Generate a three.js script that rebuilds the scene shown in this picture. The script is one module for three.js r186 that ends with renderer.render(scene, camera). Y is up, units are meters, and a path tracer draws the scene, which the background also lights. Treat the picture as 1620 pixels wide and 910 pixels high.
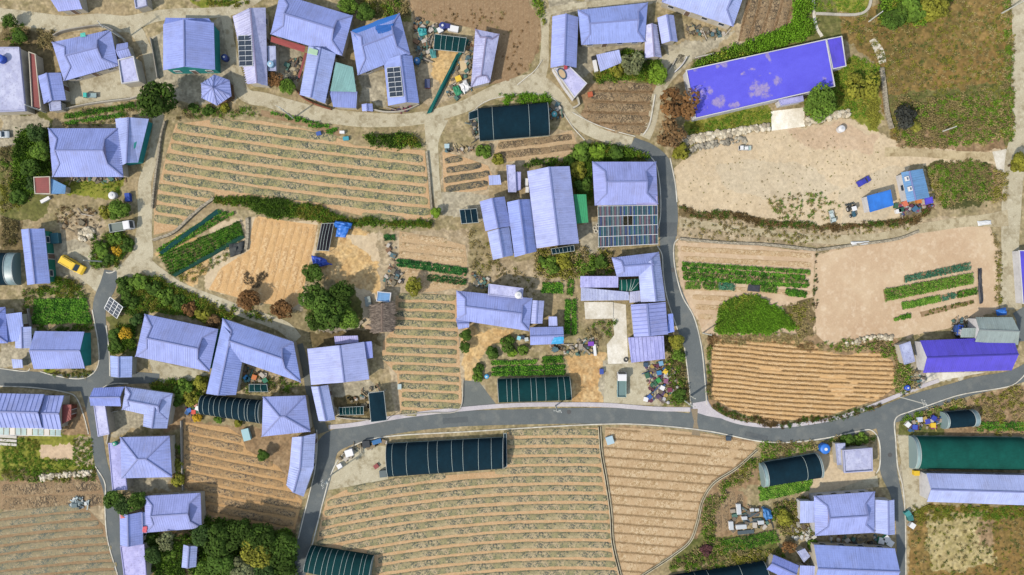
import * as THREE from 'three';
import { mergeGeometries } from 'three/addons/utils/BufferGeometryUtils.js';
import { RoundedBoxGeometry } from 'three/addons/geometries/RoundedBoxGeometry.js';

// ---------------------------------------------------------------- camera, sky, sun, exposure
const scene = new THREE.Scene();
const H = 140, PX = 8;                       // drone height in metres, plan units per metre
const camera = new THREE.PerspectiveCamera(44.22, 1024 / 575, 1, 5000);
camera.up.set(0, 0, -1);
camera.position.set(0, H, 0);
camera.lookAt(0, 0, 0);
const renderer = new THREE.WebGLRenderer();
renderer.toneMapping = THREE.LinearToneMapping;
renderer.toneMappingExposure = 1.9;
renderer.shadowMap.enabled = true;

const SUN = new THREE.Vector3(-0.68, 0.85, 0.47).normalize();
const sun = new THREE.DirectionalLight(0xfff4e4, 3.4);
sun.position.copy(SUN).multiplyScalar(300);
sun.target.position.set(0, 0, 0);
sun.castShadow = true;
sun.shadow.radius = 4;
sun.shadow.mapSize.set(4096, 4096);
Object.assign(sun.shadow.camera, { left: -130, right: 130, top: 100, bottom: -100, near: 10, far: 700 });
scene.add(sun, sun.target);
{ // hazy blue sky, brighter and warmer towards the sun
  const w = 256, h = 128, d = new Float32Array(w * h * 4), v = new THREE.Vector3();
  for (let j = 0; j < h; j++) for (let i = 0; i < w; i++) {
    const th = (j + 0.5) / h * Math.PI - Math.PI / 2, ph = ((i + 0.5) / w - 0.5) * 2 * Math.PI;
    v.set(Math.cos(th) * Math.cos(ph), Math.sin(th), Math.cos(th) * Math.sin(ph));
    const up = Math.max(0, v.y), k = Math.pow(1 - up, 3), s = Math.pow(Math.max(0, v.dot(SUN)), 6) * 0.5;
    const o = (j * w + i) * 4;
    d[o] = 0.36 + 0.3 * k + s; d[o + 1] = 0.44 + 0.27 * k + s * 0.95; d[o + 2] = 0.56 + 0.2 * k + s * 0.85; d[o + 3] = 1;
  }
  const t = new THREE.DataTexture(d, w, h, THREE.RGBAFormat, THREE.FloatType);
  t.mapping = THREE.EquirectangularReflectionMapping; t.magFilter = THREE.LinearFilter; t.needsUpdate = true;
  scene.background = t; scene.environment = t;
}

// ---------------------------------------------------------------- helpers
function rng(a) { return () => { a = (a + 0x6d2b79f5) | 0; let t = Math.imul(a ^ (a >>> 15), 1 | a); t = (t + Math.imul(t ^ (t >>> 7), 61 | t)) ^ t; return ((t ^ (t >>> 14)) >>> 0) / 4294967296; }; }
const R = rng(77);
const lerp = (a, b, t) => a + (b - a) * t;
const clamp = (x, a = 0, b = 1) => Math.min(b, Math.max(a, x));
// plan point: photograph-plan units to metres, corrected for the height h at which the point stands
const P = (x, y, h = 0) => new THREE.Vector3((x - 810) / PX * (H - h) / H, h, (y - 455) / PX * (H - h) / H);
const pts = (s) => s.trim().split(/\s+/).map((p) => p.split(',').map(Number));
const K = 2.25;                               // how much brighter sunlit ground looks than its own reflectance
const lin = (c) => { c /= 255; return c <= 0.04045 ? c / 12.92 : Math.pow((c + 0.055) / 1.055, 2.4); };
const srgb = (l) => Math.round(255 * clamp(l <= 0.0031308 ? l * 12.92 : 1.055 * Math.pow(l, 1 / 2.4) - 0.055));
const col = (r, g, b) => new THREE.Color().setRGB(lin(r) / K, lin(g) / K, lin(b) / K);   // from the tone in sunlight to reflectance
const taken = new Map();
function numbered(n) { const k = taken.get(n) ?? 0; taken.set(n, k + 1); return k ? `${n}_${String(k).padStart(3, '0')}` : n; }
function shadowy(m) { m.castShadow = true; m.receiveShadow = true; return m; }
function tag(o, label, category, group) { o.userData = { label, category }; if (group) o.userData.group = group; return o; }
function thing(name, label, category, p, group) {
  const g = new THREE.Group(); g.name = numbered(name); g.position.set(p.x, p.y ?? 0, p.z); scene.add(g);
  return tag(g, label, category, group);
}
function part(g, name, geo, m, world = true) {      // world: the geometry is given in metres of the place
  if (world) { let o = g; while (o) { geo.translate(-o.position.x, -o.position.y, -o.position.z); o = o.parent; } }
  const k = shadowy(new THREE.Mesh(geo, m)); k.name = name; g.add(k); return k;
}
function solo(name, geo, m, p) { geo.translate(-p.x, -(p.y ?? 0), -p.z); const k = shadowy(new THREE.Mesh(geo, m)); k.name = numbered(name); k.position.set(p.x, p.y ?? 0, p.z); scene.add(k); return k; }
function struct(name, geo, m) { const k = shadowy(new THREE.Mesh(geo, m)); k.name = numbered(name); k.userData = { kind: 'structure' }; scene.add(k); return k; }
function stuff(o, name, label, category) { o.name = numbered(name); shadowy(o); o.userData = { kind: 'stuff', label, category }; scene.add(o); return o; }
function geom(pos, uv, idx, colr) {
  const g = new THREE.BufferGeometry();
  g.setAttribute('position', new THREE.Float32BufferAttribute(pos, 3));
  g.setAttribute('uv', new THREE.Float32BufferAttribute(uv ?? new Array(pos.length / 3 * 2).fill(0), 2));
  if (colr) g.setAttribute('color', new THREE.Float32BufferAttribute(colr, 3));
  if (idx) g.setIndex(idx);
  g.computeVertexNormals(); return g;
}
const merge = (list) => mergeGeometries(list.map((g) => (g.index ? g.toNonIndexed() : g)));
function boxAt(w, h, d, x, y, z, turn = 0) { const g = new THREE.BoxGeometry(w, h, d); if (turn) g.rotateY(turn); g.translate(x, y, z); return g; }
function rboxAt(w, h, d, x, y, z, turn = 0, r = 0.05) { const g = new RoundedBoxGeometry(w, h, d, 2, Math.min(r, w / 2.1, h / 2.1, d / 2.1)); if (turn) g.rotateY(turn); g.translate(x, y, z); return g; }
function bar(a, b, w, h) {                     // a square bar between two points
  const d = b.clone().sub(a), g = new THREE.BoxGeometry(d.length(), h, w);
  const q = new THREE.Quaternion(), X = d.clone().normalize(), Z = new THREE.Vector3().crossVectors(X, new THREE.Vector3(0, 1, 0));
  if (Z.lengthSq() < 1e-6) Z.set(0, 0, 1); Z.normalize();
  q.setFromRotationMatrix(new THREE.Matrix4().makeBasis(X, new THREE.Vector3().crossVectors(Z, X), Z));
  g.applyQuaternion(q); g.translate((a.x + b.x) / 2, (a.y + b.y) / 2, (a.z + b.z) / 2); return g;
}
function rod(a, b, r, r2 = r, n = 7) {
  const d = b.clone().sub(a), g = new THREE.CylinderGeometry(r2, r, d.length(), n);
  g.applyQuaternion(new THREE.Quaternion().setFromUnitVectors(new THREE.Vector3(0, 1, 0), d.clone().normalize()));
  g.translate((a.x + b.x) / 2, (a.y + b.y) / 2, (a.z + b.z) / 2); return g;
}
function inPoly(x, y, p) { let c = false; for (let i = 0, j = p.length - 1; i < p.length; j = i++) if ((p[i][1] > y) !== (p[j][1] > y) && x < (p[j][0] - p[i][0]) * (y - p[i][1]) / (p[j][1] - p[i][1]) + p[i][0]) c = !c; return c; }
const bounds = (p) => [Math.min(...p.map((a) => a[0])), Math.min(...p.map((a) => a[1])), Math.max(...p.map((a) => a[0])), Math.max(...p.map((a) => a[1]))];
const plan = (s) => pts(s).map(([x, y]) => { const v = P(x, y); return [v.x, v.z]; });     // a ground outline in metres

// ---------------------------------------------------------------- noise and textures
function noiseTile(n, cells, oct, seed, gain = 0.5) {    // repeating value noise, 0..1
  const out = new Float32Array(n * n), r = rng(seed); let amp = 1;
  for (let o = 0; o < oct; o++, cells *= 2, amp *= gain) {
    if (cells > n) break;
    const g = new Float32Array(cells * cells).map(() => r());
    for (let y = 0; y < n; y++) { const fy = y / n * cells, y0 = Math.floor(fy), ty = fy - y0, sy = ty * ty * (3 - 2 * ty), a = y0 * cells, b = ((y0 + 1) % cells) * cells;
      for (let x = 0; x < n; x++) { const fx = x / n * cells, x0 = Math.floor(fx), tx = fx - x0, sx = tx * tx * (3 - 2 * tx), x1 = (x0 + 1) % cells;
        out[y * n + x] += amp * lerp(lerp(g[a + x0], g[a + x1], sx), lerp(g[b + x0], g[b + x1], sx), sy); } }
  }
  let lo = 1e9, hi = -1e9; for (const v of out) { lo = Math.min(lo, v); hi = Math.max(hi, v); }
  return out.map((v) => (v - lo) / (hi - lo));
}
const N1 = noiseTile(512, 4, 7, 11), N2 = noiseTile(512, 8, 6, 23), N3 = noiseTile(512, 32, 4, 37, 0.7), N4 = noiseTile(512, 128, 2, 51, 0.8);
const smp = (a, x, y) => { x = ((x % 512) + 512) % 512; y = ((y % 512) + 512) % 512; const x0 = x | 0, y0 = y | 0, tx = x - x0, ty = y - y0, x1 = (x0 + 1) & 511, y1 = (y0 + 1) & 511;
  return lerp(lerp(a[y0 * 512 + x0], a[y0 * 512 + x1], tx), lerp(a[y1 * 512 + x0], a[y1 * 512 + x1], tx), ty); };
function tex(w, h, f, opt = {}) {              // f(u, v, x, y) gives [r, g, b] tones in sunlight (colour map), or a number (bump)
  const bump = opt.bump, d = new Uint8Array(w * h * 4);
  for (let y = 0; y < h; y++) for (let x = 0; x < w; x++) {
    const c = f(x / w, y / h, x, y), o = (y * w + x) * 4;
    if (bump) d[o] = d[o + 1] = d[o + 2] = clamp(c) * 255;
    else for (let i = 0; i < 3; i++) d[o + i] = opt.raw ? clamp(c[i]) * 255 : srgb(lin(clamp(c[i], 0, 255)) / K);
    d[o + 3] = 255;
  }
  const t = new THREE.DataTexture(d, w, h); if (!bump && !opt.linear) t.colorSpace = THREE.SRGBColorSpace;
  t.wrapS = t.wrapT = opt.clamp ? THREE.ClampToEdgeWrapping : THREE.RepeatWrapping; t.magFilter = THREE.LinearFilter; t.minFilter = THREE.LinearMipmapLinearFilter; t.generateMipmaps = true;
  t.repeat.set(...(opt.repeat ?? [1, 1])); t.needsUpdate = true; return t;
}
const mix3 = (a, b, t) => [lerp(a[0], b[0], t), lerp(a[1], b[1], t), lerp(a[2], b[2], t)];
const std = (o) => { const m = { roughness: 0.9, side: THREE.DoubleSide, ...o }; return m.roughness >= 0.85 ? new THREE.MeshPhysicalMaterial({ specularIntensity: 0.25, ...m }) : new THREE.MeshStandardMaterial(m); };   // dull earth, leaves and cloth hardly shine
const plainCache = new Map();
function plain(r, g, b, rough = 0.8, metal = 0) { const k = [r, g, b, rough, metal].join(); if (!plainCache.has(k)) plainCache.set(k, std({ color: col(r, g, b), roughness: rough, metalness: metal })); return plainCache.get(k); }
const grain = tex(512, 512, (u, v, x, y) => smp(N3, x, y) * 0.6 + smp(N4, x, y) * 0.4, { bump: true, repeat: [1 / 6, 1 / 6] });
// ---------------------------------------------------------------- ground: one sheet whose soil, grass and yards are mixed where they lie
const EARTH = {   // three tones in sunlight of each kind of ground
  garden: [[172, 154, 120], [132, 124, 86], [200, 182, 148]], dirt: [[190, 172, 142], [160, 142, 112], [212, 194, 164]], sand: [[222, 202, 170], [206, 184, 150], [236, 218, 190]],
  scrub: [[146, 118, 70], [112, 100, 56], [172, 140, 88]], grass: [[142, 144, 60], [108, 122, 44], [168, 162, 82]], yard: [[184, 174, 150], [156, 148, 128], [208, 198, 174]],
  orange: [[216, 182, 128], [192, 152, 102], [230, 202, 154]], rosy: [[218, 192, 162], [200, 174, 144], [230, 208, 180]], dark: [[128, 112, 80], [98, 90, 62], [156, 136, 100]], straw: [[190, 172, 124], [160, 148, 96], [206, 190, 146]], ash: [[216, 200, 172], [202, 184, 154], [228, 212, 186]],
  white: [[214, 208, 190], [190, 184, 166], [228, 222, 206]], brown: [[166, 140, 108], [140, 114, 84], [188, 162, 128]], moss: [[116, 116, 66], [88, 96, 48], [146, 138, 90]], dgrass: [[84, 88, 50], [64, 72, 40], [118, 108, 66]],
};
const KINDS = Object.keys(EARTH), GW = 2048, GH = 1184, GX = 118, GZ = GX * GH / GW, mask = new Uint8Array(GW * GH);
function zone(kind, s) {
  const p = pts(s).map(([x, y]) => [((x - 810) / PX + GX) / (2 * GX) * GW, ((y - 455) / PX + GZ) / (2 * GZ) * GH]), k = KINDS.indexOf(kind), [, y0, , y1] = bounds(p);
  for (let y = Math.max(0, Math.floor(y0)); y <= Math.min(GH - 1, y1); y++) {
    const xs = [];
    for (let i = 0, j = p.length - 1; i < p.length; j = i++) if ((p[i][1] > y) !== (p[j][1] > y)) xs.push((p[j][0] - p[i][0]) * (y - p[i][1]) / (p[j][1] - p[i][1]) + p[i][0]);
    xs.sort((a, b) => a - b);
    for (let i = 0; i + 1 < xs.length; i += 2) mask.fill(k, y * GW + Math.max(0, Math.round(xs[i])), y * GW + Math.min(GW, Math.max(0, Math.round(xs[i + 1]))));
  }
}
zone('moss', '0,160 80,165 80,340 0,360');  zone('dark', '0,40 80,50 90,110 60,180 0,160'); zone('yard', '0,178 60,176 75,196 50,228 0,232'); zone('yard', '150,100 190,108 225,135 245,150 200,162 100,166 104,128');
zone('yard', '236,60 352,20 372,90 376,160 280,165 250,130'); zone('yard', '420,60 480,80 475,140 440,130'); zone('yard', '566,118 608,108 614,172 575,165'); zone('grass', '300,0 420,0 370,12 310,10'); zone('moss', '540,-5 640,-5 650,30 600,25 555,15');
zone('brown', '645,-5 835,-5 855,30 852,75 838,110 800,132 790,70 760,48 700,40 655,30'); zone('dirt', '655,50 690,50 745,80 745,150 690,170 662,160'); zone('orange', '682,80 738,82 705,140 685,125');
zone('yard', '915,70 1020,66 1012,100 940,110 915,130 905,110'); zone('yard', '1040,70 1072,66 1120,60 1160,50 1120,90 1070,95 1060,80'); zone('moss', '940,110 1000,80 1050,100 1052,130 940,130');
zone('grass', '1288,-5 1380,-5 1368,22 1290,22'); zone('scrub', '1320,24 1370,24 1400,-5 1606,-5 1606,235 1410,230 1385,95 1330,60'); zone('dgrass', '1395,-5 1510,-5 1490,22 1450,38 1390,40'); zone('moss', '1400,150 1606,130 1606,230 1420,225');
zone('grass', '1085,190 1218,168 1222,200 1085,225'); zone('grass', '1325,110 1350,90 1392,105 1398,185 1385,220 1345,180 1280,190 1274,160'); zone('moss', '1100,95 1250,45 1262,-5 1320,-5 1330,60 1300,66 1085,112');
zone('sand', '1070,262 1110,228 1222,205 1345,188 1398,215 1480,235 1590,240 1590,262 1470,258 1440,262 1420,345 1330,358 1200,345 1080,325 1068,300'); zone('ash', '1130,262 1200,250 1280,262 1330,300 1290,320 1210,318 1150,300'); zone('ash', '1330,300 1390,270 1440,262 1420,300 1400,345 1330,358'); zone('rosy', '1240,205 1330,195 1390,214 1380,240 1280,236'); zone('brown', '1590,195 1500,210 1420,205 1420,235 1590,240');
zone('dgrass', '1462,262 1500,252 1570,262 1572,320 1490,330 1480,305'); zone('brown', '1568,262 1600,280 1600,320 1568,320'); zone('dark', '1075,322 1180,342 1330,358 1420,345 1470,325 1478,335 1420,362 1330,370 1180,356 1075,340');
zone('dirt', '1075,340 1300,365 1440,352 1600,330 1600,352 1440,372 1300,392 1075,380'); zone('rosy', '1072,378 1290,398 1290,545 1130,535 1105,520 1075,440'); zone('rosy', '1290,402 1460,368 1562,352 1578,385 1580,490 1540,505 1420,538 1300,545'); zone('grass', '1310,548 1400,532 1412,550 1340,560'); zone('dark', '1240,480 1290,470 1288,540 1262,535');
zone('brown', '1122,530 1420,530 1440,600 1420,625 1230,672 1122,640'); zone('yard', '1440,545 1470,540 1464,595 1445,600'); zone('white', '1462,588 1560,588 1500,600 1445,620'); zone('moss', '1422,640 1480,640 1500,690 1422,690'); zone('brown', '1480,640 1625,610 1625,690 1500,690');
zone('yard', '1420,690 1452,690 1470,800 1434,830'); zone('scrub', '1436,800 1625,800 1625,915 1440,915'); zone('straw', '1462,812 1560,808 1575,895 1475,905'); zone('brown', '1545,812 1575,816 1570,868 1552,866');
zone('garden', '1198,700 1385,690 1390,780 1285,790 1200,845'); zone('sand', '1290,705 1390,750 1385,775 1290,800 1270,780'); zone('brown', '1135,770 1180,790 1170,850 1130,850'); zone('moss', '1100,770 1190,720 1210,760 1135,775 1130,850 1230,850 1240,880 1060,900');
zone('orange', '735,520 815,520 795,540 770,545 745,600 728,610'); zone('yard', '733,600 760,600 785,640 728,650'); zone('orange', '900,560 958,548 958,640 905,640'); zone('yard', '955,575 1035,572 1050,645 950,643'); zone('garden', '890,500 990,500 990,560 890,560');
zone('dirt', '780,410 920,415 910,440 850,470 770,470'); zone('orange', '505,380 560,360 620,390 640,450 590,475 560,460 500,430'); zone('sand', '560,455 600,470 590,520 560,520'); zone('sand', '540,375 610,372 640,400 600,410'); zone('moss', '480,470 560,450 575,520 490,520');
zone('yard', '690,305 760,300 800,320 780,350 700,345'); zone('garden', '700,345 780,350 790,420 735,430 740,380'); zone('moss', '905,230 1000,235 1040,258 930,330 905,320'); zone('yard', '915,355 950,350 950,392 925,410');
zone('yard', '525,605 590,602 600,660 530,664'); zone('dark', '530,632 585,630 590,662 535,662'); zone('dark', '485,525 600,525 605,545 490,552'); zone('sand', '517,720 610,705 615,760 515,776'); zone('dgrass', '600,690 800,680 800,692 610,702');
zone('yard', '232,565 335,590 300,605 250,607'); zone('moss', '190,440 260,438 345,480 440,505 350,506 230,490 200,510'); zone('moss', '170,500 232,497 214,562 175,562'); zone('dirt', '385,570 470,605 415,625 375,620'); zone('moss', '235,600 330,590 326,625 250,650'); zone('yard', '170,640 228,655 226,675 178,690'); zone('brown', '262,640 320,650 300,680 260,685');
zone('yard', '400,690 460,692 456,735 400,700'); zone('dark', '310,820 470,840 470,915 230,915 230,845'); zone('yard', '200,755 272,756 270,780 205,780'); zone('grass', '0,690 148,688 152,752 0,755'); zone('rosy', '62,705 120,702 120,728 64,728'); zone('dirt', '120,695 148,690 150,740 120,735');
zone('brown', '0,760 163,752 166,800 150,830 130,800 0,805'); zone('brown', '102,640 140,640 150,690 100,690'); zone('yard', '0,540 55,545 60,580 0,582'); zone('dirt', '85,345 140,330 170,350 150,400 100,400'); zone('yard', '80,375 140,385 165,420 160,455 140,450 80,430'); zone('grass', '102,285 200,282 195,310 150,315 105,310');
zone('dark', '0,340 32,350 32,400 0,400'); zone('garden', '30,455 60,460 55,525 0,495 0,460'); zone('grass', '60,585 150,590 140,600 75,598'); zone('moss', '1062,535 1085,530 1095,640 1050,640'); zone('orange', '250,400 340,325 385,345 388,385 300,455'); zone('dirt', '775,215 920,205 910,255 790,262'); zone('dirt', '698,235 790,245 775,310 698,300');
zone('yard', '870,0 1050,0 1050,8 910,20 870,60'); zone('dirt', '1160,48 1180,-5 1262,-5 1258,60 1165,75'); zone('brown', '905,135 1040,130 1025,215 960,208'); zone('brown', '290,665 500,690 470,842 300,825'); zone('brown', '945,672 1200,695 1090,860 1010,915 970,915');
zone('dirt', '595,465 735,465 735,655 630,660'); zone('dirt', '600,365 745,365 745,465 600,465'); zone('dirt', '0,805 165,800 195,915 0,915'); zone('garden', '240,185 690,190 690,360 240,375'); zone('sand', '330,345 502,350 480,490 330,460'); zone('garden', '500,690 980,670 985,915 490,915'); zone('brown', '1130,735 1200,735 1200,770 1130,790');
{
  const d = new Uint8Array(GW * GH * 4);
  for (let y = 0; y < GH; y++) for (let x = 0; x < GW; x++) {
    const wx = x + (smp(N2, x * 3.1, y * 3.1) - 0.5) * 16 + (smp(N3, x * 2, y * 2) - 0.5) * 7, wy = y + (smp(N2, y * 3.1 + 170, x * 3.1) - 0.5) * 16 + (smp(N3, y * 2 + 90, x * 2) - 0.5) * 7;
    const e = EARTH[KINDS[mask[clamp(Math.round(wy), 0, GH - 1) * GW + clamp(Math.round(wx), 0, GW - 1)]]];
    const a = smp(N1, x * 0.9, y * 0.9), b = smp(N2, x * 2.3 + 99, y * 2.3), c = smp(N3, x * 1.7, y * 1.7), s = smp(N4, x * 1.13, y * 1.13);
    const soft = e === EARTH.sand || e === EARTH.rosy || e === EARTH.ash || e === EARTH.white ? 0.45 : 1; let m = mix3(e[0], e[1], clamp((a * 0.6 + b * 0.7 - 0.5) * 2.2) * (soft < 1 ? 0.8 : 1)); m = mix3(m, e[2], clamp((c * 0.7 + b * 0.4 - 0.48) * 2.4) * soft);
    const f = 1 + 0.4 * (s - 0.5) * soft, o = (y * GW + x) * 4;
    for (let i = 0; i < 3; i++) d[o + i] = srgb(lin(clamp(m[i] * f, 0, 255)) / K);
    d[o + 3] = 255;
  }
  const t = new THREE.DataTexture(d, GW, GH); t.colorSpace = THREE.SRGBColorSpace; t.magFilter = THREE.LinearFilter; t.minFilter = THREE.LinearMipmapLinearFilter; t.generateMipmaps = true; t.needsUpdate = true;
  const g = new THREE.PlaneGeometry(2 * GX, 2 * GZ, 220, 128); g.rotateX(-Math.PI / 2);
  const q = g.attributes.position, uv = g.attributes.uv;
  for (let i = 0; i < q.count; i++) { const x = q.getX(i), z = q.getZ(i); uv.setXY(i, (x + GX) / (2 * GX), (z + GZ) / (2 * GZ)); }
  const b = grain.clone(); b.repeat.set(40, 23); b.needsUpdate = true;
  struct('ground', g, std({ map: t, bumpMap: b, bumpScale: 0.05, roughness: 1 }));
  // the countryside beyond the village
  const far = new THREE.Shape([[-2000, -2000], [2000, -2000], [2000, 2000], [-2000, 2000]].map((p) => new THREE.Vector2(...p)));
  far.holes.push(new THREE.Path([[-GX, -GZ], [-GX, GZ], [GX, GZ], [GX, -GZ]].map((p) => new THREE.Vector2(...p))));
  const fg = new THREE.ShapeGeometry(far); fg.rotateX(-Math.PI / 2);
  const ft = tex(512, 512, (u, v, x, y) => mix3(mix3([122, 112, 72], [84, 92, 48], smp(N1, x, y)), [178, 158, 118], clamp(smp(N2, x, y) * 2 - 1) ), { repeat: [1 / 60, 1 / 60] });
  struct('terrain', fg, std({ map: ft, roughness: 1 }));
}
// ---------------------------------------------------------------- sheets and ribbons
const ASPHALT = std({ roughness: 0.92, bumpMap: grain, bumpScale: 0.01, map: tex(1024, 1024, (u, v, x, y) => { const a = smp(N1, x, y), b = smp(N2, x * 1.5, y * 1.5), s = smp(N4, x * 1.9, y * 1.9); let m = mix3([102, 109, 112], [120, 126, 127], a); m = mix3(m, [136, 138, 134], clamp((b - 0.6) * 1.6)); const f = 0.9 + 0.2 * s; return m.map((k) => k * f); }, { repeat: [1 / 34, 1 / 34] }) });
const CONCRETE = std({ roughness: 0.93, bumpMap: grain, bumpScale: 0.02, map: tex(1024, 1024, (u, v, x, y) => { const a = smp(N1, x * 1.1, y * 1.1), b = smp(N2, x * 2, y * 2), c = smp(N3, x, y), s = smp(N4, x * 1.7, y * 1.7); let m = mix3([190, 180, 154], [212, 204, 178], a); m = mix3(m, [162, 150, 122], clamp((b - 0.55) * 2.2)); m = mix3(m, [226, 220, 200], clamp((c - 0.62) * 2)); const f = 0.88 + 0.24 * s; return m.map((k) => k * f); }, { repeat: [1 / 30, 1 / 30] }) });
const PALE = std({ roughness: 0.9, map: tex(512, 512, (u, v, x, y) => { const m = mix3([252, 248, 238], [214, 206, 188], clamp(smp(N2, x, y) * 1.2 + smp(N3, x, y) * 0.7 - 0.5)), f = 0.93 + 0.12 * smp(N4, x, y); return m.map((k) => k * f); }, { repeat: [1 / 14, 1 / 14] }) });
const SOIL_PATCH = std({ map: tex(256, 256, (u, v, x, y) => mix3([138, 124, 104], [166, 150, 126], smp(N3, x * 2, y * 2)).map((k) => k * (0.85 + 0.3 * smp(N4, x * 2, y * 2))), { repeat: [1 / 5, 1 / 5] }), roughness: 1 });
const LILAC = std({ roughness: 0.9, map: tex(512, 512, (u, v, x, y) => { const m = mix3([196, 190, 198], [220, 214, 216], smp(N2, x, y)), f = 0.9 + 0.18 * smp(N4, x, y); return m.map((k) => k * f); }, { repeat: [1 / 12, 1 / 12] }) });
const KERB = std({ roughness: 0.85, map: tex(256, 256, (u, v, x, y) => { const m = mix3([232, 228, 216], [196, 190, 176], clamp(smp(N2, x * 2, y * 2) * 1.6 - 0.5)); return m; }, { repeat: [1 / 6, 1 / 6] }) });
function metric(g) { const q = g.attributes.position, u = []; for (let i = 0; i < q.count; i++) u.push(q.getX(i), q.getZ(i)); g.setAttribute('uv', new THREE.Float32BufferAttribute(u, 2)); return g; }
function sheetGeo(p, y) { const g = new THREE.ShapeGeometry(new THREE.Shape(p.map(([x, z]) => new THREE.Vector2(x, -z)))); g.rotateX(-Math.PI / 2); g.translate(0, y, 0); return metric(g); }
function yard(s, m = CONCRETE, y = 0.013, name = 'concrete_yard') { return struct(name, sheetGeo(plan(s), y), m); }
function smooth(list, step = 0.8) {            // list of [x, z, w] in metres
  const c = new THREE.CatmullRomCurve3(list.map((a) => new THREE.Vector3(a[0], a[2] ?? 0, a[1])), false, 'centripetal'), n = Math.max(2, Math.round(c.getLength() / step));
  return c.getPoints(n).map((v) => [v.x, v.z, v.y]);
}
function ribbon(l, y, wob = 0.1) {
  const pos = [], idx = [];
  l.forEach((a, i) => {
    const b = l[Math.max(0, i - 1)], c = l[Math.min(l.length - 1, i + 1)], dx = c[0] - b[0], dz = c[1] - b[1], k = Math.hypot(dx, dz) || 1, nx = -dz / k, nz = dx / k;
    const w1 = a[2] / 2 + (smp(N2, i * 9, 31) - 0.5) * wob, w2 = a[2] / 2 + (smp(N2, i * 9, 203) - 0.5) * wob;
    pos.push(a[0] + nx * w1, y, a[1] + nz * w1, a[0], y, a[1], a[0] - nx * w2, y, a[1] - nz * w2);
    if (i) { const o = i * 3; for (const s of [0, 1]) idx.push(o - 3 + s, o - 2 + s, o + s, o - 2 + s, o + 1 + s, o + s); }
  });
  const g = geom(pos, null, idx); metric(g);
  if (g.attributes.normal.getY(0) < 0) { g.setIndex(idx.map((v, i) => idx[i % 3 === 1 ? i + 1 : i % 3 === 2 ? i - 1 : i])); g.computeVertexNormals(); }
  return g;
}
const track = (s, k = 1) => pts(s).map(([x, y, w]) => { const v = P(x, y); return [v.x, v.z, (w ?? 0) / PX * k]; });
let level = 0;
function road(name, s, m, y, wob) { level += 0.0011; return struct(name, ribbon(smooth(track(s)), y + level % 0.012, wob), m); }
function raised(l, w, y0, y1) {                // a long low block with square edges that follows a line
  const pos = [], idx = [], n = 6;
  l.forEach((a, i) => {
    const b = l[Math.max(0, i - 1)], c = l[Math.min(l.length - 1, i + 1)], dx = c[0] - b[0], dz = c[1] - b[1], k = Math.hypot(dx, dz) || 1, nx = -dz / k * w / 2, nz = dx / k * w / 2;
    pos.push(a[0] + nx, y0, a[1] + nz, a[0] + nx, y1, a[1] + nz, a[0] + nx, y1, a[1] + nz, a[0] - nx, y1, a[1] - nz, a[0] - nx, y1, a[1] - nz, a[0] - nx, y0, a[1] - nz);
    if (i) { const o = i * n; for (const s of [0, 2, 4]) idx.push(o - n + s, o + s, o - n + s + 1, o - n + s + 1, o + s, o + s + 1); }
  });
  const e = l.length - 1, o = e * n; idx.push(0, 1, 4, 0, 4, 5, o, o + 4, o + 1, o, o + 5, o + 4);
  return metric(geom(pos, null, idx));
}
const kerb = (s, w = 0.2, h = 0.12) => struct('kerb', raised(smooth(track(s), 0.7), w, 0, h), KERB);
// lanes of pale concrete
road('lane', '-20,22,24 0,24,22 66,33,26 110,38,24 154,33,23 198,38,26 244,26,16 288,21,15 332,20,15 370,15,16 398,2,17 425,-20,18', CONCRETE, 0.02, 0.5);
road('lane', '205,36,22 218,55,20 230,77,17 240,110,20 245,140,22', CONCRETE, 0.02, 0.5);
road('lane', '356,18,16 363,66,15 374,110,16 387,150,22 420,158,22 500,180,22 560,188,22 620,190,20 665,188,20 726,171,20 792,142,20 847,134,34 872,145,24 895,172,20 928,202,19 972,220,19 1000,227,20', CONCRETE, 0.02, 0.5);
road('lane', '850,132,22 861,100,16 862,55,12 866,22,14 890,13,10 960,4,8 1050,-8,8', CONCRETE, 0.02, 0.4);
road('lane', '690,186,40 683,220,22 686,262,17 692,310,13 696,335,10', CONCRETE, 0.02, 0.4);
road('lane', '248,165,18 249,200,18 242,246,17 229,290,20 229,334,23 227,373,26 224,406,34 204,426,28 182,436,22', CONCRETE, 0.02, 0.4);
road('lane', '215,408,26 244,430,22 286,456,19 352,483,19 418,505,18 451,519,19 470,538,17', CONCRETE, 0.02, 0.4);
road('lane', '1612,-20,28 1613,60,24 1612,130,24 1614,190,26 1606,255,30 1601,320,30 1598,400,28 1597,450,28 1600,490,34', CONCRETE, 0.02, 0.4);
road('lane', '1595,345,26 1540,350,18 1452,362,14 1386,376,13 1280,378,12 1192,366,12 1104,354,13 1075,352,16', std({ map: CONCRETE.map, color: new THREE.Color(0.93, 0.88, 0.8) }), 0.02, 0.5);
road('lane', '1040,108,22 1066,92,22 1085,88,24 1055,125,17 1040,150,15 1030,195,16 1020,218,18', CONCRETE, 0.02, 0.4);
road('lane', '125,420,30 150,440,32 163,458,24', CONCRETE, 0.02, 0.5);
road('path', '1400,240,15 1470,243,14 1540,248,15 1592,250,16', std({ map: CONCRETE.map, color: new THREE.Color(0.98, 0.88, 0.74) }), 0.016, 0.5);
road('path', '1380,62,10 1390,80,14 1396,100,12', PALE, 0.016, 0.5);
road('path', '1287,0,5 1290,40,5 1300,58,6', PALE, 0.016, 0.4);
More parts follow.
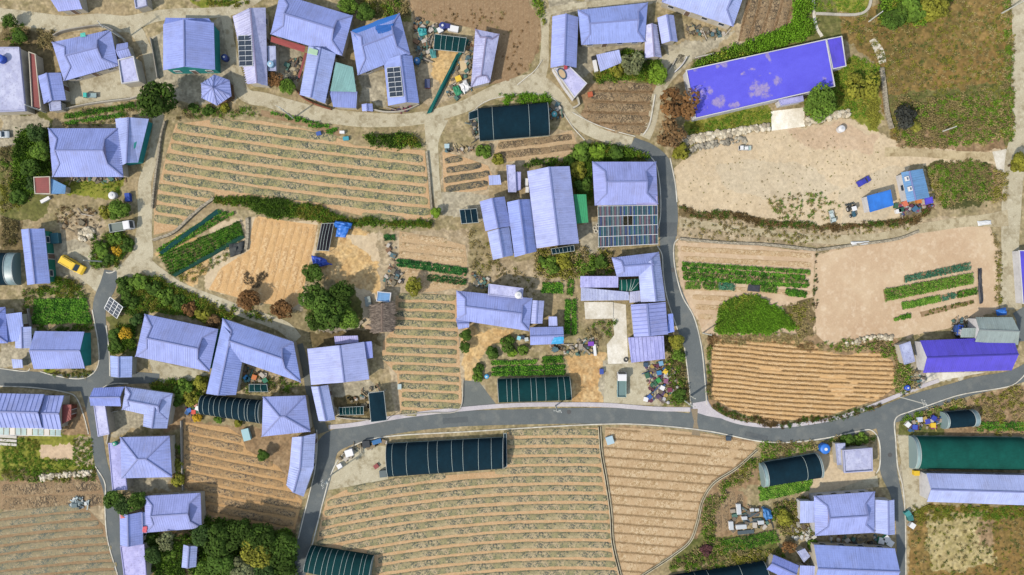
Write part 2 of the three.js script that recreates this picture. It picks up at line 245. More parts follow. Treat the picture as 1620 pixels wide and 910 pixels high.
// asphalt roads
road('road', '-25,596,28 0,597,28 60,602,27 110,606,27 150,602,30 200,598,20 252,599,15', ASPHALT, 0.032);
road('road', '175,428,20 171,450,26 158,480,22 158,510,19 163,540,18 165,574,19 163,605,30', ASPHALT, 0.032);
road('road', '140,612,28 145,640,22 152,680,19 160,735,20 174,780,20 178,820,20 182,860,20 196,920,20', ASPHALT, 0.032);
road('road', '462,930,28 472,900,27 482,852,22 489,825,25 504,778,26 512,742,30 520,705,36 560,687,30 640,671,26 725,663,25 815,660,24 960,658,25 1040,662,25 1100,668,26 1165,678,28 1214,686,24 1258,686,26 1320,679,30 1380,664,30 1443,642,34 1500,623,28 1540,611,27 1601,598,24 1625,588,26 1645,575,28', ASPHALT, 0.032);
road('road', '1000,226,19 1030,243,27 1049,262,27 1055,300,27 1058,345,29 1056,400,22 1063,450,24 1080,500,30 1096,545,29 1102,590,30 1107,640,29 1108,668,40', ASPHALT, 0.032);
road('road', '1400,660,34 1404,700,26 1406,744,27 1417,780,18 1424,818,16 1426,860,15 1426,915,15', ASPHALT, 0.032);
road('road', '1622,540,22 1620,505,24 1612,490,22', ASPHALT, 0.032);
road('lane', '510,685,22 500,655,15 489,612,13 482,575,12 472,545,14', std({ map: ASPHALT.map, color: new THREE.Color(1.05, 1, 0.9) }), 0.028);  // grey concrete lane between houses, its shade put into the darker colour
// kerbs and the raised pavement of the main road
kerb('0,611 50,613 105,621 119,627 132,656 138,678 140,687'); kerb('0,583 44,587 48,583'); kerb('64,588 85,594 130,599 148,590 156,575 155,540 150,512 146,490'); kerb('174,595 173,560 168,515'); kerb('148,626 165,612 180,607 203,607'); kerb('151,738 166,764 166,797 170,852 187,912'); kerb('168,431 175,432 183,428');
kerb('483,904 500,838 512,790 522,755 535,728 555,708 580,697 620,690 740,683 870,675 960,671 1000,671 1060,675 1126,683 1200,698 1247,700 1302,694 1360,682 1376,680 1385,686 1391,700 1391,740 1386,749', 0.22); kerb('472,852 481,815 491,775 498,745 502,700 501,680');
kerb('1417,700 1417,662 1440,651 1461,644 1518,625 1600,610 1612,602 1622,592'); kerb('1417,700 1420,738 1428,770 1432,818 1433,912'); kerb('1118,640 1115,600 1109,545 1097,500 1080,470 1071,440 1066,410 1067,385 1073,378'); kerb('1093,640 1088,590 1083,550'); kerb('1072,522 1055,470 1049,430 1047,402 1040,389'); kerb('1060,250 1068,290 1071,320'); kerb('998,237 1020,243 1035,255 1043,285 1045,340 1041,362');
kerb('858,95 846,112 830,125 818,135', 0.15, 0.2); kerb('745,178 770,160 820,150 858,150 880,160 892,180 905,200 925,222', 0.16, 0.15); kerb('905,178 940,196 975,208 1005,216', 0.15, 0.15); kerb('1036,150 1026,200 1017,214', 0.25, 0.25);
struct('pavement', raised(smooth(track('520,676,1 560,672,1 640,658,1 725,648,1 815,641,1 900,640,1 960,641,1 1040,647,1 1092,648,1'), 0.8), 0.85, 0, 0.11), LILAC);
struct('pavement', raised(smooth(track('1116,634,1 1122,645,1 1140,658,1 1168,668,1 1214,674,1 1258,672,1 1320,662,1 1360,650,1 1405,632,1 1445,616,1 1485,602,1'), 0.8), 0.75, 0, 0.11), LILAC);
// the drain between the two lower fields and the concrete channel round the tan field
function channel(s, w) {
  const l = smooth(track(s), 0.8), off = (k) => l.map((a, i) => { const b = l[Math.max(0, i - 1)], c = l[Math.min(l.length - 1, i + 1)], dx = c[0] - b[0], dz = c[1] - b[1], q = Math.hypot(dx, dz); return [a[0] - dz / q * k, a[1] + dx / q * k, 0]; });
  const g = new THREE.Group(); g.name = numbered('drain'); g.userData = { kind: 'structure' }; scene.add(g);
  for (const s2 of [-1, 1]) part(g, 'drain_wall', raised(off(s2 * w / 2), 0.14, 0, 0.34), CONCRETE);
  part(g, 'drain_bed', ribbon(l.map((a) => [a[0], a[1], w]), 0.03, 0), plain(70, 60, 44));
}
channel('948,675 951,715 959,762 966,811 969,858 982,914', 0.42); channel('1197,712 1164,741 1128,765 1111,792 1103,825 1092,855 1065,878 1010,914', 0.34);
// yards
yard('1220,176 1272,170 1274,200 1221,207', std({ map: PALE.map, color: new THREE.Color(1.3, 1.3, 1.3) }), 0.014); yard('966,478 990,482 994,575 962,576 960,545 972,530', PALE, 0.015); yard('924,478 970,478 970,504 926,505', PALE, 0.16, 'concrete_pad'); yard('958,577 1035,574 1050,640 955,642', CONCRETE, 0.012); yard('516,776 530,728 560,708 612,705 614,760', CONCRETE, 0.012); yard('1421,690 1450,690 1467,745 1467,798 1436,815 1430,770', CONCRETE, 0.012); yard('1456,595 1462,590 1560,589 1500,600 1460,612', PALE, 0.012); yard('1096,638 1120,634 1128,648 1152,664 1118,658 1096,651', LILAC, 0.043); yard('1300,782 1388,752 1390,770 1310,782', CONCRETE, 0.012);
yard('735,602 758,604 785,640 730,648', std({ map: ASPHALT.map, color: new THREE.Color(1.25, 1.2, 1.1) }), 0.012); yard('105,130 190,110 226,136 240,156 180,160 112,165', CONCRETE, 0.01); yard('100,400 140,390 165,420 120,440 85,425', CONCRETE, 0.009); yard('235,568 330,592 300,604 252,607', CONCRETE, 0.012); yard('1093,647 1104,647 1103,668 1108,690 1094,688 1098,668', SOIL_PATCH, 0.048, 'soil_patch'); for (const s of ['1045,352 1071,352 1071,374 1044,374', '1064,446 1073,445 1077,458 1068,460', '1180,682 1215,690 1214,697 1178,690', '700,662 740,659 741,668 701,671', '505,742 514,743 508,766 499,764', '150,640 156,640 158,662 152,662']) yard(s, std({ map: ASPHALT.map, color: new THREE.Color(0.8, 0.8, 0.82) }), 0.047, 'road_patch');
yard('1570,240 1592,236 1600,275 1578,270', PALE, 0.026);
// ---------------------------------------------------------------- fields: a sheet of soil and raised beds, each bed a piece of its own
function soilTex(a, b, c, sc = 9, k4 = 0.24) { return tex(512, 512, (u, v, x, y) => { let m = mix3(a, b, clamp(smp(N2, x * 2, y * 2) * 0.7 + smp(N1, x, y) * 0.8 - 0.3)); m = mix3(m, c, clamp(smp(N3, x * 1.3, y * 1.3) * 2.2 - 1.1)); const f = 1 - k4 / 2 + k4 * smp(N4, x * 1.3, y * 1.3); return m.map((k) => k * f); }, { repeat: [1 / sc, 1 / sc] }); }
// beds after the harvest: soil, dry stalks, torn dark film and weeds, drawn out along the row
function bedTex(tones, dark, seed, pale = 1) {
  return tex(1024, 128, (u, v, x, y) => {
    const o = seed * 67, n1 = smp(N1, x * 0.5 + o, y * 0.4), n2 = smp(N2, x + o, y * 0.8), n3 = smp(N3, x * 0.8, y * 0.55 + o), n4 = smp(N4, x * 0.85 + o, y * 0.6);
    let m = mix3(tones[0], tones[1], clamp((n1 - 0.5) * 2.4 + 0.5)); m = mix3(m, tones[2], clamp((n2 * 0.5 + n3 * 0.7 - 0.62) * 5));
    m = mix3(m, dark, clamp(((1 - n3) * 0.5 + n4 * 0.85 + (n2 - 0.5) * 0.3 + (n1 - 0.5) * 0.3 - 0.68) * 4.5)); m = mix3(m, [226, 212, 180], clamp((smp(N4, x * 0.5 + o + 200, y * 0.4 + 99) - 0.76) * 5 * pale));
    return m;
  }, { repeat: [1 / 22, 1] });
}
const SOIL = {
  tan: std({ map: soilTex([216, 180, 138], [200, 164, 122], [228, 200, 164]), bumpMap: grain, bumpScale: 0.08 }), orange: std({ map: soilTex([212, 172, 122], [194, 154, 106], [222, 188, 142]), bumpMap: grain, bumpScale: 0.08 }),
  brown: std({ map: soilTex([172, 146, 114], [150, 122, 92], [190, 164, 130]), bumpMap: grain, bumpScale: 0.08 }), rosy: std({ map: soilTex([222, 198, 166], [202, 172, 140], [232, 210, 182], 34, 0.08), bumpMap: grain, bumpScale: 0.02 }),
  light: std({ map: soilTex([234, 192, 138], [220, 176, 122], [242, 208, 162]), bumpMap: grain, bumpScale: 0.08 }), pale: std({ map: soilTex([208, 180, 142], [194, 164, 126], [220, 196, 160]), bumpMap: grain, bumpScale: 0.08 }),
};
const BED = {
  green: std({ map: bedTex([[184, 170, 130], [156, 154, 104], [202, 184, 144]], [76, 86, 84], 1), bumpMap: grain, bumpScale: 0.1 }), grey: std({ map: bedTex([[184, 168, 132], [158, 154, 112], [202, 182, 146]], [78, 86, 84], 2), bumpMap: grain, bumpScale: 0.1 }),
  orange: std({ map: bedTex([[190, 156, 112], [170, 140, 102], [202, 170, 126]], [104, 94, 84], 3), bumpMap: grain, bumpScale: 0.1 }), teal: std({ map: bedTex([[172, 156, 124], [148, 142, 112], [188, 170, 136]], [110, 116, 108], 4), bumpMap: grain, bumpScale: 0.1 }),
  brown: std({ map: bedTex([[166, 142, 110], [148, 124, 94], [184, 160, 126]], [88, 78, 66], 5), bumpMap: grain, bumpScale: 0.1 }), tan: std({ map: bedTex([[232, 192, 138], [220, 178, 124], [240, 206, 158]], [200, 162, 116], 6, 0.2), bumpMap: grain, bumpScale: 0.1 }),
  pale: std({ map: bedTex([[212, 184, 146], [200, 170, 132], [222, 198, 162]], [178, 148, 108], 7, 0.2), bumpMap: grain, bumpScale: 0.1 }), dark: std({ map: bedTex([[150, 134, 104], [120, 112, 92], [176, 152, 116]], [58, 64, 70], 8), bumpMap: grain, bumpScale: 0.1 }),
};
BED.rosy = SOIL.rosy; BED.soil = SOIL.brown;
const QUAT = new THREE.Quaternion(), UP = new THREE.Vector3(0, 1, 0);
function scatter(geo, m, spots, parent) {      // spots: [x, y, z, scale, turn, colour, tilt]
  const im = new THREE.InstancedMesh(geo, m, spots.length), M = new THREE.Matrix4(), s = new THREE.Vector3(), p = new THREE.Vector3();
  spots.forEach((a, i) => { QUAT.setFromEuler(new THREE.Euler(a[6] ?? 0, a[4], 0)); p.set(a[0], a[1], a[2]); s.set(a[3], a[7] ?? a[3], a[3]); im.setMatrixAt(i, M.compose(p, QUAT, s)); if (a[5]) im.setColorAt(i, a[5]); });
  shadowy(im); if (parent) parent.add(im); return im;
}
// small plants: a rosette of broad leaves, a tuft of grass, a dry stalk
function leafQuad(pos, colr, b, dir, side, len, wid, lift, c) {
  const m = b.clone().addScaledVector(dir, len * 0.55).add(new THREE.Vector3(0, lift, 0)), e = b.clone().addScaledVector(dir, len).add(new THREE.Vector3(0, lift * 0.7, 0)), s = side.clone().multiplyScalar(wid / 2);
  const l = m.clone().add(s), r = m.clone().sub(s);
  for (const v of [b, r, l, l, r, e]) { pos.push(v.x, v.y, v.z); colr.push(c, c, c); }
}
function rosette(n, seed, lift = 0.5, wid = 0.5) {
  const r = rng(seed), pos = [], colr = [];
  for (let i = 0; i < n; i++) { const a = i / n * 6.283 * 1.6 + r() * 0.6, d = new THREE.Vector3(Math.cos(a), 0, Math.sin(a)), s = new THREE.Vector3(-d.z, 0, d.x); leafQuad(pos, colr, new THREE.Vector3(0, 0.02, 0), d, s, 0.7 + r() * 0.4, wid, lift * (0.5 + r()), 0.7 + r() * 0.6); }
  return geom(pos, null, null, colr);
}
const CABBAGE = [rosette(9, 3), rosette(8, 4, 0.6), rosette(7, 5, 0.8, 0.35)], STALK = rosette(5, 9, 0.3, 0.16);
function tuftGeo(n, seed) {
  const r = rng(seed), pos = [], colr = [];
  for (let i = 0; i < n; i++) { const a = r() * 6.283, q = Math.sqrt(r()) * 0.75, b = new THREE.Vector3(Math.cos(a) * q, 0, Math.sin(a) * q), k = r() * 6.283, d = new THREE.Vector3(Math.cos(k), 0, Math.sin(k)); leafQuad(pos, colr, b, d, new THREE.Vector3(-d.z, 0, d.x), 0.35 + r() * 0.4, 0.28, 0.35 + r() * 0.55, 0.6 + r() * 0.75); }
  return geom(pos, null, null, colr);
}
const TUFT = [tuftGeo(16, 13), tuftGeo(16, 14)];
const LEAFY = std({ vertexColors: true, roughness: 0.95 });
function field(s, soil, bed, o = {}) {
  const poly = plan(s), [x0, z0, x1, z1] = bounds(poly), cx = (x0 + x1) / 2, cz = (z0 + z1) / 2, a = o.a ?? 0, dx = Math.cos(a), dz = Math.sin(a), rad = Math.hypot(x1 - x0, z1 - z0) / 2 + 4, r = rng(o.seed ?? 5);
  const g = new THREE.Group(); g.name = numbered('field'); g.userData = { kind: 'structure' }; g.position.set(cx, 0, cz); scene.add(g);
  part(g, 'soil', sheetGeo(poly, 0.017 + (taken.get('field') % 5) * 0.0007), SOIL[soil]);
  const sp = (o.sp ?? 15) / PX, w = sp * (o.w ?? 0.66), h = o.h ?? 0.16, bend = o.bend ?? 0, res = [];
  const at = (t, q) => { const k = q + bend * t * t + (o.skew ?? 0) * t * q + (o.wave ?? 0) * (smp(N1, t * 4 + 60, q * 2) - 0.5); return [cx + dx * t - dz * k, cz + dz * t + dx * k]; };
  for (let q = -rad; q < rad; q += sp) {
    let run = [];
    const flush = () => {
      if (run.length > 4) {
        const pos = [], uv = [], idx = [], u0 = r() * 40, prof = [[-0.5, -0.02], [-0.36, 0.85], [0, 1], [0.36, 0.85], [0.5, -0.02]];
        run.forEach((t, i) => {
          const k = i === 0 || i === run.length - 1 ? 0.2 : 1, ww = w * (0.92 + (o.calm ?? 1) * 0.24 * (smp(N2, t * 14, q * 30) - 0.5)) * (0.6 + 0.4 * k), off = (smp(N3, t * 9 + 40, q * 17) - 0.5) * w * 0.22 * (o.calm ?? 1);
          prof.forEach(([f, y], j) => { const p = at(t, q + f * ww + off); pos.push(p[0], 0.02 + y * h * k * (0.75 + 0.5 * smp(N3, t * 22 + j * 40, q * 11)), p[1]); uv.push(t + u0, j / 4); if (i && j) { const b = i * 5 + j; idx.push(b - 6, b - 5, b - 1, b - 1, b - 5, b); } });
        });
        const e = geom(pos, uv, idx); if (e.attributes.normal.getY(7) < 0) { for (let i = 0; i < idx.length; i += 3) [idx[i], idx[i + 1]] = [idx[i + 1], idx[i]]; e.setIndex(idx); e.computeVertexNormals(); }
        part(g, 'bed', e, BED[bed]);
        if (o.res) for (let i = 0; i < run.length * o.res; i++) { const t = lerp(run[0], run[run.length - 1], r()); if (smp(N2, t * 6 + q * 50, 77) < 0.15) continue; const p = at(t, q + (r() - 0.5) * w * 0.8); res.push([p[0] - cx, h * 0.7, p[1] - cz, 0.1 + r() * 0.12, r() * 6, (o.tones ?? DRY)[Math.floor(r() * (o.tones ?? DRY).length)]]); }
      }
      run = [];
    };
    for (let t = -rad; t < rad; t += 0.7) { const p = at(t, q); if (inPoly(p[0], p[1], poly)) run.push(t); else flush(); }
    flush();
  }
  if (o.furrow) for (let q = -rad + sp / 2; q < rad; q += sp) for (let t = -rad; t < rad; t += 0.085) { if (smp(N2, t * 9, q * 44) < (o.gap ?? 0.25)) continue; const p = at(t, q + (r() - 0.5) * sp * (o.spread ?? 0.2)); if (inPoly(p[0], p[1], poly)) res.push([p[0] - cx, 0.05, p[1] - cz, 0.13 + r() * 0.17, r() * 6, o.furrow[Math.floor(r() * o.furrow.length)]]); }
  if (res.length) { const im = scatter(STALK, LEAFY, res, g); im.name = 'crop_residue'; im.userData = { kind: 'stuff' }; }
  return g;
}
const DRY = [col(82, 88, 86), col(96, 98, 88), col(152, 146, 100), col(128, 130, 80), col(140, 140, 92), col(196, 178, 132), col(58, 60, 60)], STEM = [col(110, 82, 46), col(92, 70, 40), col(134, 104, 60), col(84, 62, 38)], BROWNS = [col(136, 106, 72), col(120, 96, 66), col(96, 80, 56)];
field('278,196 330,190 412,191 480,203 545,222 560,230 672,238 682,345 640,349 590,346 510,326 455,316 400,316 345,310 275,364 243,372 244,320 252,290 264,240', 'tan', 'green', { a: 0.133, sp: 16.6, w: 0.76, res: 9, seed: 1, bend: -0.0006 });
field('517,790 545,776 612,762 660,756 795,745 803,684 946,677 950,720 958,765 965,810 968,858 981,916 595,916 592,878 500,862 508,820', 'tan', 'grey', { a: -0.085, sp: 14.9, w: 0.76, res: 8, seed: 2, bend: 0.0022 });
field('291,668 360,676 382,690 390,712 440,738 452,752 452,768 478,792 466,838 400,828 330,815 318,776 290,772', 'orange', 'orange', { a: 0.19, sp: 14.6, w: 0.8, res: 3, seed: 3, bend: -0.0008 });
field('-30,815 60,806 130,797 165,832 178,870 192,916 -30,916', 'brown', 'teal', { a: -0.1, sp: 13.5, w: 0.78, res: 4, seed: 4, bend: 0.002 });
field('626,468 690,464 722,472 727,560 731,648 680,654 634,655 628,592 604,568 606,540 622,520', 'tan', 'green', { a: 0.04, sp: 14.2, w: 0.74, res: 9, seed: 5, bend: 0.001 });
field('632,366 680,374 736,388 740,424 736,452 690,462 655,462 630,420', 'pale', 'pale', { a: 0.11, sp: 14, w: 0.72, h: 0.1, res: 5, seed: 6 });
field('700,240 726,246 772,262 778,276 770,300 740,304 702,303', 'tan', 'dark', { a: -0.16, sp: 15, w: 0.76, res: 9, seed: 7 });
field('790,222 870,216 905,206 914,230 900,248 850,252 800,256 780,246', 'pale', 'brown', { a: -0.12, sp: 16, w: 0.74, h: 0.1, res: 5, seed: 8 });
field('945,131 1030,134 1036,150 1028,206 1017,213 975,208 940,196 918,182', 'brown', 'brown', { a: 0.03, sp: 17, w: 0.8, res: 6, seed: 9, furrow: BROWNS });
field('1182,-6 1262,-6 1256,48 1240,52 1195,62 1168,66', 'brown', 'brown', { a: 1.83, sp: 17, w: 0.78, res: 6, seed: 10, furrow: BROWNS });
field('408,342 455,350 502,356 496,392 490,412 476,478 462,488 432,482 402,478 330,458 350,424 394,396', 'light', 'tan', { a: 1.83, sp: 11.4, w: 0.84, h: 0.08, seed: 11 });
field('1126,536 1200,536 1280,540 1306,558 1340,562 1392,556 1412,572 1421,610 1392,631 1310,658 1230,667 1180,658 1126,630', 'light', 'tan', { a: 0.06, sp: 7.1, w: 0.8, h: 0.1, seed: 12, bend: -0.0009, wave: 1.3, furrow: STEM, gap: 0.3, spread: 0.14 });
field('958,676 1060,680 1126,688 1198,704 1190,716 1160,738 1126,760 1108,790 1100,825 1090,852 1062,875 1008,913 984,913 971,856 968,812 962,765 954,715', 'pale', 'pale', { a: 0.085, sp: 14.8, w: 0.97, h: 0.05, calm: 0.2, seed: 13, bend: 0.0003, furrow: [col(160, 132, 96), col(142, 114, 80), col(176, 148, 108)], gap: 0.3, spread: 0.09, res: 0.12, tones: BROWNS });
field('1292,404 1380,382 1450,372 1462,364 1560,354 1577,386 1580,488 1545,500 1500,520 1420,535 1310,546 1292,530 1288,460', 'rosy', 'rosy', { a: -0.13, sp: 400, seed: 14 });
field('1076,384 1180,386 1288,400 1286,470 1256,478 1180,470 1130,500 1110,520 1100,490 1080,440', 'rosy', 'pale', { a: 0.05, sp: 15, w: 0.6, h: 0.05, seed: 15, res: 0.3, tones: BROWNS });
field('648,-6 830,-6 852,32 850,76 836,112 800,130 770,134 786,60 752,44 700,38 660,26', 'brown', 'soil', { a: 1.6, sp: 9, w: 0.96, h: 0.03, calm: 0.2, seed: 16, bend: 0.004 });
field('0,762 100,756 164,753 164,796 130,793 60,802 0,806', 'brown', 'brown', { a: -0.05, sp: 22, w: 0.9, h: 0.06, seed: 17, res: 0.5, tones: BROWNS });
field('1136,772 1176,778 1180,800 1158,838 1132,846', 'brown', 'brown', { a: 1.5, sp: 12, w: 0.9, h: 0.05, seed: 18, res: 0.6, tones: BROWNS });

// ---------------------------------------------------------------- green vegetable beds
const GREENS = { mid: [[66, 116, 32], [88, 142, 40], [50, 94, 28], [108, 160, 50]], dark: [[42, 96, 46], [56, 116, 54], [34, 78, 38], [72, 128, 62]], light: [[98, 146, 46], [120, 166, 58], [78, 126, 40], [134, 176, 70]], blue: [[70, 130, 100], [90, 148, 118], [56, 112, 88]], olive: [[110, 116, 52], [90, 98, 44], [130, 128, 66]] };
for (const k in GREENS) GREENS[k] = GREENS[k].map((c) => col(...c));
function crops(label, quad, rows, tone = 'mid', o = {}) {      // a planted bed: rows along its first side
  const q = plan(quad), [A, B, C, D] = q.map((p) => new THREE.Vector2(...p)), L = (A.distanceTo(B) + D.distanceTo(C)) / 2, spots = [], r = rng(label.length * 31 + rows), cx = (A.x + C.x) / 2, cz = (A.y + C.y) / 2, W = A.distanceTo(D);
  const n = Math.round(L / (o.step ?? 0.3)), g = GREENS[tone], s0 = o.s ?? Math.min(0.42, W / rows * 0.75);
  for (let i = 0; i < rows; i++) for (let k = 0; k < n; k++) {
    if (r() < (o.gap ?? 0.05)) continue;
    const u = (k + 0.5 + (r() - 0.5) * 0.7) / n, v = (i + 0.5 + (r() - 0.5) * 0.35) / rows, a = A.clone().lerp(B, u), b = D.clone().lerp(C, u), p = a.lerp(b, v);
    spots.push([p.x - cx, 0.1, p.y - cz, s0 * (0.7 + r() * 0.6), r() * 6, g[Math.floor(r() * g.length)]]);
  }
  const im = scatter(CABBAGE[label.length % 3], LEAFY, spots); im.position.set(cx, 0, cz);
  const base = sheetGeo(q, 0.045); base.translate(-cx, 0, -cz);
  const grp = new THREE.Group(); grp.position.set(cx, 0, cz); im.position.set(0, 0, 0); im.name = 'crop'; im.userData = { kind: 'stuff' }; grp.add(im); const sm = shadowy(new THREE.Mesh(base, SOIL.brown)); sm.name = 'soil'; grp.add(sm);
  grp.name = numbered('vegetable_bed'); tag(grp, label, 'vegetable bed'); scene.add(grp);
}
crops('large dark green vegetable patch above the teal-ended house by the junction', '55,474 136,472 146,511 53,513', 9, 'mid', { s: 0.45 });
crops('broad diagonal green crop strip left of the ridged wedge field', '380,350 253,404 272,436 386,372', 8, 'mid', { s: 0.42 });
crops('narrow upper green crop strip lying against the teal net rows', '346,333 250,394 256,404 374,338', 3, 'mid', { s: 0.42 });
crops('long dark green bed crossing the stubble plot left of the blue-roofed barns', '629,409 739,424 737,437 628,421', 3, 'dark', { s: 0.4, gap: 0.12 });
crops('short dark green bed below the long one in the stubble plot', '679,433 739,441 737,452 676,445', 3, 'dark', { s: 0.4 });
for (const [a, l] of [['1079,415 1280,427 1280,434 1079,421', 'first of four long green rows on the pinkish plot, topmost'], ['1079,422 1274,436 1273,442 1079,429', 'second long green row from the top on the pinkish plot'], ['1080,430 1278,443 1277,449 1080,437', 'third long green row from the top on the pinkish plot'], ['1081,437 1278,450 1278,456 1081,443', 'lowest of the four long green rows on the pinkish plot']]) crops(l, a, 2, 'mid', { s: 0.34, gap: 0.1 });
crops('bright green square bed nearest the road in the row of short beds', '1083,446 1108,445 1108,458 1083,458', 4, 'light', { s: 0.34 });
crops('green short bed second from the road on the pinkish plot', '1111,446 1136,447 1136,459 1111,458', 4, 'mid', { s: 0.34 });
crops('bluish green short bed in the middle of the row on the pinkish plot', '1137,446 1161,449 1161,460 1137,459', 4, 'blue', { s: 0.34 });
crops('green short bed just right of the black mulch on the pinkish plot', '1203,450 1229,453 1228,464 1202,462', 4, 'mid', { s: 0.34 });
crops('rightmost short green bed on the pinkish plot', '1244,456 1275,461 1275,471 1241,467', 4, 'mid', { s: 0.34 });
crops('widest bright green crop bed on the bare tan field', '1397,458 1536,432 1538,449 1400,477', 6, 'light', { s: 0.36 });
crops('bluish green bed above the widest bed on the bare tan field', '1430,437 1532,415 1534,427 1430,447', 4, 'blue', { s: 0.34, gap: 0.15 });
crops('green bed below the widest bed, left half, on the bare tan field', '1426,479 1486,467 1488,477 1427,490', 4, 'light', { s: 0.34 });
crops('green bed below the widest bed, right half, on the bare tan field', '1513,461 1544,455 1545,466 1514,472', 4, 'mid', { s: 0.34 });
crops('bluish sparse bed between the two lower beds on the tan field', '1488,467 1511,462 1512,472 1490,477', 3, 'blue', { s: 0.3, gap: 0.3 });
crops('small ragged green patch below the beds of the bare tan field', '1413,503 1440,496 1441,503 1415,508', 3, 'mid', { s: 0.36, gap: 0.2 });
crops('row of scattered green plants at the foot of the bare tan field', '1455,494 1540,474 1542,480 1458,502', 3, 'olive', { s: 0.3, gap: 0.75 });
crops('small green vegetable square between the canopy garden and the white-tanked house', '858,447 889,448 889,464 857,463', 5, 'mid', { s: 0.42 });
crops('narrow green bed right of the small vegetable square', '898,441 896,466 906,468 908,441', 3, 'mid', { s: 0.36, gap: 0.2 });
crops('long upright green bed, left of a pair beside the white yard', '895,476 892,528 901,529 902,475', 2, 'mid', { s: 0.44 });
crops('long upright green bed, right of a pair beside the white yard', '905,474 904,530 912,530 911,474', 2, 'mid', { s: 0.44 });
for (const [a, l] of [['777,571 848,570 848,576 778,577', 'top green row, left half, above the teal net greenhouse'], ['857,565 890,563 890,568 858,569', 'short topmost green row at the right above the teal net greenhouse'], ['857,571 891,569 891,574 857,575', 'short second green row at the right above the teal net greenhouse'], ['779,581 894,577 894,583 779,587', 'long middle green row above the teal net greenhouse'], ['779,589 894,586 894,592 779,594', 'long lowest green row above the teal net greenhouse']]) crops(l, a, 2, 'mid', { s: 0.4, gap: 0.03 });
crops('green cabbage plot tucked under the dark greenhouse by the bend', '1200,770 1286,757 1278,776 1202,793', 6, 'light', { s: 0.36 });
crops('striped green vegetable plot below the white beehive boards', '1137,856 1226,838 1232,857 1142,875', 7, 'mid', { s: 0.36 });
crops('green garden strip along the wall above the wide lavender house at left', '104,182 212,163 215,170 104,189', 3, 'mid', { s: 0.42, gap: 0.15 });
crops('thin lower garden strip above the wide lavender house at left', '104,194 196,179 198,184 104,198', 2, 'mid', { s: 0.4, gap: 0.3 });
crops('green strip along the lane above the large harvested field', '413,174 480,188 540,206 538,216 476,198 412,183', 4, 'mid', { s: 0.45, gap: 0.05 });
crops('patchy green strip beside the small greenhouse at the right edge', '1545,667 1625,668 1625,681 1545,681', 4, 'mid', { s: 0.4, gap: 0.45 });
crops('tiny green plot at the top left corner of the stubble plot', '607,371 625,372 626,380 608,381', 4, 'dark', { s: 0.3 });
// ---------------------------------------------------------------- trees, shrubs and ground cover
function crownGeo(seed, n, leaf, lobes = 9, flat = 0.8) {       // many small leaves in clumps round a centre, radius about 1
  const r = rng(seed), pos = [], colr = [], L = [];
  for (let i = 0; i < lobes; i++) { const a = i * 2.4 + r(), q = i === 0 ? 0 : 0.35 + 0.35 * r(), y = (r() - 0.35) * 0.8 * flat; L.push([new THREE.Vector3(Math.cos(a) * q, y + (i === 0 ? 0.3 : 0), Math.sin(a) * q), 0.3 + 0.2 * r(), 0.8 + 0.4 * r()]); }
  const v = new THREE.Vector3(), t = new THREE.Vector3(), s = new THREE.Vector3(), q = new THREE.Vector3();
  for (let i = 0; i < n; i++) {
    const [c, rad, tint] = L[Math.floor(r() * lobes)];
    v.set(r() * 2 - 1, r() * 1.7 - 0.7, r() * 2 - 1).normalize(); const k = rad * (0.55 + 0.5 * Math.sqrt(r()));
    q.copy(v).multiplyScalar(k).add(c); v.add(t.set(r() - 0.5, r() - 0.2, r() - 0.5)).normalize();
    t.set(r() - 0.5, r() - 0.5, r() - 0.5).cross(v).normalize(); s.crossVectors(v, t);
    const l = leaf * (0.6 + 0.8 * r()), w = l * 0.55, f = tint * (0.7 + 0.6 * r());
    const a = q.clone().addScaledVector(t, -l), e = q.clone().addScaledVector(t, l).addScaledVector(v, -l * 0.3), b = q.clone().addScaledVector(s, w).addScaledVector(v, l * 0.15), d = q.clone().addScaledVector(s, -w).addScaledVector(v, l * 0.15);
    for (const p of [a, b, d, d, b, e]) { pos.push(p.x, p.y, p.z); colr.push(f, f * (0.96 + 0.08 * r()), f * 0.95); }
  }
  return geom(pos, null, null, colr);
}
const CROWN = { full: [crownGeo(1, 2600, 0.1, 14), crownGeo(2, 2600, 0.1, 17), crownGeo(8, 2400, 0.105, 12)], shrub: [crownGeo(3, 520, 0.19, 7), crownGeo(4, 520, 0.19, 8), crownGeo(5, 480, 0.2, 6)], loose: [crownGeo(6, 620, 0.13, 9), crownGeo(7, 700, 0.12, 10)] };
const leafMat = (r, g, b) => std({ color: col(r, g, b), vertexColors: true, roughness: 0.95 });
const LEAF = { deep: leafMat(64, 88, 30), dark: leafMat(78, 106, 40), pine: leafMat(68, 94, 46), green: leafMat(100, 130, 48), olive: leafMat(138, 138, 52), bright: leafMat(120, 152, 48), rust: leafMat(128, 94, 60), brown: leafMat(132, 104, 72), yellow: leafMat(204, 164, 48), grey: leafMat(120, 126, 90), purple: leafMat(100, 66, 70), black: leafMat(66, 68, 64), lime: leafMat(140, 140, 62) };
const BARK = std({ color: col(110, 92, 70), bumpMap: grain, bumpScale: 0.05 });
const TRUNK = (() => { const l = [new THREE.CylinderGeometry(0.07, 0.12, 1, 8)]; l[0].translate(0, 0.5, 0); for (let i = 0; i < 5; i++) { const a = i * 1.26, b = new THREE.Vector3(0, 0.55 + i * 0.06, 0); l.push(rod(b, new THREE.Vector3(Math.cos(a) * 0.5, 1.1 + (i % 2) * 0.2, Math.sin(a) * 0.5), 0.05, 0.02, 5)); } return merge(l); })();
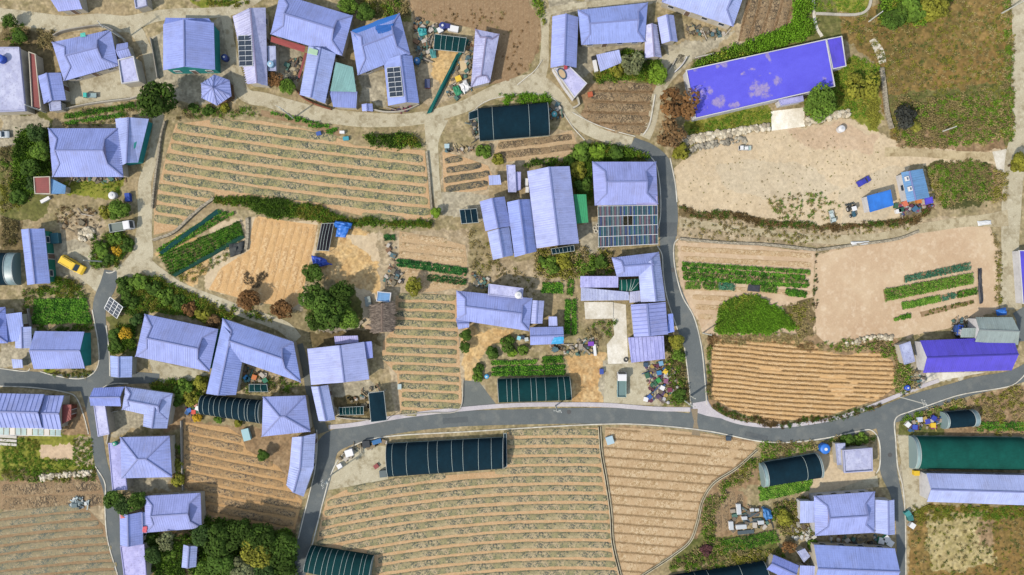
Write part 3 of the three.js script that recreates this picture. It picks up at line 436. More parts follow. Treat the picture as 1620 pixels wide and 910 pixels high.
function tree(label, x, y, rp, kind = 'full', tone = 'green', o = {}) {
  const rad = rp / PX, isTree = kind !== 'shrub', h = o.h ?? (isTree ? rad * 0.9 + 0.8 : rad * 0.4), p = P(x, y, h); p.y = 0;
  const g = thing(isTree ? 'tree' : 'shrub', label, isTree ? 'tree' : 'shrub', p, o.group);
  const list = CROWN[kind], c = part(g, isTree ? 'crown' : 'foliage', list[Math.floor(R() * list.length)], LEAF[tone], false);
  c.position.y = h; c.scale.set(rad * 1.05, rad * (o.flat ?? 0.85), rad * 1.05); c.rotation.y = R() * 6;
  const t = part(g, isTree ? 'trunk' : 'stem', TRUNK, BARK, false); t.scale.set(rad * (isTree ? 1 : 0.7), h, rad * (isTree ? 1 : 0.7)); t.rotation.y = R() * 6;
  return g;
}
tree('big round dark evergreen tree standing at the lane bend near the pavilion', 248, 160, 28, 'full', 'deep', { h: 5 });
tree('rust-brown bare-looking tree at the left end of the bright purple hall', 1073, 165, 28, 'loose', 'rust', { h: 4 }); tree('second rust-brown tree just below the first at the left end of the purple hall', 1060, 213, 24, 'loose', 'brown', { h: 3.5 }); tree('yellow-brown shrub beside the road bend below the rust-brown trees', 1078, 240, 14, 'shrub', 'olive');
tree('rounded green tree in front of the right end of the purple hall', 1296, 162, 25, 'full', 'green', { h: 3.6 }); tree('bright grassy-green tree on the lawn right of the purple hall', 1362, 138, 24, 'loose', 'olive', { h: 2.5 });
tree('russet bush by the lane below the ridged wedge field, left of two', 393, 473, 17, 'full', 'rust', { h: 2 }); tree('russet bush by the lane below the ridged wedge field, right of two', 446, 490, 16, 'full', 'rust', { h: 2 });
tree('small dark round tree beside the crumpled blue tarp', 495, 433, 16, 'full', 'dark', { h: 2.6 });
const GROVE = 'trees of the green clump below the sandy yard';
tree('dark green tree at the upper left of the clump below the sandy yard', 500, 470, 23, 'full', 'dark', { h: 4, group: GROVE }); tree('dark green tree at the upper right of the clump below the sandy yard', 538, 466, 21, 'full', 'deep', { h: 4, group: GROVE }); tree('middle tree of the green clump below the sandy yard', 522, 492, 25, 'full', 'dark', { h: 4.5, group: GROVE }); tree('lower right tree of the green clump, nearest the thatched shed', 551, 504, 19, 'full', 'green', { h: 3.4, group: GROVE }); tree('lower left tree of the green clump beside the lane mouth', 504, 506, 18, 'full', 'deep', { h: 3, group: GROVE });
tree('yellowish bush by the blue-topped tank near the stubble plot', 655, 453, 14, 'full', 'olive', { h: 1.8 });
const WOOD = 'trees of the wood at the bottom edge';
for (const [x, y, r, t, l] of [[350, 855, 27, 'deep', 'upper left'], [385, 845, 22, 'deep', 'topmost'], [418, 852, 22, 'deep', 'upper middle'], [352, 888, 25, 'dark', 'lower left'], [408, 872, 24, 'olive', 'yellow-green central'], [452, 862, 20, 'dark', 'roadside'], [446, 890, 22, 'deep', 'dark lower right'], [385, 902, 22, 'grey', 'greyish bottom'], [420, 905, 20, 'pine', 'dark bottom'], [318, 846, 16, 'pine', 'far left'], [325, 905, 16, 'green', 'bottom left corner']]) tree(`${l} tree of the wood beside the lower road`, x, y, r, 'full', t, { h: 4.5, group: WOOD });
tree('dark tree at the roadside above the red-stained roof, left of three', 180, 790, 15, 'full', 'dark', { h: 3 }); tree('dark tree above the red-stained roof, middle of three', 196, 800, 14, 'full', 'pine', { h: 3 }); tree('dark tree above the red-stained roof, right of three', 217, 794, 14, 'full', 'dark', { h: 3 });
tree('grey-green garden tree below the hip roof at the bottom left', 262, 856, 16, 'loose', 'grey', { h: 3 }); tree('dark garden tree left of the small ridge-roofed shed', 243, 878, 13, 'full', 'pine', { h: 2.4 }); tree('fresh green shrub left of the small ridge-roofed shed', 268, 877, 11, 'shrub', 'green'); tree('dark shrub at the top of the garden by the hip roof', 238, 852, 11, 'shrub', 'dark');
tree('green shrub at the top left edge beside the lane, upper', 15, 34, 11, 'full', 'dark', { h: 1.8 }); tree('green shrub at the top left edge, lower of two', 31, 57, 12, 'full', 'dark', { h: 1.8 });
tree('green bush by the courtyard entrance under the red awning', 455, 136, 13, 'full', 'green', { h: 1.8 }); tree('reddish bare bush beside the courtyard entrance', 434, 126, 13, 'loose', 'rust', { h: 1.8 });
tree('dark bush between the houses behind the blue-patched roof', 578, 20, 15, 'full', 'dark', { h: 2 }); tree('yellow-green bush beside the top houses', 550, 10, 14, 'full', 'green', { h: 2 });
tree('grey-green tangled tree above the small field by the lane', 1000, 100, 20, 'loose', 'grey', { h: 2.6 }); tree('bright green bush above the small brown field, right', 1040, 118, 16, 'full', 'bright', { h: 2 }); tree('olive tangled bush above the small brown field, left', 975, 112, 13, 'shrub', 'olive');
for (const [x, y, r, t, l] of [[1440, 14, 24, 'green', 'left'], [1475, 12, 22, 'olive', 'middle'], [1415, 30, 16, 'dark', 'lowest']]) tree(`${l} bush of the thicket at the top of the scrub field`, x, y, r, 'full', t, { h: 2.4 });
tree('blackish leafless bush at the lower edge of the scrub field', 1432, 185, 20, 'loose', 'black', { h: 2 }); tree('yellow bush below the blackish bush in the scrub field', 1449, 201, 9, 'shrub', 'lime'); tree('green tree overhanging the right-hand lane', 1613, 258, 17, 'full', 'olive', { h: 3 });
tree('dark shrub left of the large hip house, upper', 60, 212, 15, 'full', 'pine', { h: 2.4 }); tree('dark shrub left of the large hip house, middle', 64, 240, 16, 'full', 'green', { h: 2.6 }); tree('dark shrub left of the large hip house, lower', 48, 266, 14, 'full', 'dark', { h: 2.2 }); tree('dark shrub at the corner beside the small red-brown roof', 52, 290, 12, 'shrub', 'pine'); tree('olive bush below the small red-brown roof', 30, 312, 13, 'shrub', 'dark');
tree('wide green bush below the white tank near the white truck', 188, 332, 17, 'full', 'green', { h: 1.8 }); tree('olive bush left of the wide one near the white truck', 168, 336, 12, 'shrub', 'olive');
for (const [x, y, r, t, l] of [[183, 378, 11, 'green', 'upper left'], [201, 388, 11, 'dark', 'right'], [162, 396, 13, 'green', 'left'], [186, 396, 9, 'yellow', 'small yellow'], [172, 410, 11, 'dark', 'lower'], [152, 416, 9, 'green', 'lowest left']]) tree(`${l} rounded bush of the garden between the yellow van and the lane`, x, y, r, 'shrub', t);
for (const [x, y, r, t, l] of [[196, 452, 14, 'dark', 'leftmost'], [222, 446, 15, 'green', 'second'], [244, 456, 13, 'dark', 'third'], [205, 476, 14, 'dark', 'lower left'], [262, 470, 14, 'green', 'middle'], [283, 478, 12, 'dark', 'fifth'], [300, 490, 12, 'rust', 'rusty'], [322, 498, 13, 'olive', 'olive'], [338, 508, 12, 'brown', 'brown last']]) tree(`${l} bush on the bank between the lane and the teal-edged house`, x, y, r, 'shrub', t);
tree('yellow autumn bush beside the road left of the teal-edged house', 199, 528, 11, 'loose', 'yellow', { h: 1.6 }); tree('dark bush left of the yellow autumn bush by the road', 183, 530, 12, 'shrub', 'dark'); tree('dark round bush right of the ground solar panels', 216, 506, 11, 'shrub', 'pine'); tree('dark bush above the small ridge shed at the junction', 184, 548, 11, 'shrub', 'dark');
for (const [x, y, r, t, l] of [[290, 615, 15, 'green', 'upper'], [278, 632, 12, 'dark', 'left'], [302, 630, 13, 'olive', 'middle'], [318, 605, 12, 'olive', 'yellowish upper right']]) tree(`${l} bush of the clump left of the dark arched greenhouse`, x, y, r, 'shrub', t);
tree('dark evergreen shrub below the corner of the white-tanked house, upper', 737, 530, 10, 'full', 'dark', { h: 1.8 }); tree('dark evergreen shrub on the drive edge below the white-tanked house', 735, 549, 9, 'full', 'dark', { h: 1.6 });
for (const [x, y, r, t, l] of [[804, 545, 13, 'dark', 'largest'], [778, 558, 11, 'dark', 'left'], [828, 554, 9, 'green', 'right'], [811, 558, 8, 'bright', 'small bright']]) tree(`${l} shrub of the little hedge above the garden rows`, x, y, r, 'shrub', t);
tree('dark small shrub left of the green rows, upper', 757, 584, 9, 'shrub', 'dark'); tree('dark small shrub left of the green rows, lower', 756, 597, 9, 'shrub', 'green');
for (const [x, y, r, t, l] of [[872, 420, 14, 'green', 'left'], [893, 412, 14, 'olive', 'second'], [858, 412, 9, 'dark', 'small dark'], [930, 425, 12, 'green', 'fourth'], [952, 414, 12, 'dark', 'right']]) tree(`${l} bush of the row below the biggest barn`, x, y, r, 'shrub', t);
tree('russet and green bush at the road right of the ribbed house', 1070, 540, 13, 'full', 'olive', { h: 1.8 }); tree('green bush beside the road lower right of the ribbed house', 1074, 562, 10, 'shrub', 'green'); tree('green bush next to the junk yard at the road corner', 1076, 625, 11, 'shrub', 'dark');
for (const [x, y, r, t, l] of [[920, 240, 16, 'green', 'upper left'], [945, 238, 14, 'bright', 'upper'], [915, 268, 15, 'olive', 'middle'], [922, 292, 14, 'dark', 'lower'], [975, 243, 13, 'dark', 'upper right'], [900, 255, 10, 'green', 'far left']]) tree(`${l} bush in the thicket left of the corner hip house`, x, y, r, 'shrub', t);
tree('bright green shrub at the lower end of the short dirt lane', 690, 336, 9, 'full', 'bright', { h: 1.4 }); tree('green bush beside the dark-row plot', 765, 240, 12, 'shrub', 'green'); tree('olive bush beside the dark-row plot, right of the green one', 787, 252, 10, 'shrub', 'olive');
tree('dark bush in the small garden left of the bent lavender wing', 416, 720, 10, 'full', 'dark', { h: 1.6 }); tree('yellow-green shrub column right of the hip house at lower left', 280, 735, 9, 'shrub', 'lime'); tree('olive shrub below the yellow-green one by the orange field', 282, 760, 11, 'shrub', 'olive'); tree('purple-leafed shrub in the weeds above the lower greenhouse edge', 1118, 870, 10, 'shrub', 'purple');
tree('brown dry bush in the yard left of the lower right hip house', 1248, 865, 11, 'loose', 'rust', { h: 1.3 }); tree('green bush in the yard left of the large hip house at lower right', 1286, 862, 9, 'shrub', 'green'); tree('olive bush in the garden above the striped plot', 1240, 818, 14, 'shrub', 'olive'); tree('dark bush above the stained flat roof near the road corner', 1340, 696, 12, 'shrub', 'dark'); tree('second dark bush above the stained flat roof near the road corner', 1362, 695, 11, 'shrub', 'green');
tree('small yellow bush at the end of the arched greenhouse', 312, 661, 8, 'shrub', 'yellow'); tree('green bush below the arched greenhouse, left', 346, 664, 7, 'shrub', 'green'); tree('olive bush below the arched greenhouse, right', 377, 669, 7, 'shrub', 'olive');
tree('dark bush below the pavilion', 329, 175, 9, 'shrub', 'dark'); tree('dark bush left of the one below the pavilion', 306, 171, 8, 'shrub', 'dark'); tree('olive bush right below the pavilion', 356, 170, 8, 'shrub', 'olive');

const COVER = { chaff: ['reedB', 'chaff', 'chaff'], field: ['dryB', 'olive', 'dryA', 'moss', 'olive', 'dryB'], weeds: ['green', 'olive', 'green', 'dark'], dry: ['dryA', 'dryB', 'olive', 'dryA'], mix: ['olive', 'dryA', 'green', 'dryB'], dark: ['dark', 'green', 'dark'], reed: ['reedA', 'reedB', 'dark', 'reedA'], lawn: ['lime', 'green', 'olive'], bright: ['lime', 'green', 'bright'], rust: ['reedA', 'rust', 'dryA'] };
const TONES = { chaff: [128, 112, 88], moss: [106, 116, 60], green: [108, 144, 42], olive: [142, 142, 56], dark: [80, 110, 36], dryA: [176, 160, 108], dryB: [146, 132, 88], reedA: [104, 86, 54], reedB: [130, 106, 68], lime: [156, 168, 62], bright: [112, 160, 40], rust: [152, 120, 80] };
for (const k in TONES) TONES[k] = col(...TONES[k]);
function cover(label, s, per, tone, size = 0.5, high = size, cat = 'ground cover', name = 'ground_cover') {
  const poly = plan(s), [x0, z0, x1, z1] = bounds(poly), n = Math.round((x1 - x0) * (z1 - z0) * per), r = rng(label.length * 977 + n), cx = (x0 + x1) / 2, cz = (z0 + z1) / 2, list = COVER[tone], spots = [];
  for (let i = 0; i < n; i++) {
    const x = lerp(x0, x1, r()), z = lerp(z0, z1, r()), wx = x + (smp(N2, x * 12, z * 12) - 0.5) * 2.2, wz = z + (smp(N2, z * 12 + 99, x * 12) - 0.5) * 2.2;
    if (!inPoly(wx, wz, poly) || r() > smp(N2, x * 9 + 30, z * 9) * 1.9) continue;
    const t = TONES[list[Math.floor(clamp(smp(N2, x * 7, z * 7) * 1.3 - 0.15 + (r() - 0.5) * 0.5, 0, 0.999) * list.length)]];
    spots.push([x - cx, 0, z - cz, size * (0.6 + 0.8 * r()), r() * 6, t, (r() - 0.5) * 0.4, high * (0.6 + 0.8 * r())]);
  }
  if (!spots.length) return;
  const im = scatter(TUFT[label.length % 2], LEAFY, spots); im.position.set(cx, 0, cz); return stuff(im, name, label, cat);
}
cover('thick green hedge row along the top side of the bright purple hall', '1262,0 1286,4 1292,52 1240,70 1190,82 1140,98 1100,112 1098,102 1160,74 1220,58 1255,44', 9, 'bright', 0.75, 1.5, 'hedge', 'hedge');
cover('yellow-green clipped hedge below the yellow van', '82,438 108,440 126,452 124,459 104,452 84,446', 11, 'lawn', 0.6, 1.1, 'hedge', 'hedge');
cover('green bank of weeds below the large harvested field', '342,312 400,314 455,318 505,330 560,346 640,352 682,352 680,362 600,360 540,352 490,352 430,336 390,330 340,320', 9, 'weeds', 0.6, 0.9);
cover('green shrubs along the top right edge of the large harvested field', '580,216 650,214 668,232 640,234 580,228', 8, 'weeds', 0.65, 1.1); cover('weeds under the lane at the top of the harvested field', '285,176 400,170 415,186 330,190 280,194', 3, 'mix', 0.5);
cover('dense green grass mound on the pinkish plot', '1130,522 1150,480 1172,470 1205,476 1240,490 1258,520 1190,526', 16, 'bright', 0.7, 0.9, 'grass', 'grass');
cover('long strip of dark reeds under the sandy lot', '1076,326 1130,334 1200,347 1330,359 1420,347 1470,328 1474,334 1420,357 1330,367 1200,358 1130,344 1076,337', 8, 'reed', 0.42, 0.5); cover('dry weeds along the track below the reeds', '1078,344 1300,368 1440,352 1440,362 1290,388 1078,378', 2, 'dry', 0.4); cover('green weeds on the sandy lot near the tractor', '1210,318 1290,305 1330,320 1320,350 1240,348', 2.5, 'mix', 0.4);
cover('olive dry scrub of the wide field at the top right', '1330,30 1400,34 1450,38 1500,10 1604,0 1604,225 1420,228 1396,100 1340,66', 2.2, 'field', 0.42, 0.4, 'scrub', 'scrub'); cover('dark green thicket at the top of the scrub field', '1395,-5 1512,-5 1490,22 1450,40 1392,42', 7, 'weeds', 0.8, 1.2, 'scrub', 'scrub'); cover('green patches at the foot of the scrub field', '1420,160 1600,150 1600,230 1420,232', 3, 'mix', 0.6, 0.7, 'scrub', 'scrub');
cover('dark dry grass plot right of the blue-roofed cabins', '1466,264 1510,254 1568,262 1572,318 1490,330 1478,305', 7, 'mix', 0.5, 0.5, 'grass', 'grass'); cover('tawny dry patch right of the dark grass plot', '1570,264 1594,276 1594,320 1568,322', 6, 'dry', 0.5, 0.6, 'grass', 'grass');
cover('lawn in front of the bright purple hall', '1090,196 1218,170 1220,184 1088,218', 6, 'lawn', 0.4, 0.3, 'grass', 'grass'); cover('lawn right of the bright purple hall', '1324,112 1350,92 1390,106 1396,180 1388,215 1372,190 1330,178 1280,186 1300,150', 6, 'lawn', 0.5, 0.4, 'grass', 'grass'); cover('grass square at the top right of the brown field', '1290,0 1376,0 1364,20 1292,20', 6, 'lawn', 0.35, 0.25, 'grass', 'grass');
cover('weeds around the tangled trees above the small brown field', '940,120 965,96 990,82 1016,92 1050,102 1054,136 1035,132 945,130', 6, 'weeds', 0.6, 0.9); cover('garden thicket left of the corner hip house', '904,240 940,226 1000,238 1034,254 940,258 940,318 925,318 908,300', 7, 'weeds', 0.65, 1); cover('strip of weeds above the biggest barn', '830,262 870,252 905,254 903,262 836,268', 7, 'weeds', 0.55, 0.9); cover('tangle of shrubs below the barns', '845,398 930,396 965,400 966,438 880,440 846,425', 5, 'mix', 0.7, 1);
cover('weeds in the vacant ground beside the white-tanked house', '740,355 800,420 860,420 900,440 840,470 770,462 745,430', 1.6, 'dry', 0.45); cover('weeds along the concrete channel by the tan field', '1196,722 1212,736 1150,770 1136,800 1128,850 1240,880 1225,892 1060,902 1112,850 1118,800 1140,765', 5, 'mix', 0.6, 0.7); cover('roadside weeds between road bend and dark greenhouse', '1200,700 1300,702 1330,690 1380,690 1380,706 1320,704 1290,712 1205,730', 4, 'mix', 0.55);
cover('garden weeds below the beehive boards', '1215,795 1275,785 1285,850 1238,845 1220,815', 4, 'mix', 0.6, 0.8); cover('rough grass at the bottom right corner', '1440,804 1625,800 1625,915 1445,915', 1.6, 'field', 0.36, 0.3, 'grass', 'grass'); cover('olive grass edge under the long lavender shed', '1445,800 1625,800 1625,818 1450,824', 5, 'lawn', 0.5, 0.5, 'grass', 'grass'); cover('weeds behind the kerb near the little end greenhouse', '1424,662 1460,650 1530,632 1530,648 1480,652 1440,672', 5, 'mix', 0.55, 0.6); cover('dry weeds right of the little end greenhouse', '1520,640 1620,612 1625,690 1545,690 1540,655', 2.2, 'dry', 0.5);
cover('scrubby border at the right side of the furrowed tan field', '1290,545 1400,535 1440,560 1450,600 1430,625 1416,612 1420,580 1396,556 1310,562', 4.5, 'mix', 0.55, 0.6); cover('dark stubble border along the lower edge of the furrowed tan field', '1126,634 1180,660 1230,668 1310,660 1390,634 1396,640 1310,668 1225,676 1170,668 1124,642', 8, 'reed', 0.4, 0.5); cover('dark border along the upper edge of the furrowed tan field', '1118,528 1260,530 1296,548 1286,556 1200,540 1120,542', 6, 'rust', 0.45, 0.5); cover('weedy left border of the furrowed tan field', '1118,545 1126,545 1126,630 1120,625', 8, 'mix', 0.45, 0.6);
cover('grey dead weeds right of the grass mound', '1245,485 1285,470 1288,540 1262,530', 5, 'dry', 0.5, 0.6); cover('dry stalk border between the two pinkish fields', '1286,402 1293,402 1291,470 1290,515 1284,515', 9, 'reed', 0.3, 0.5); cover('stony weeds down the right side of the bare tan field', '1566,356 1580,380 1586,480 1576,480 1572,390', 4, 'dry', 0.4, 0.4);
cover('undergrowth of the wood at the bottom edge', '306,832 380,832 468,842 466,912 306,912', 4, 'dark', 0.9, 1.2, 'undergrowth', 'undergrowth'); cover('garden undergrowth beside the small ridge-roofed shed', '233,848 300,846 296,912 235,912', 5, 'dark', 0.7, 0.9, 'undergrowth', 'undergrowth'); cover('dark verge under the orange field', '320,818 400,832 466,842 466,850 320,834', 7, 'dark', 0.7, 1);
cover('grass lot left of the narrow road at lower left', '0,694 60,694 62,705 64,730 120,728 122,700 148,692 150,750 0,752', 5, 'lawn', 0.4, 0.3, 'grass', 'grass'); cover('weedy ledge below the grass lot at lower left', '0,748 150,742 150,756 0,762', 5, 'mix', 0.5, 0.5); cover('undergrowth on the bank by the teal-edged house', '190,444 250,438 320,478 440,505 350,506 300,502 240,492 205,500', 6, 'weeds', 0.65, 0.8); cover('garden weeds left of the teal-edged house', '174,512 214,512 212,560 176,560', 6, 'weeds', 0.6, 0.8);
cover('garden undergrowth left of the large hip house', '36,210 76,204 80,280 60,300 34,320 20,300', 6, 'dark', 0.7, 1, 'undergrowth', 'undergrowth'); cover('rough ground at the left edge by the shrubs', '0,232 36,230 30,330 0,340', 3, 'mix', 0.55); cover('weeds beside the patch above the teal-ended house', '40,460 60,458 52,520 36,500', 4, 'mix', 0.5); cover('weedy strip between patch and teal-ended house', '55,514 148,512 150,522 60,524', 6, 'weeds', 0.45, 0.5); cover('weeds under the mottled left barn', '80,448 125,460 150,470 60,472 56,455', 4, 'weeds', 0.55);
cover('round clumps of garden plants between the yellow van and the lane', '150,366 206,372 206,395 186,420 148,424 146,400', 6, 'weeds', 0.6, 0.9); cover('reddish scrub in the plot above the yellow van', '85,330 140,325 170,340 150,362 100,360', 2, 'rust', 0.4); cover('dry corn stubble at the left edge', '0,346 30,350 31,392 0,396', 7, 'dry', 0.45, 0.7); cover('grassy front garden of the large hip house', '104,284 196,284 192,308 106,308', 2.5, 'lawn', 0.3, 0.25, 'grass', 'grass'); cover('strip garden above the large hip house', '100,178 215,160 216,186 102,202', 2, 'mix', 0.4);
cover('weeds by the verge of the teal-ended house', '72,586 150,580 148,592 130,597 90,592', 6, 'mix', 0.4, 0.5); cover('weeds around the left clump beside the arched greenhouse', '240,606 330,596 324,626 262,648', 5, 'weeds', 0.6, 0.8); cover('front garden weeds of the L-plan house by the lane', '380,590 440,592 476,606 470,622 410,622 378,618', 3, 'mix', 0.5, 0.6); cover('weeds right of the lower-left hip house', '273,700 288,700 290,775 272,772', 6, 'mix', 0.55, 0.8); cover('weedy verge between ribbed house and road', '1058,530 1080,545 1092,640 1062,640 1052,580', 6, 'mix', 0.55, 0.8); cover('garden beds before the white pad', '930,510 972,508 970,535 922,538', 3, 'mix', 0.5, 0.6);
cover('grassy edge of the brown field at the top middle', '640,-5 655,30 600,25 540,-5', 4, 'mix', 0.6, 0.7); cover('dry tufts scattered over the brown field at the top middle', '660,20 760,10 840,20 840,100 800,128 780,60', 0.7, 'rust', 0.35); cover('weeds around the wedge field and teal rows', '262,410 300,430 385,380 386,392 320,440 290,455', 3, 'mix', 0.4); cover('sparse tufts on the sandy lot', '1080,240 1220,210 1400,225 1410,300 1330,340 1090,320', 0.35, 'dry', 0.16); cover('verge at the top right lane', '1588,0 1602,0 1602,230 1590,235', 5, 'mix', 0.5, 0.6); cover('green verge by the top lane loop', '842,-4 858,-4 862,40 852,50', 7, 'bright', 0.5, 0.8); cover('weedy bank above the net-roofed shed by the lane', '790,152 870,150 880,162 800,166', 6, 'bright', 0.5, 0.7);
cover('grass between the sheds at the top left', '300,0 410,0 372,12 320,8', 5, 'weeds', 0.5, 0.6); cover('weeds beside the top left plots', '60,48 84,50 84,72 62,76', 5, 'rust', 0.5, 0.7); cover('dim weeds at the top left edge', '0,38 40,46 60,72 0,72', 3, 'mix', 0.5);
cover('grey-brown heaps of chaff on the lower part of the ridged wedge field', '386,424 396,426 404,440 416,428 424,434 418,448 400,456 388,448', 22, 'chaff', 0.3, 0.3, 'chaff heap', 'chaff_heap');
// ---------------------------------------------------------------- buildings
const stain = tex(512, 512, (u, v, x, y) => { const a = smp(N1, x, y), b = smp(N2, x * 2, y * 2), c = smp(N4, x * 1.7, y * 1.7), e = smp(N3, x * 1.4, y * 0.22), f = clamp(0.74 + 0.24 * a + 0.2 * (b - 0.5) + 0.2 * (c - 0.5) + 0.26 * (e - 0.5)), g = clamp((smp(N2, x + 200, y + 70) - 0.6) * 3); return mix3([f, f, clamp(f * 1.01)], [f * 0.92, f * 0.86, f * 0.8], g * 0.7); }, { raw: true, linear: true, repeat: [1 / 13, 1 / 13] });
const mottle = tex(512, 512, (u, v, x, y) => { const a = smp(N2, x, y), b = smp(N3, x, y), c = smp(N4, x * 1.7, y * 1.7); let m = mix3([0.66, 0.66, 0.76], [0.95, 0.94, 0.96], clamp(a * 1.7 - 0.35)); m = mix3(m, [0.42, 0.4, 0.44], clamp((b - 0.58) * 2.6)); return m.map((k) => clamp(k * (0.82 + 0.36 * c))); }, { raw: true, linear: true, repeat: [1 / 9, 1 / 9] });
const courses = tex(8, 256, (u, v) => { const k = (v * 12) % 1; return k < 0.86 ? k * 0.9 : 0.9 * (1 - (k - 0.86) / 0.14); }, { bump: true, repeat: [1, 1 / 5] });
const WEAR = [[0.458, 0.27, 0.075, 0.2, 1], [0.4, 0.2, 0.03, 0.1, 1], [0.587, 0.36, 0.03, 0.1, 1], [0.265, 0.92, 0.028, 0.08, 1], [0.22, 0.9, 0.02, 0.05, 0.8], [0.567, 0.86, 0.016, 0.13, 1], [0.17, 0.2, 0.045, 0.13, 1], [0.28, 0.09, 0.045, 0.07, 1], [0.13, 0.46, 0.025, 0.1, 0.9], [0.07, 0.36, 0.06, 0.3, 0.75], [0.37, 0.66, 0.02, 0.05, 0.9], [0.44, 0.71, 0.025, 0.05, 0.9], [0.91, 0.2, 0.02, 0.07, 0.8], [0.41, 0.95, 0.02, 0.05, 0.9], [0.96, 0.06, 0.025, 0.07, 0.9], [0.06, 0.93, 0.03, 0.06, 0.7], [0.55, 0.55, 0.02, 0.04, 0.7]];   // where the paint has come off
const worn = tex(1024, 512, (u, v, x, y) => { const a = u * 34 / 28.7, b = v * 17 / 9.7; let w = 0; for (const [cx, cy, rx, ry, k] of WEAR) w = Math.max(w, k * (1 - Math.hypot((a - cx) / rx, (b - cy) / ry) * 0.55)); const g = smp(N4, x * 1.3, y * 1.3), n = smp(N2, x * 2, y * 2) * 0.5 + smp(N3, x, y) * 0.5, t = clamp((w + (n - 0.5) * 1.2 - 0.5) * 3.6); let m = mix3([86, 80, 226], [98, 94, 240], smp(N2, x, y * 2)); m = mix3(m, mix3([196, 172, 196], [150, 140, 190], clamp(smp(N3, x * 2, y * 2) * 2 - 0.6)), t * 0.75); return m.map((k) => k * (0.95 + 0.1 * g)); }, { repeat: [1 / 34, 1 / 17] });
const TINT = { L: [154, 168, 233], K: [172, 186, 241], D: [134, 152, 230], M: [186, 190, 226], P: [86, 72, 214], T: [70, 160, 158], B: [36, 122, 222], R: [140, 62, 58], G: [150, 166, 164], W: [186, 190, 216], N: [26, 150, 96], C: [104, 156, 208], Y: [172, 174, 224], A: [178, 186, 216], O: [120, 100, 84], Q: [130, 178, 176] };
const roofCache = new Map();
let shade = 0; const SHADES = [[1, 1, 1], [1.09, 1.07, 1.03], [0.95, 0.97, 1], [1.05, 1.0, 0.99], [0.93, 0.99, 1.02]];
function roofMat(c) {
  const key = c + ('LKDMY'.includes(c) ? shade : '');
  if (!roofCache.has(key)) {
    const m = 'MWAOY'.includes(c) ? mottle : stain, k = 'MWAOY'.includes(c) ? 1.28 : 1.16, sh = 'LKDMY'.includes(c) ? SHADES[shade] : SHADES[0];
    roofCache.set(key, c === 'Z' ? std({ map: worn, roughness: 0.75, bumpMap: grain, bumpScale: 0.02 }) : std({ color: col(...TINT[c]).multiplyScalar(k).multiply(new THREE.Color().setRGB(...sh)), map: m, roughness: c === 'P' || c === 'B' ? 0.55 : 0.72, bumpMap: courses, bumpScale: 'PBWZMN'.includes(c) ? 0.0 : 0.012 }));
  }
  return roofCache.get(key);
}
const CAP = { L: plain(130, 140, 196, 0.7), P: plain(62, 50, 170, 0.6), R: plain(110, 50, 48), G: plain(140, 150, 150), B: plain(30, 96, 180), M: plain(140, 134, 170) };
const WALLS = { cream: std({ color: col(226, 218, 200), map: stain }), white: std({ color: col(240, 240, 244), map: stain }), teal: std({ color: col(64, 170, 168), map: stain }), grey: std({ color: col(176, 172, 164), map: stain }), brick: std({ color: col(150, 92, 74), map: stain }), green: std({ color: col(60, 150, 130), map: stain }), lilac: std({ color: col(196, 188, 226), map: stain }), wood: std({ color: col(140, 112, 84), map: stain }) };
const GLASS = std({ color: col(58, 74, 92), roughness: 0.15, metalness: 0.1 }), FRAME = plain(232, 232, 236, 0.6), DOORM = plain(120, 98, 84, 0.7), TRIM = plain(214, 212, 228, 0.7);
const V2 = (x, y) => new THREE.Vector2(x, y);
let slabNo = 0;
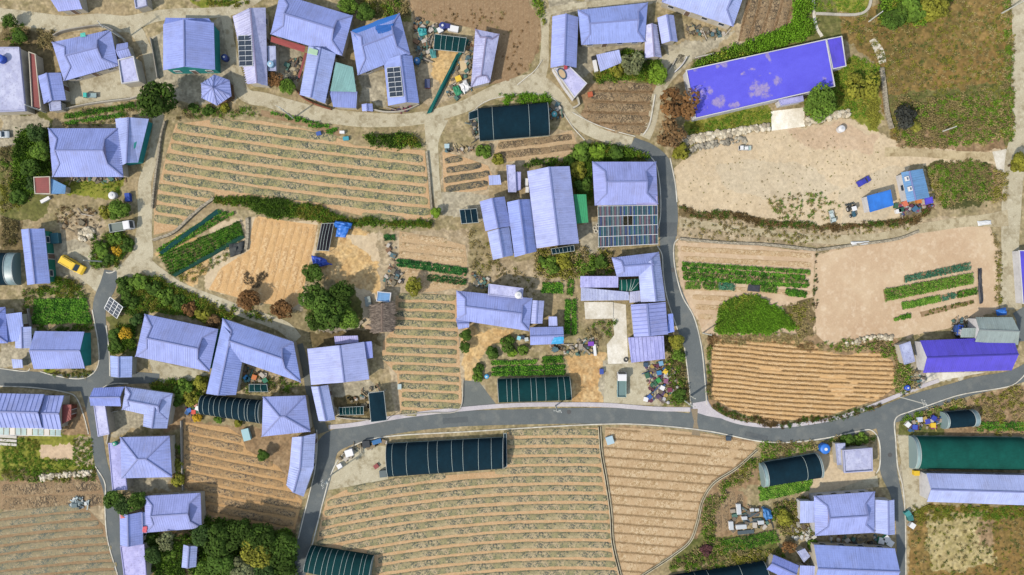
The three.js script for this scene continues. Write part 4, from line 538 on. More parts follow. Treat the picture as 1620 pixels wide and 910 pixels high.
function slab(poly, uAxis, thick = 0.09, ribs = 0, rw = 0.13, rh = 0.06) {   // a roof face with thickness and, if wanted, raised ribs down its slope
  const n = new THREE.Vector3(); for (let i = 0; i < poly.length; i++) n.add(poly[i].clone().sub(poly[0]).cross(poly[(i + 1) % poly.length].clone().sub(poly[0]))); n.normalize();
  if (n.y < 0 || (Math.abs(n.y) < 1e-3)) { if (n.y < -1e-3) { const fx = poly.fixed; poly = [...poly].reverse(); poly.fixed = fx; n.negate(); } }
  const U = uAxis.clone().addScaledVector(n, -uAxis.dot(n)).normalize(), V = new THREE.Vector3().crossVectors(n, U), o = poly[0];
  const q = poly.map((p) => V2(p.clone().sub(o).dot(U), p.clone().sub(o).dot(V)));
  const ccw = THREE.ShapeUtils.area(q) > 0, tri = THREE.ShapeUtils.triangulateShape(q, []), pos = [], uv = [], off = new THREE.Vector3(0, -thick, 0);
  slabNo++; const u0 = (slabNo * 3.71) % 13, v0 = (slabNo * 5.23) % 10, put = (p, a) => { pos.push(p.x, p.y, p.z); uv.push(a.x + (poly.fixed ? 0 : u0), a.y + (poly.fixed ? 0 : v0)); };
  for (const t of tri) { const a = V2(q[t[1]].x - q[t[0]].x, q[t[1]].y - q[t[0]].y).cross(V2(q[t[2]].x - q[t[0]].x, q[t[2]].y - q[t[0]].y)) > 0 ? t : [t[0], t[2], t[1]]; for (const i of a) put(poly[i], q[i]); for (const i of [a[0], a[2], a[1]]) put(poly[i].clone().add(off), q[i]); }
  for (let i = 0; i < poly.length; i++) { const j = (i + 1) % poly.length, [a, b] = ccw ? [i, j] : [j, i], A = poly[a], B = poly[b], A2 = A.clone().add(off), B2 = B.clone().add(off); put(A2, q[a]); put(B2, q[b]); put(B, q[b]); put(A2, q[a]); put(B, q[b]); put(A, q[a]); }
  if (ribs) {
    const xs = q.map((p) => p.x), at = (x, y, h) => o.clone().addScaledVector(U, x).addScaledVector(V, y).addScaledVector(n, h);
    for (let x = Math.min(...xs) + ribs * 0.5; x < Math.max(...xs); x += ribs) {
      const c = []; for (let i = 0, j = q.length - 1; i < q.length; j = i++) if ((q[i].x > x) !== (q[j].x > x)) c.push(q[j].y + (q[i].y - q[j].y) * (x - q[j].x) / (q[i].x - q[j].x)); c.sort((a, b) => a - b);
      for (let k = 0; k + 1 < c.length; k += 2) { const [y0, y1] = [c[k], c[k + 1]]; if (y1 - y0 < 0.3) continue; const a = at(x - rw / 2, y0, 0), b = at(x, y0, rh), d = at(x + rw / 2, y0, 0), a2 = at(x - rw / 2, y1, 0), b2 = at(x, y1, rh), d2 = at(x + rw / 2, y1, 0);
        for (const p of [a, b2, a2, a, b, b2, b, d, d2, b, d2, b2, a, d, b, a2, b2, d2]) put(p, V2(x, y0)); }
    }
  }
  return geom(pos, uv);
}
function block(base, y0, tops) {               // walls over a ground outline up to one height per corner
  const pos = [], uv = [], n = base.length, c = (p, y) => [p.x, y, p.z];
  let area = 0; for (let i = 0; i < n; i++) { const a = base[i], b = base[(i + 1) % n]; area += a.x * b.z - b.x * a.z; }
  for (let i = 0; i < n; i++) { const j = (i + 1) % n, [a, b] = area < 0 ? [i, j] : [j, i], w = base[a].distanceTo(base[b]);
    for (const [p, u, v] of [[c(base[a], y0), 0, 0], [c(base[b], y0), w, 0], [c(base[b], tops[b]), w, tops[b]], [c(base[a], y0), 0, 0], [c(base[b], tops[b]), w, tops[b]], [c(base[a], tops[a]), 0, tops[a]]]) { pos.push(...p); uv.push(u / 6, v / 6); } }
  const t = THREE.ShapeUtils.triangulateShape(base.map((p) => V2(p.x, p.z)), []);
  for (const k of t) { let [a, b, d] = k; const cr = (base[b].x - base[a].x) * (base[d].z - base[a].z) - (base[b].z - base[a].z) * (base[d].x - base[a].x); if (cr > 0) [b, d] = [d, b]; for (const i of [a, b, d]) { pos.push(...c(base[i], tops[i])); uv.push(base[i].x / 6, base[i].z / 6); } }
  return geom(pos, uv);
}
const flat = (p, y = 0) => new THREE.Vector3(p.x, y, p.z);
function inset(q, d) { return q.map((p, i) => { const a = q[(i + 1) % q.length], b = q[(i + q.length - 1) % q.length]; return p.clone().addScaledVector(a.clone().sub(p).normalize(), d).addScaledVector(b.clone().sub(p).normalize(), d); }); }
let wingNo = 0;
function wing(g, spec, o, first) {
  const tok = spec.trim().split(/\s+/), kind = tok[0], c = tok[1], f = {};
  const xy = tok.filter((t) => /^-?[\d.]+,/.test(t)).map((t) => t.split(',').map(Number));
  for (const t of tok.slice(2)) { const m = /^([a-z]+)(-?[\d.]*)$/.exec(t); if (m) f[m[1]] = m[2] === '' ? 1 : Number(m[2]); }
  wingNo++; const e = (f.e ?? 2.7) + (wingNo % 7) * 0.011, C = xy.map((p) => P(p[0], p[1], e)), [A, B, Cc, D] = C;
  const m = roofMat(c), capM = CAP[c] ?? CAP['MWAY'.includes(c) ? 'M' : 'L'], wallM = WALLS[f.t ? 'teal' : o.wall ?? 'cream'];
  const mid = (p, q, h = 0) => p.clone().add(q).multiplyScalar(0.5).setY((p.y + q.y) / 2 + h), wd = (A.distanceTo(D) + B.distanceTo(Cc)) / 2, rise = f.r ?? clamp(wd * 0.23, 0.5, 2.7), rp = f.p ?? 0.5;
  const U = B.clone().sub(A).setY(0).normalize(), W = D.clone().sub(A).setY(0).normalize(), ribs = f.s === 0 ? 0 : f.s ?? 0.44, rw = f.s > 0.7 ? 0.2 : 0.13, rh = f.s > 0.7 ? 0.1 : 0.032, faces = [], caps = [];
  const ridge = (a, b) => lerp3(a, b, rp).setY(e + rise);
  function lerp3(a, b, t) { return a.clone().lerp(b, t); }
  const base = inset(C.map((p) => flat(p)), f.o ?? 0.35); let R1, R2;
  if (kind === 'g') { R1 = ridge(A, D); R2 = ridge(B, Cc); faces.push([[A, B, R2, R1], U], [[Cc, D, R1, R2], U]); caps.push([R1, R2]); }
  if (kind === 'h' || kind === 'hg') {
    const len = A.distanceTo(B), ins = f.i ?? (kind === 'h' ? wd / 2 : wd * 0.24), k = Math.min(0.48, ins / len), E1 = A.clone().lerp(B, k), E2 = B.clone().lerp(A, k), F1 = D.clone().lerp(Cc, k), F2 = Cc.clone().lerp(D, k);
    R1 = ridge(E1, F1); R2 = ridge(E2, F2); caps.push([R1, R2]);
    if (kind === 'h') { faces.push([[A, B, R2, R1], U], [[Cc, D, R1, R2], U], [[D, A, R1], W], [[B, Cc, R2], W]); caps.push([A, R1], [D, R1], [B, R2], [Cc, R2]); }
    else { const q = f.q ?? 0.5, a1 = E1.clone().lerp(R1, q), d1 = F1.clone().lerp(R1, q), b2 = E2.clone().lerp(R2, q), c2 = F2.clone().lerp(R2, q);
      faces.push([[A, B, b2, R2, R1, a1], U], [[Cc, D, d1, R1, R2, c2], U], [[D, A, a1, d1], W], [[B, Cc, c2, b2], W]); caps.push([A, a1], [a1, R1], [D, d1], [d1, R1], [B, b2], [b2, R2], [Cc, c2], [c2, R2]);
      const gab = []; for (const t of [[a1, R1, d1], [b2, R2, c2]]) for (const p of t) gab.push(p.x, p.y - 0.03, p.z); part(g, 'gable', geom(gab), WALLS.lilac); }
  }
  if (kind === 's') { const C2 = Cc.clone().setY(e + rise), D2 = D.clone().setY(e + rise); faces.push([[A, B, C2, D2], U]); }
  let roof;
  if (kind === 'f') {
    const low = inset(C, 0.16); low.fixed = c === 'Z'; roof = part(g, 'roof', slab(low, U, 0.2, f.s ? ribs : 0, rw, rh), m); const ph = f.h ?? 0.28, ring = [];
    if (ph > 0.02) { for (let i = 0; i < C.length; i++) { const a = inset(C, 0.08)[i].setY(e + ph / 2 - 0.1), b = inset(C, 0.08)[(i + 1) % C.length].setY(e + ph / 2 - 0.1), d = b.clone().sub(a).normalize().multiplyScalar(0.079); ring.push(bar(a.clone().addScaledVector(d, i % 2 ? -1 : 1), b.clone().addScaledVector(d, i % 2 ? 1 : -1), 0.16, ph + 0.2)); } part(roof, 'parapet', merge(ring), f.w ? WALLS.white : f.b ? WALLS.cream : m); }
    part(g, 'wall', block(inset(C.map((p) => flat(p)), 0.12), 0, C.map(() => e - 0.16)), wallM); return { roof, C, e, base };
  }
  roof = part(g, 'roof', merge(faces.map(([p, u]) => slab(p, u, 0.09, ribs, rw, rh))), m);
  if (!f.n) for (const [a, b] of caps) { const u = new THREE.Vector3(0, 0.05, 0); part(roof, 'ridge_cap', bar(a.clone().add(u), b.clone().add(u), f.s > 0.7 ? 0.3 : 0.24, 0.14), capM); }
  const walls = [];
  if (kind === 'g') {
    const r = e + rise * (1 - 0.7 / Math.max(wd, 1)) - 0.12, m1 = base[0].clone().lerp(base[3], rp), m2 = base[1].clone().lerp(base[2], rp);
    walls.push(block([base[0], base[1], m2, m1], 0, [e, e, r, r]), block([m1, m2, base[2], base[3]], 0, [r, r, e, e]));
    walls.forEach((w) => { const q = w.attributes.position; for (let i = 0; i < q.count; i++) if (q.getY(i) > 0.1) q.setY(i, q.getY(i) - 0.1); });
  } else if (kind === 's') walls.push(block(base, 0, [e - 0.1, e - 0.1, e + rise - 0.1, e + rise - 0.1])); else walls.push(block(base, 0, C.map(() => e - 0.1)));
  part(g, 'wall', merge(walls), wallM);
  return { roof, C, e, base };
}
function opening(g, a, b, t, w, h, y, name) {    // a framed window or a door on the wall from a to b
  const d = b.clone().sub(a).normalize(), p = a.clone().lerp(b, t), turn = Math.atan2(-d.z, d.x);
  const k = part(g, name, boxAt(w, h, 0.1, p.x, y + h / 2, p.z, turn), name === 'door' ? DOORM : GLASS), q = w / 2 + 0.05, fr = [[w + 0.2, 0.1, 0, h + 0.05], [w + 0.2, 0.1, 0, -0.05], [0.1, h, -q, h / 2], [0.1, h, q, h / 2]];
  part(k, 'frame', merge((name === 'door' ? [fr[0], fr[2], fr[3]] : fr).map(([x, z, u, v]) => boxAt(x, z, 0.16, p.x + d.x * u, y + v, p.z + d.z * u, turn))), FRAME);
}
const HOUSES = {};
function house(name, label, cat, spec, o = {}) {
  shade = [...label].reduce((s, ch) => s + ch.charCodeAt(0), 0) % 5;
  const list = spec.split('|'), g0 = list[0].trim().split(/\s+/).filter((t) => /^-?[\d.]+,/.test(t)).map((t) => t.split(',').map(Number)), cx = g0.reduce((s, p) => s + p[0], 0) / g0.length, cy = g0.reduce((s, p) => s + p[1], 0) / g0.length;
  const g = thing(name, label, cat, P(cx, cy, 0)), w = list.map((s, i) => wing(g, s, o, i === 0));
  if (!o.bare) {
    const b = w[0].base, e = w[0].e, long = b[0].distanceTo(b[1]) >= b[1].distanceTo(b[2]), sides = long ? [[2, 3], [0, 1]] : [[1, 2], [3, 0]];
    for (const [i, j] of sides) { const L = b[i].distanceTo(b[j]); if (L < 2.6) { opening(g, b[i], b[j], 0.5, 0.8, Math.min(1.9, e - 0.4), 0.05, 'door'); break; }
      const n = Math.min(4, Math.floor(L / 2.6)); for (let k = 0; k < n; k++) { const door = i === sides[0][0] && k === Math.floor(n / 2); for (let y = 0; y + 2.4 < e + 0.2; y += 2.7) opening(g, b[i], b[j], (k + 0.5) / n, door ? 0.95 : 1.1, door && !y ? 2 : 1.0, door && !y ? 0.04 : y + 1.05, door && !y ? 'door' : 'window'); } }
  }
  if (o.key) HOUSES[o.key] = { g, w }; return g;
}
const ray = new THREE.Raycaster();
function roofAt(key, x, y) {                    // the point of a roof that stands over a plan point
  const h = HOUSES[key]; h.g.updateMatrixWorld(true); let p = P(x, y, 4);
  for (let k = 0; k < 4; k++) { ray.set(new THREE.Vector3(p.x, 60, p.z), new THREE.Vector3(0, -1, 0)); const hit = ray.intersectObject(h.g, true)[0]; p = P(x, y, hit ? hit.point.y : 3); }
  return p;
}

// arched greenhouse: a dark net or film over hoops, with end walls and white straps
const netTex = tex(512, 512, (u, v, x, y) => { const a = smp(N1, x, y), h = Math.abs(((u * 24) % 1) - 0.5) < 0.06 ? 0.12 : 0, s = smp(N3, x * 0.3, y * 2), f = 0.62 + 0.3 * a + 0.25 * (s - 0.5) + h; return [clamp(f * 0.95), clamp(f), clamp(f)]; }, { raw: true, linear: true });
const netMat = (r, g, b) => new THREE.MeshPhysicalMaterial({ color: col(r, g, b), roughness: 0.95, specularIntensity: 0.25, side: THREE.DoubleSide, bumpMap: grain, bumpScale: 0.05, map: netTex });
const NET = { navy: netMat(14, 50, 66), teal: netMat(12, 68, 72), green: netMat(20, 98, 88), black: netMat(48, 44, 54) };
const FILM = std({ color: col(164, 194, 190), roughness: 0.45, map: mottle }), STRAP = plain(188, 204, 200, 0.6), HOOP = plain(180, 190, 190, 0.5);
function greenhouse(label, quad, net, n, o = {}) {     // the quad's first side runs along the tunnel
  const q0 = pts(quad), h = o.h ?? 2.6, low = 0.6, q = q0.map(([x, y]) => P(x, y, low)), [A, B, C, D] = q.map((p) => flat(p)), c = A.clone().add(C).multiplyScalar(0.5);
  const g = thing('greenhouse', label, 'greenhouse', c), NS = 12, arch = (u, v, d = 0) => { const a = A.clone().lerp(B, u), b = D.clone().lerp(C, u), p = a.lerp(b, 0.5 - 0.5 * Math.cos(v * Math.PI) * (1 + d * 0.1)); p.y = low + (h - low + d) * Math.pow(Math.sin(v * Math.PI), 0.8); return p; };
  const shell = (u0, u1, thick, k = 24) => { const pos = [], uv = [], idx = [], L = A.distanceTo(B); for (let i = 0; i <= k; i++) for (let j = 0; j <= NS; j++) { const u = lerp(u0, u1, i / k), p = arch(u, j / NS, thick), sag = thick ? 0 : -0.05 * (1 - Math.abs(Math.sin(u * (o.bays ?? 14) * Math.PI))); pos.push(p.x, p.y + sag, p.z); uv.push(u * L / 6, j / NS); if (i && j) { const b = i * (NS + 1) + j; idx.push(b - NS - 2, b - 1, b - NS - 1, b - NS - 1, b - 1, b); } } return geom(pos, uv, idx); };
  const f0 = o.f0 ?? 0, f1 = o.f1 ?? 0;
  part(g, 'cover', shell(f0, 1 - f1, 0, 40), NET[net]);
  if (f0) part(g, 'end_film', shell(0, f0, 0, 4), FILM); if (f1) part(g, 'end_film', shell(1 - f1, 1, 0, 4), FILM);
  for (const u of [0, 1]) { const pos = [], a = arch(u, 0), b = arch(u, 1); for (let j = 0; j < NS; j++) { const p = arch(u, j / NS), r = arch(u, (j + 1) / NS); pos.push(p.x, p.y - 0.02, p.z, r.x, r.y - 0.02, r.z, r.x, 0, r.z, p.x, p.y - 0.02, p.z, r.x, 0, r.z, p.x, 0, p.z); } part(g, 'end_wall', geom(pos), FILM); }
  for (const v of [0, 1]) { const a = arch(0, v), b = arch(1, v); part(g, 'side_board', block([flat(a), flat(b), flat(b).addScaledVector(C.clone().sub(B).normalize(), v ? -0.06 : 0.06), flat(a).addScaledVector(C.clone().sub(B).normalize(), v ? -0.06 : 0.06)], 0, [low, low, low, low]), o.side ? FILM : NET[net]); }
  const line = (u, m, r, name, lean = 0) => { const c = new THREE.CatmullRomCurve3([...Array(9).keys()].map((j) => arch(clamp(u + lean * (j / 8 - 0.5)), j / 8, 0.06))); part(g, name, new THREE.TubeGeometry(c, 16, r, 5), m); };
  for (let i = 0; i < n; i++) line((i + 0.7 + (R() - 0.5) * 0.7) / (n + 0.4), STRAP, 0.038, 'strap', (R() - 0.5) * 0.02);
  for (const u of [f0, 1 - f1]) if (u > 0 && u < 1) line(u, HOOP, 0.06, 'hoop');
  line(0.002, HOOP, 0.05, 'hoop'); line(0.998, HOOP, 0.05, 'hoop');
  return g;
}
function netRoof(label, quad, net, e, o = {}) {       // a flat dark net on posts
  const q = pts(quad).map(([x, y]) => P(x, y, e)), c = q[0].clone().add(q[2]).multiplyScalar(0.5), g = thing(o.name ?? 'net_shelter', label, o.cat ?? 'shelter', flat(c)), pos = [], uv = [], idx = [], n = 10;
  for (let i = 0; i <= n; i++) for (let j = 0; j <= n; j++) { const p = q[0].clone().lerp(q[1], i / n).lerp(q[3].clone().lerp(q[2], i / n), j / n); pos.push(p.x, p.y + 0.25 * Math.sin(i / n * 3.14) * Math.sin(j / n * 3.14) + 0.06 * smp(N2, i * 40, j * 40), p.z); uv.push(i / n, j / n); if (i && j) { const b = i * (n + 1) + j; idx.push(b - n - 2, b - n - 1, b - 1, b - 1, b - n - 1, b); } }
  part(g, 'net', geom(pos, uv, idx), NET[net]);
  for (const p of q) part(g, 'post', rod(flat(p), p.clone(), 0.06), HOOP);
  const bars = []; for (let i = 0; i < 4; i++) bars.push(rod(q[i].clone().setY(e + 0.02), q[(i + 1) % 4].clone().setY(e + 0.02), 0.05)); part(g, 'frame', merge(bars), HOOP);
  if (o.lines) for (let i = 1; i <= o.lines; i++) { const u = i / (o.lines + 1) + (R() - 0.5) * 0.05, a = q[0].clone().lerp(q[1], u), b = q[3].clone().lerp(q[2], u); part(g, 'strap', new THREE.TubeGeometry(new THREE.CatmullRomCurve3([a, a.clone().lerp(b, 0.5).add(new THREE.Vector3(0, 0.38, 0)), b].map((p) => p.clone().add(new THREE.Vector3(0, 0.1, 0)))), 10, 0.035, 5), STRAP); }
  return g;
}
// ---------------------------------------------------------------- the village
// top left
house('house', 'lavender ridge-roofed house cut by the top edge at far left', 'house', 'g L 72,-24 122,-30 130,14 92,18'); house('shed', 'small white flat-roofed shed at the top edge right of the cut-off house', 'shed', 'f W 211,-12 229,-14 233,9 215,14 e2.4');
house('house', 'L-shaped lavender house with teal patch on its rear slope beside the big round tree', 'house', 'hg L 82,67 175,47 187,104 101,128 i2.6 | g L 184,70 202,67 208,88 188,94 e2.2 | f M 187,95 212,89 221,129 193,133 e2.9 w', { key: 'A' });
house('house', 'tall flat-roofed house with white stained roof at the left edge', 'house', 'f W -20,75 31,75 41,176 -20,178 e2.8 | f R 46,82 57,86 66,175 51,171 e2.1 b', { key: 'W' });
house('shed', 'small lavender ridge shed between the flat white roof and the L-shaped house', 'shed', 'g L 60,120 69,164 104,158 96,115 e2.3 r0.9'); house('shed', 'little pale lean-to below the ridge shed at the left wall', 'shed', 'f A 77,161 96,160 97,174 79,176 e1.9 h0.1');
house('house', 'tall teal-walled lavender house with a broad ridge roof above the pavilion', 'house', 'g L 258,38 258,111 340,110 338,36 e3.5 r2 | s D 262,28 330,29 338,40 260,40 e3.1 r0.3 n', { wall: 'teal' });
house('house', 'long mottled lavender house with twelve solar panels by the lane', 'house', 'g M 368,26 391,133 423,136 420,12 e2.8 r1.5 p0.62', { key: 'S1' }); house('shed', 'narrow lavender shed with a water tank right of the long solar house', 'shed', 'f A 423,73 436,73 437,112 424,112 e2.3 h0.1', { key: 'N1' });
house('house', 'large lavender house with red awning along its courtyard at the top', 'house', 'hg L 443,-10 558,25 541,88 428,54 i2.4 e3', { key: 'RA' }); house('barn', 'lavender ridge-roofed barn with pale green ridge end beside the red awning', 'barn', 'g K 488,73 474,150 514,164 531,85 e3');
house('shed', 'teal corrugated shed with lavender lower roof left of the blue-patched house', 'shed', 's Q 531,98 558,106 564,146 523,145 e2.6 r0.3 n | s L 521,144 565,145 564,172 528,170 e2.3 r0.4 n');
house('house', 'L-shaped lavender house with bright blue patches on its upper slope', 'house', 'hg L 555,50 632,21 649,86 566,119 i2 e2.9 | g L 607,95 614,167 663,163 652,88 e2.8 r1.3 p0.62', { key: 'BP' }); house('shed', 'tiny lavender roof at the lane below the blue-patched house', 'shed', 'g L 572,165 573,176 590,176 589,164 e1.9 r0.35');
house('house', 'bent mottled house at the edge of the bare brown field', 'house', 'hg M 752,46 745,138 775,130 790,54 i1.6', { key: 'BM' }); house('barn', 'long lavender ridge barn at the lane fork, beside the basin terrace', 'barn', 'g L 874,26 871,107 912,107 915,27 e3 r1.6');
house('annex', 'grey mottled terrace roof holding an oval basin at the lane fork', 'annex', 'f M 876,108 902,106 929,132 909,155 e2.8 w h0.1', { key: 'BT', bare: true }); house('house', 'wide hip-roofed lavender house in the top middle, beside the ridge barn', 'house', 'hg L 914,16 1025,4 1020,66 920,71 i1.9');
house('shed', 'tilted small lavender shed in the courtyard of the top middle house', 'shed', 's K 950,113 984,99 979,80 943,88 e2.2 r0.5 n s0.4'); house('shed', 'long greyish shed between the top middle house and the pale blue shed', 'shed', 'g M 1021,40 1020,92 1047,91 1039,39 e2.4 r0.9'); house('shed', 'pale blue ridge shed standing upright above the junk-strewn yard', 'shed', 'g K 1040,28 1047,69 1072,66 1066,24 e2.7 r1');
house('house', 'lavender house cut by the top edge beside the small ribbed field', 'house', 'hg K 1070,-64 1184,-28 1160,42 1047,3 i2.4 e3');
house('hall', 'long bright purple flat-roofed hall with worn tan patches', 'building', 'f Z 1085,111 1307,62 1321,137 1100,188 e3 w h0.2 | f P 1307,62 1332,57 1339,105 1317,110 e2.8 w h0.15 | f Y 1232,158 1270,151 1272,160 1236,167 e2.4 h0.08', { wall: 'white' });
// left side
house('house', 'wide hip-roofed lavender house with teal side wall beside the left lane', 'house', 'hg L 76,203 186,203 195,280 83,280 i2.2 | g K 182,188 192,262 218,257 235,188 e2.4 r1.2 t', { key: 'HL' }); house('shed', 'small red-brown flat roof below the wide hip-roofed house', 'shed', 'f R 53,280 79,279 80,307 55,307 e2.3 b h0.12'); house('shed', 'little blue corrugated lean-to right of the red-brown roof', 'shed', 's C 80,282 104,294 104,307 80,307 e2 r0.3 n');
house('barn', 'narrow mottled lavender barn left of the yellow van', 'barn', 'g L 33,363 43,451 79,448 70,362 e2.7 r1.1', { wall: 'green' });
house('house', 'teal-ended lavender house with ribbed roof at the road junction', 'house', 'g L 55,524 133,525 134,583 53,584 e2.7 r1.5 s0.42', { wall: 'teal' }); house('house', 'bluish lavender house cut by the left edge above the asphalt road', 'house', 'hg D -60,488 8,486 12,543 -60,545 e2.8'); house('annex', 'plain lavender lean-to joined to the house at the left edge', 'annex', 's L 10,542 38,538 36,494 10,497 e2.4 r0.4 n'); house('shed', 'two-tone lavender shed left of the teal-ended house', 'shed', 'g K 23,518 24,551 50,551 49,517 e2.2 r0.4'); house('shed', 'tiny lavender roof at the roadside by the left edge', 'shed', 's K 20,583 36,582 36,569 19,568 e1.8 r0.2 n');
house('house', 'large lavender hip house with teal left edge above the concrete court', 'house', 'hg L 229,497 345,521 331,588 214,564 i2.3', { wall: 'teal', key: 'TE' }); house('shed', 'small lavender ridge shed at the road junction corner', 'shed', 'g K 174,563 175,596 208,597 209,564 e2.4 r0.9');
house('house', 'L-plan lavender house with long left wing along the lane', 'house', 'hg L 352,504 464,541 476,605 345,560 i2.3 e2.9 | g L 351,513 326,623 373,625 388,545 e2.8 r1.4'); house('house', 'pyramid-roofed lavender house right of the arched greenhouse', 'house', 'h L 416,628 483,626 491,683 414,691 e2.9 r1.8'); house('annex', 'bent lavender wing curving along the lower road', 'annex', 'g K 462,692 458,738 496,740 499,686 e2.8 r1.1 | g K 458,738 453,768 480,786 496,740 e2.78 r1.08');
house('house', 'lavender house of two ridge heights above the dark green container roof', 'house', 'g K 486,552 492,609 584,600 576,541 e3 r1.5 p0.6 | s Y 530,545 567,542 566,531 529,532 e2.5 r0.2 n | s D 580,568 590,566 588,540 577,541 e2.4 r0.2 n'); house('shed', 'long lavender shed beside the narrow lane at the main road corner', 'shed', 'g K 492,612 504,666 530,664 519,609 e2.5 r0.9');
house('house', 'C-shaped lavender house around a courtyard below the road junction', 'house', 'g D 148,614 196,612 191,643 143,642 e2.8 r0.9 | hg K 198,612 273,623 264,664 193,648 i1.6 e2.9 r1.4 | g K 228,648 226,674 264,678 272,628 e2.85 r1.2'); house('shed', 'long thin mottled flat roof closing the C-shaped house on the left', 'shed', 'f M 148,641 166,641 173,687 155,691 e2.5 h0.1');
house('house', 'bold-ribbed lavender house at the left edge below the asphalt road', 'house', 'g L -30,622 70,624 66,678 -30,676 e2.9 r1.5 s0.9 | g L 69,626 101,626 97,680 66,679 e2.5 r1.2 s0.9'); house('shed', 'brick-red lean-to roof at the end of the bold-ribbed house', 'shed', 's R 98,671 112,664 114,640 100,640 e2.1 r0.3 n', { wall: 'brick' });
house('house', 'mottled lavender hip house with flat left wing beside the narrow lower road', 'house', 'h L 190,692 268,690 272,755 192,757 e2.9 r1.6 s0.62 | f Y 171,701 194,700 201,775 178,776 e2.6 h0.1', { key: 'HF' }); house('house', 'hip-roofed lavender house above the garden at the bottom left', 'house', 'hg L 228,785 317,780 319,836 231,843 i1.9'); house('house', 'ridge-roofed lavender house with red stains beside the lower narrow road', 'house', 'g L 189,813 190,863 226,861 225,810 e2.8 r1.2 | g K 221,811 222,843 232,843 231,810 e2.6 r0.3', { key: 'RS' }); house('annex', 'flat mottled lavender roof below the red-stained house at the bottom edge', 'annex', 'f Y 190,864 228,861 232,916 197,918 e2.7 h0.12'); house('shed', 'tiny ridge-roofed lavender shed in the garden beside the bottom wood', 'shed', 'g K 290,862 287,898 310,897 312,864 e2.2 r0.6');
// middle
house('barn', 'leftmost of three tall lavender barns in the centre, stepped in two', 'barn', 'g L 759,319 768,366 808,358 798,311 e3.4 r1.6 | g K 771,367 780,411 812,404 806,359 e3.2 r1.5'); house('barn', 'middle of three lavender barns in the centre with teal right wall', 'barn', 'g L 802,320 814,407 849,398 839,315 e3.5 r1.6', { wall: 'teal' }); house('barn', 'biggest lavender barn in the centre, right of the other two', 'barn', 'g K 834,271 849,393 916,385 901,263 e4 r2.2'); house('shed', 'bright green roof attached to the right wall of the biggest barn', 'shed', 's N 912,354 931,352 927,308 907,308 e2.6 r0.4 n s0.35', { bare: true });
house('shed', 'small square lavender roof left of the mottled two-piece shed', 'shed', 's K 774,293 793,292 791,277 773,278 e2 r0.2 n'); house('shed', 'mottled lavender shed of two strips above the centre barns', 'shed', 'f M 801,261 815,261 817,304 804,304 e2.3 h0.1 | f Y 815,272 824,272 824,300 817,302 e1.9 h0.1');
house('house', 'big square hip-roofed lavender house at the road bend above the panel canopy', 'house', 'hg L 937,256 1038,256 1041,323 941,325 i2.3 e3.1 r2 | f Y 1008,311 1040,310 1040,324 1007,324 e3.25 h0.06', { wall: 'white' });
house('house', 'L-shaped lavender house hugging the middle road, with green net dome inside', 'house', 'hg L 968,408 1042,399 1046,436 976,438 i1.6 e3 r1.5 | g K 1010,425 1014,478 1053,476 1043,401 e3.02 r1.5 p0.55 | s W 996,479 1014,478 1012,460 996,462 e2.4 r0.3 n'); house('annex', 'mottled violet corrugated canopy roof over the white pad', 'annex', 's Y 918,455 978,455 978,437 918,437 e2.8 r0.2 n s0.6 | s A 919,476 996,475 994,462 919,455 e2.5 r0.25 n s0.6', { bare: true });
house('house', 'ribbed lavender house beside the middle road, above the pinkish ribbed roof', 'house', 'g L 998,482 1003,533 1057,529 1053,478 e3 r1.3 p0.42 s0.75'); house('annex', 'narrow blue-violet lean-to on the road side of the ribbed house', 'annex', 's D 1057,527 1067,525 1064,496 1056,497 e2.2 r0.3 n'); house('barn', 'pinkish lavender ribbed mono-pitch barn facing the truck yard', 'barn', 's Y 999,574 1052,568 1049,531 993,534 e2.7 r0.6 n s0.75');
house('house', 'long lavender hip house with flat annex and round white tank on it', 'house', 'hg L 722,460 842,472 837,524 723,506 i1.8 e2.8 | g L 721,503 743,506 742,518 725,521 e2.4 r0.4 | f M 773,449 828,456 827,473 772,467 e3.6 h0.12', { key: 'WT' }); house('shed', 'upright lavender lean-to at the right end of the white-tanked house', 'shed', 'g K 839,475 838,512 858,512 861,476 e2.4 r0.5'); house('shed', 'lavender ridge shed with a sky-blue patch below the white-tanked house', 'shed', 'g L 838,518 891,517 892,544 839,546 e2.5 r0.9', { key: 'SB' }); house('shed', 'tiny upright lavender roof above the blue-patched shed', 'shed', 's K 868,517 882,516 881,501 868,501 e2.1 r0.2 n');
// right side
house('cabin', 'flat bright blue roofed cabin with white walls on the sandy lot', 'cabin', 'f B 1372,310 1409,300 1414,325 1377,336 e2.6 h0.05', { wall: 'white' }); house('cabin', 'blue corrugated cabin with two white roof vents on the sandy lot', 'cabin', 'g C 1426,273 1436,320 1471,312 1460,267 e2.8 r0.5 p0.3', { wall: 'white', key: 'BV' }); house('shed', 'small purple flat roof at the corner of the blue corrugated cabin', 'shed', 'f P 1463,314 1475,311 1477,321 1465,324 e2 h0.05');
house('warehouse', 'long bright purple ridge-roofed warehouse at the right road bend', 'warehouse', 'g P 1456,539 1602,533 1601,586 1461,590 e2.7 r1.8 s0.36', { wall: 'white' }); house('warehouse', 'grey-green ridge-roofed warehouse behind the purple one', 'warehouse', 'g G 1544,502 1602,502 1611,546 1543,541 e3.2 r1.2 | s G 1520,534 1543,534 1543,519 1521,519 e2.6 r0.3 n', { wall: 'white' }); house('building', 'purple-roofed white building cut by the right edge beside the concrete lane', 'building', 'f P 1612,396 1680,396 1684,480 1618,481 e2 w h0.1', { wall: 'white' }); house('shed', 'pale lilac flat shed left of the purple warehouse', 'shed', 'f A 1423,546 1440,540 1448,572 1431,577 e2.3 h0.08');
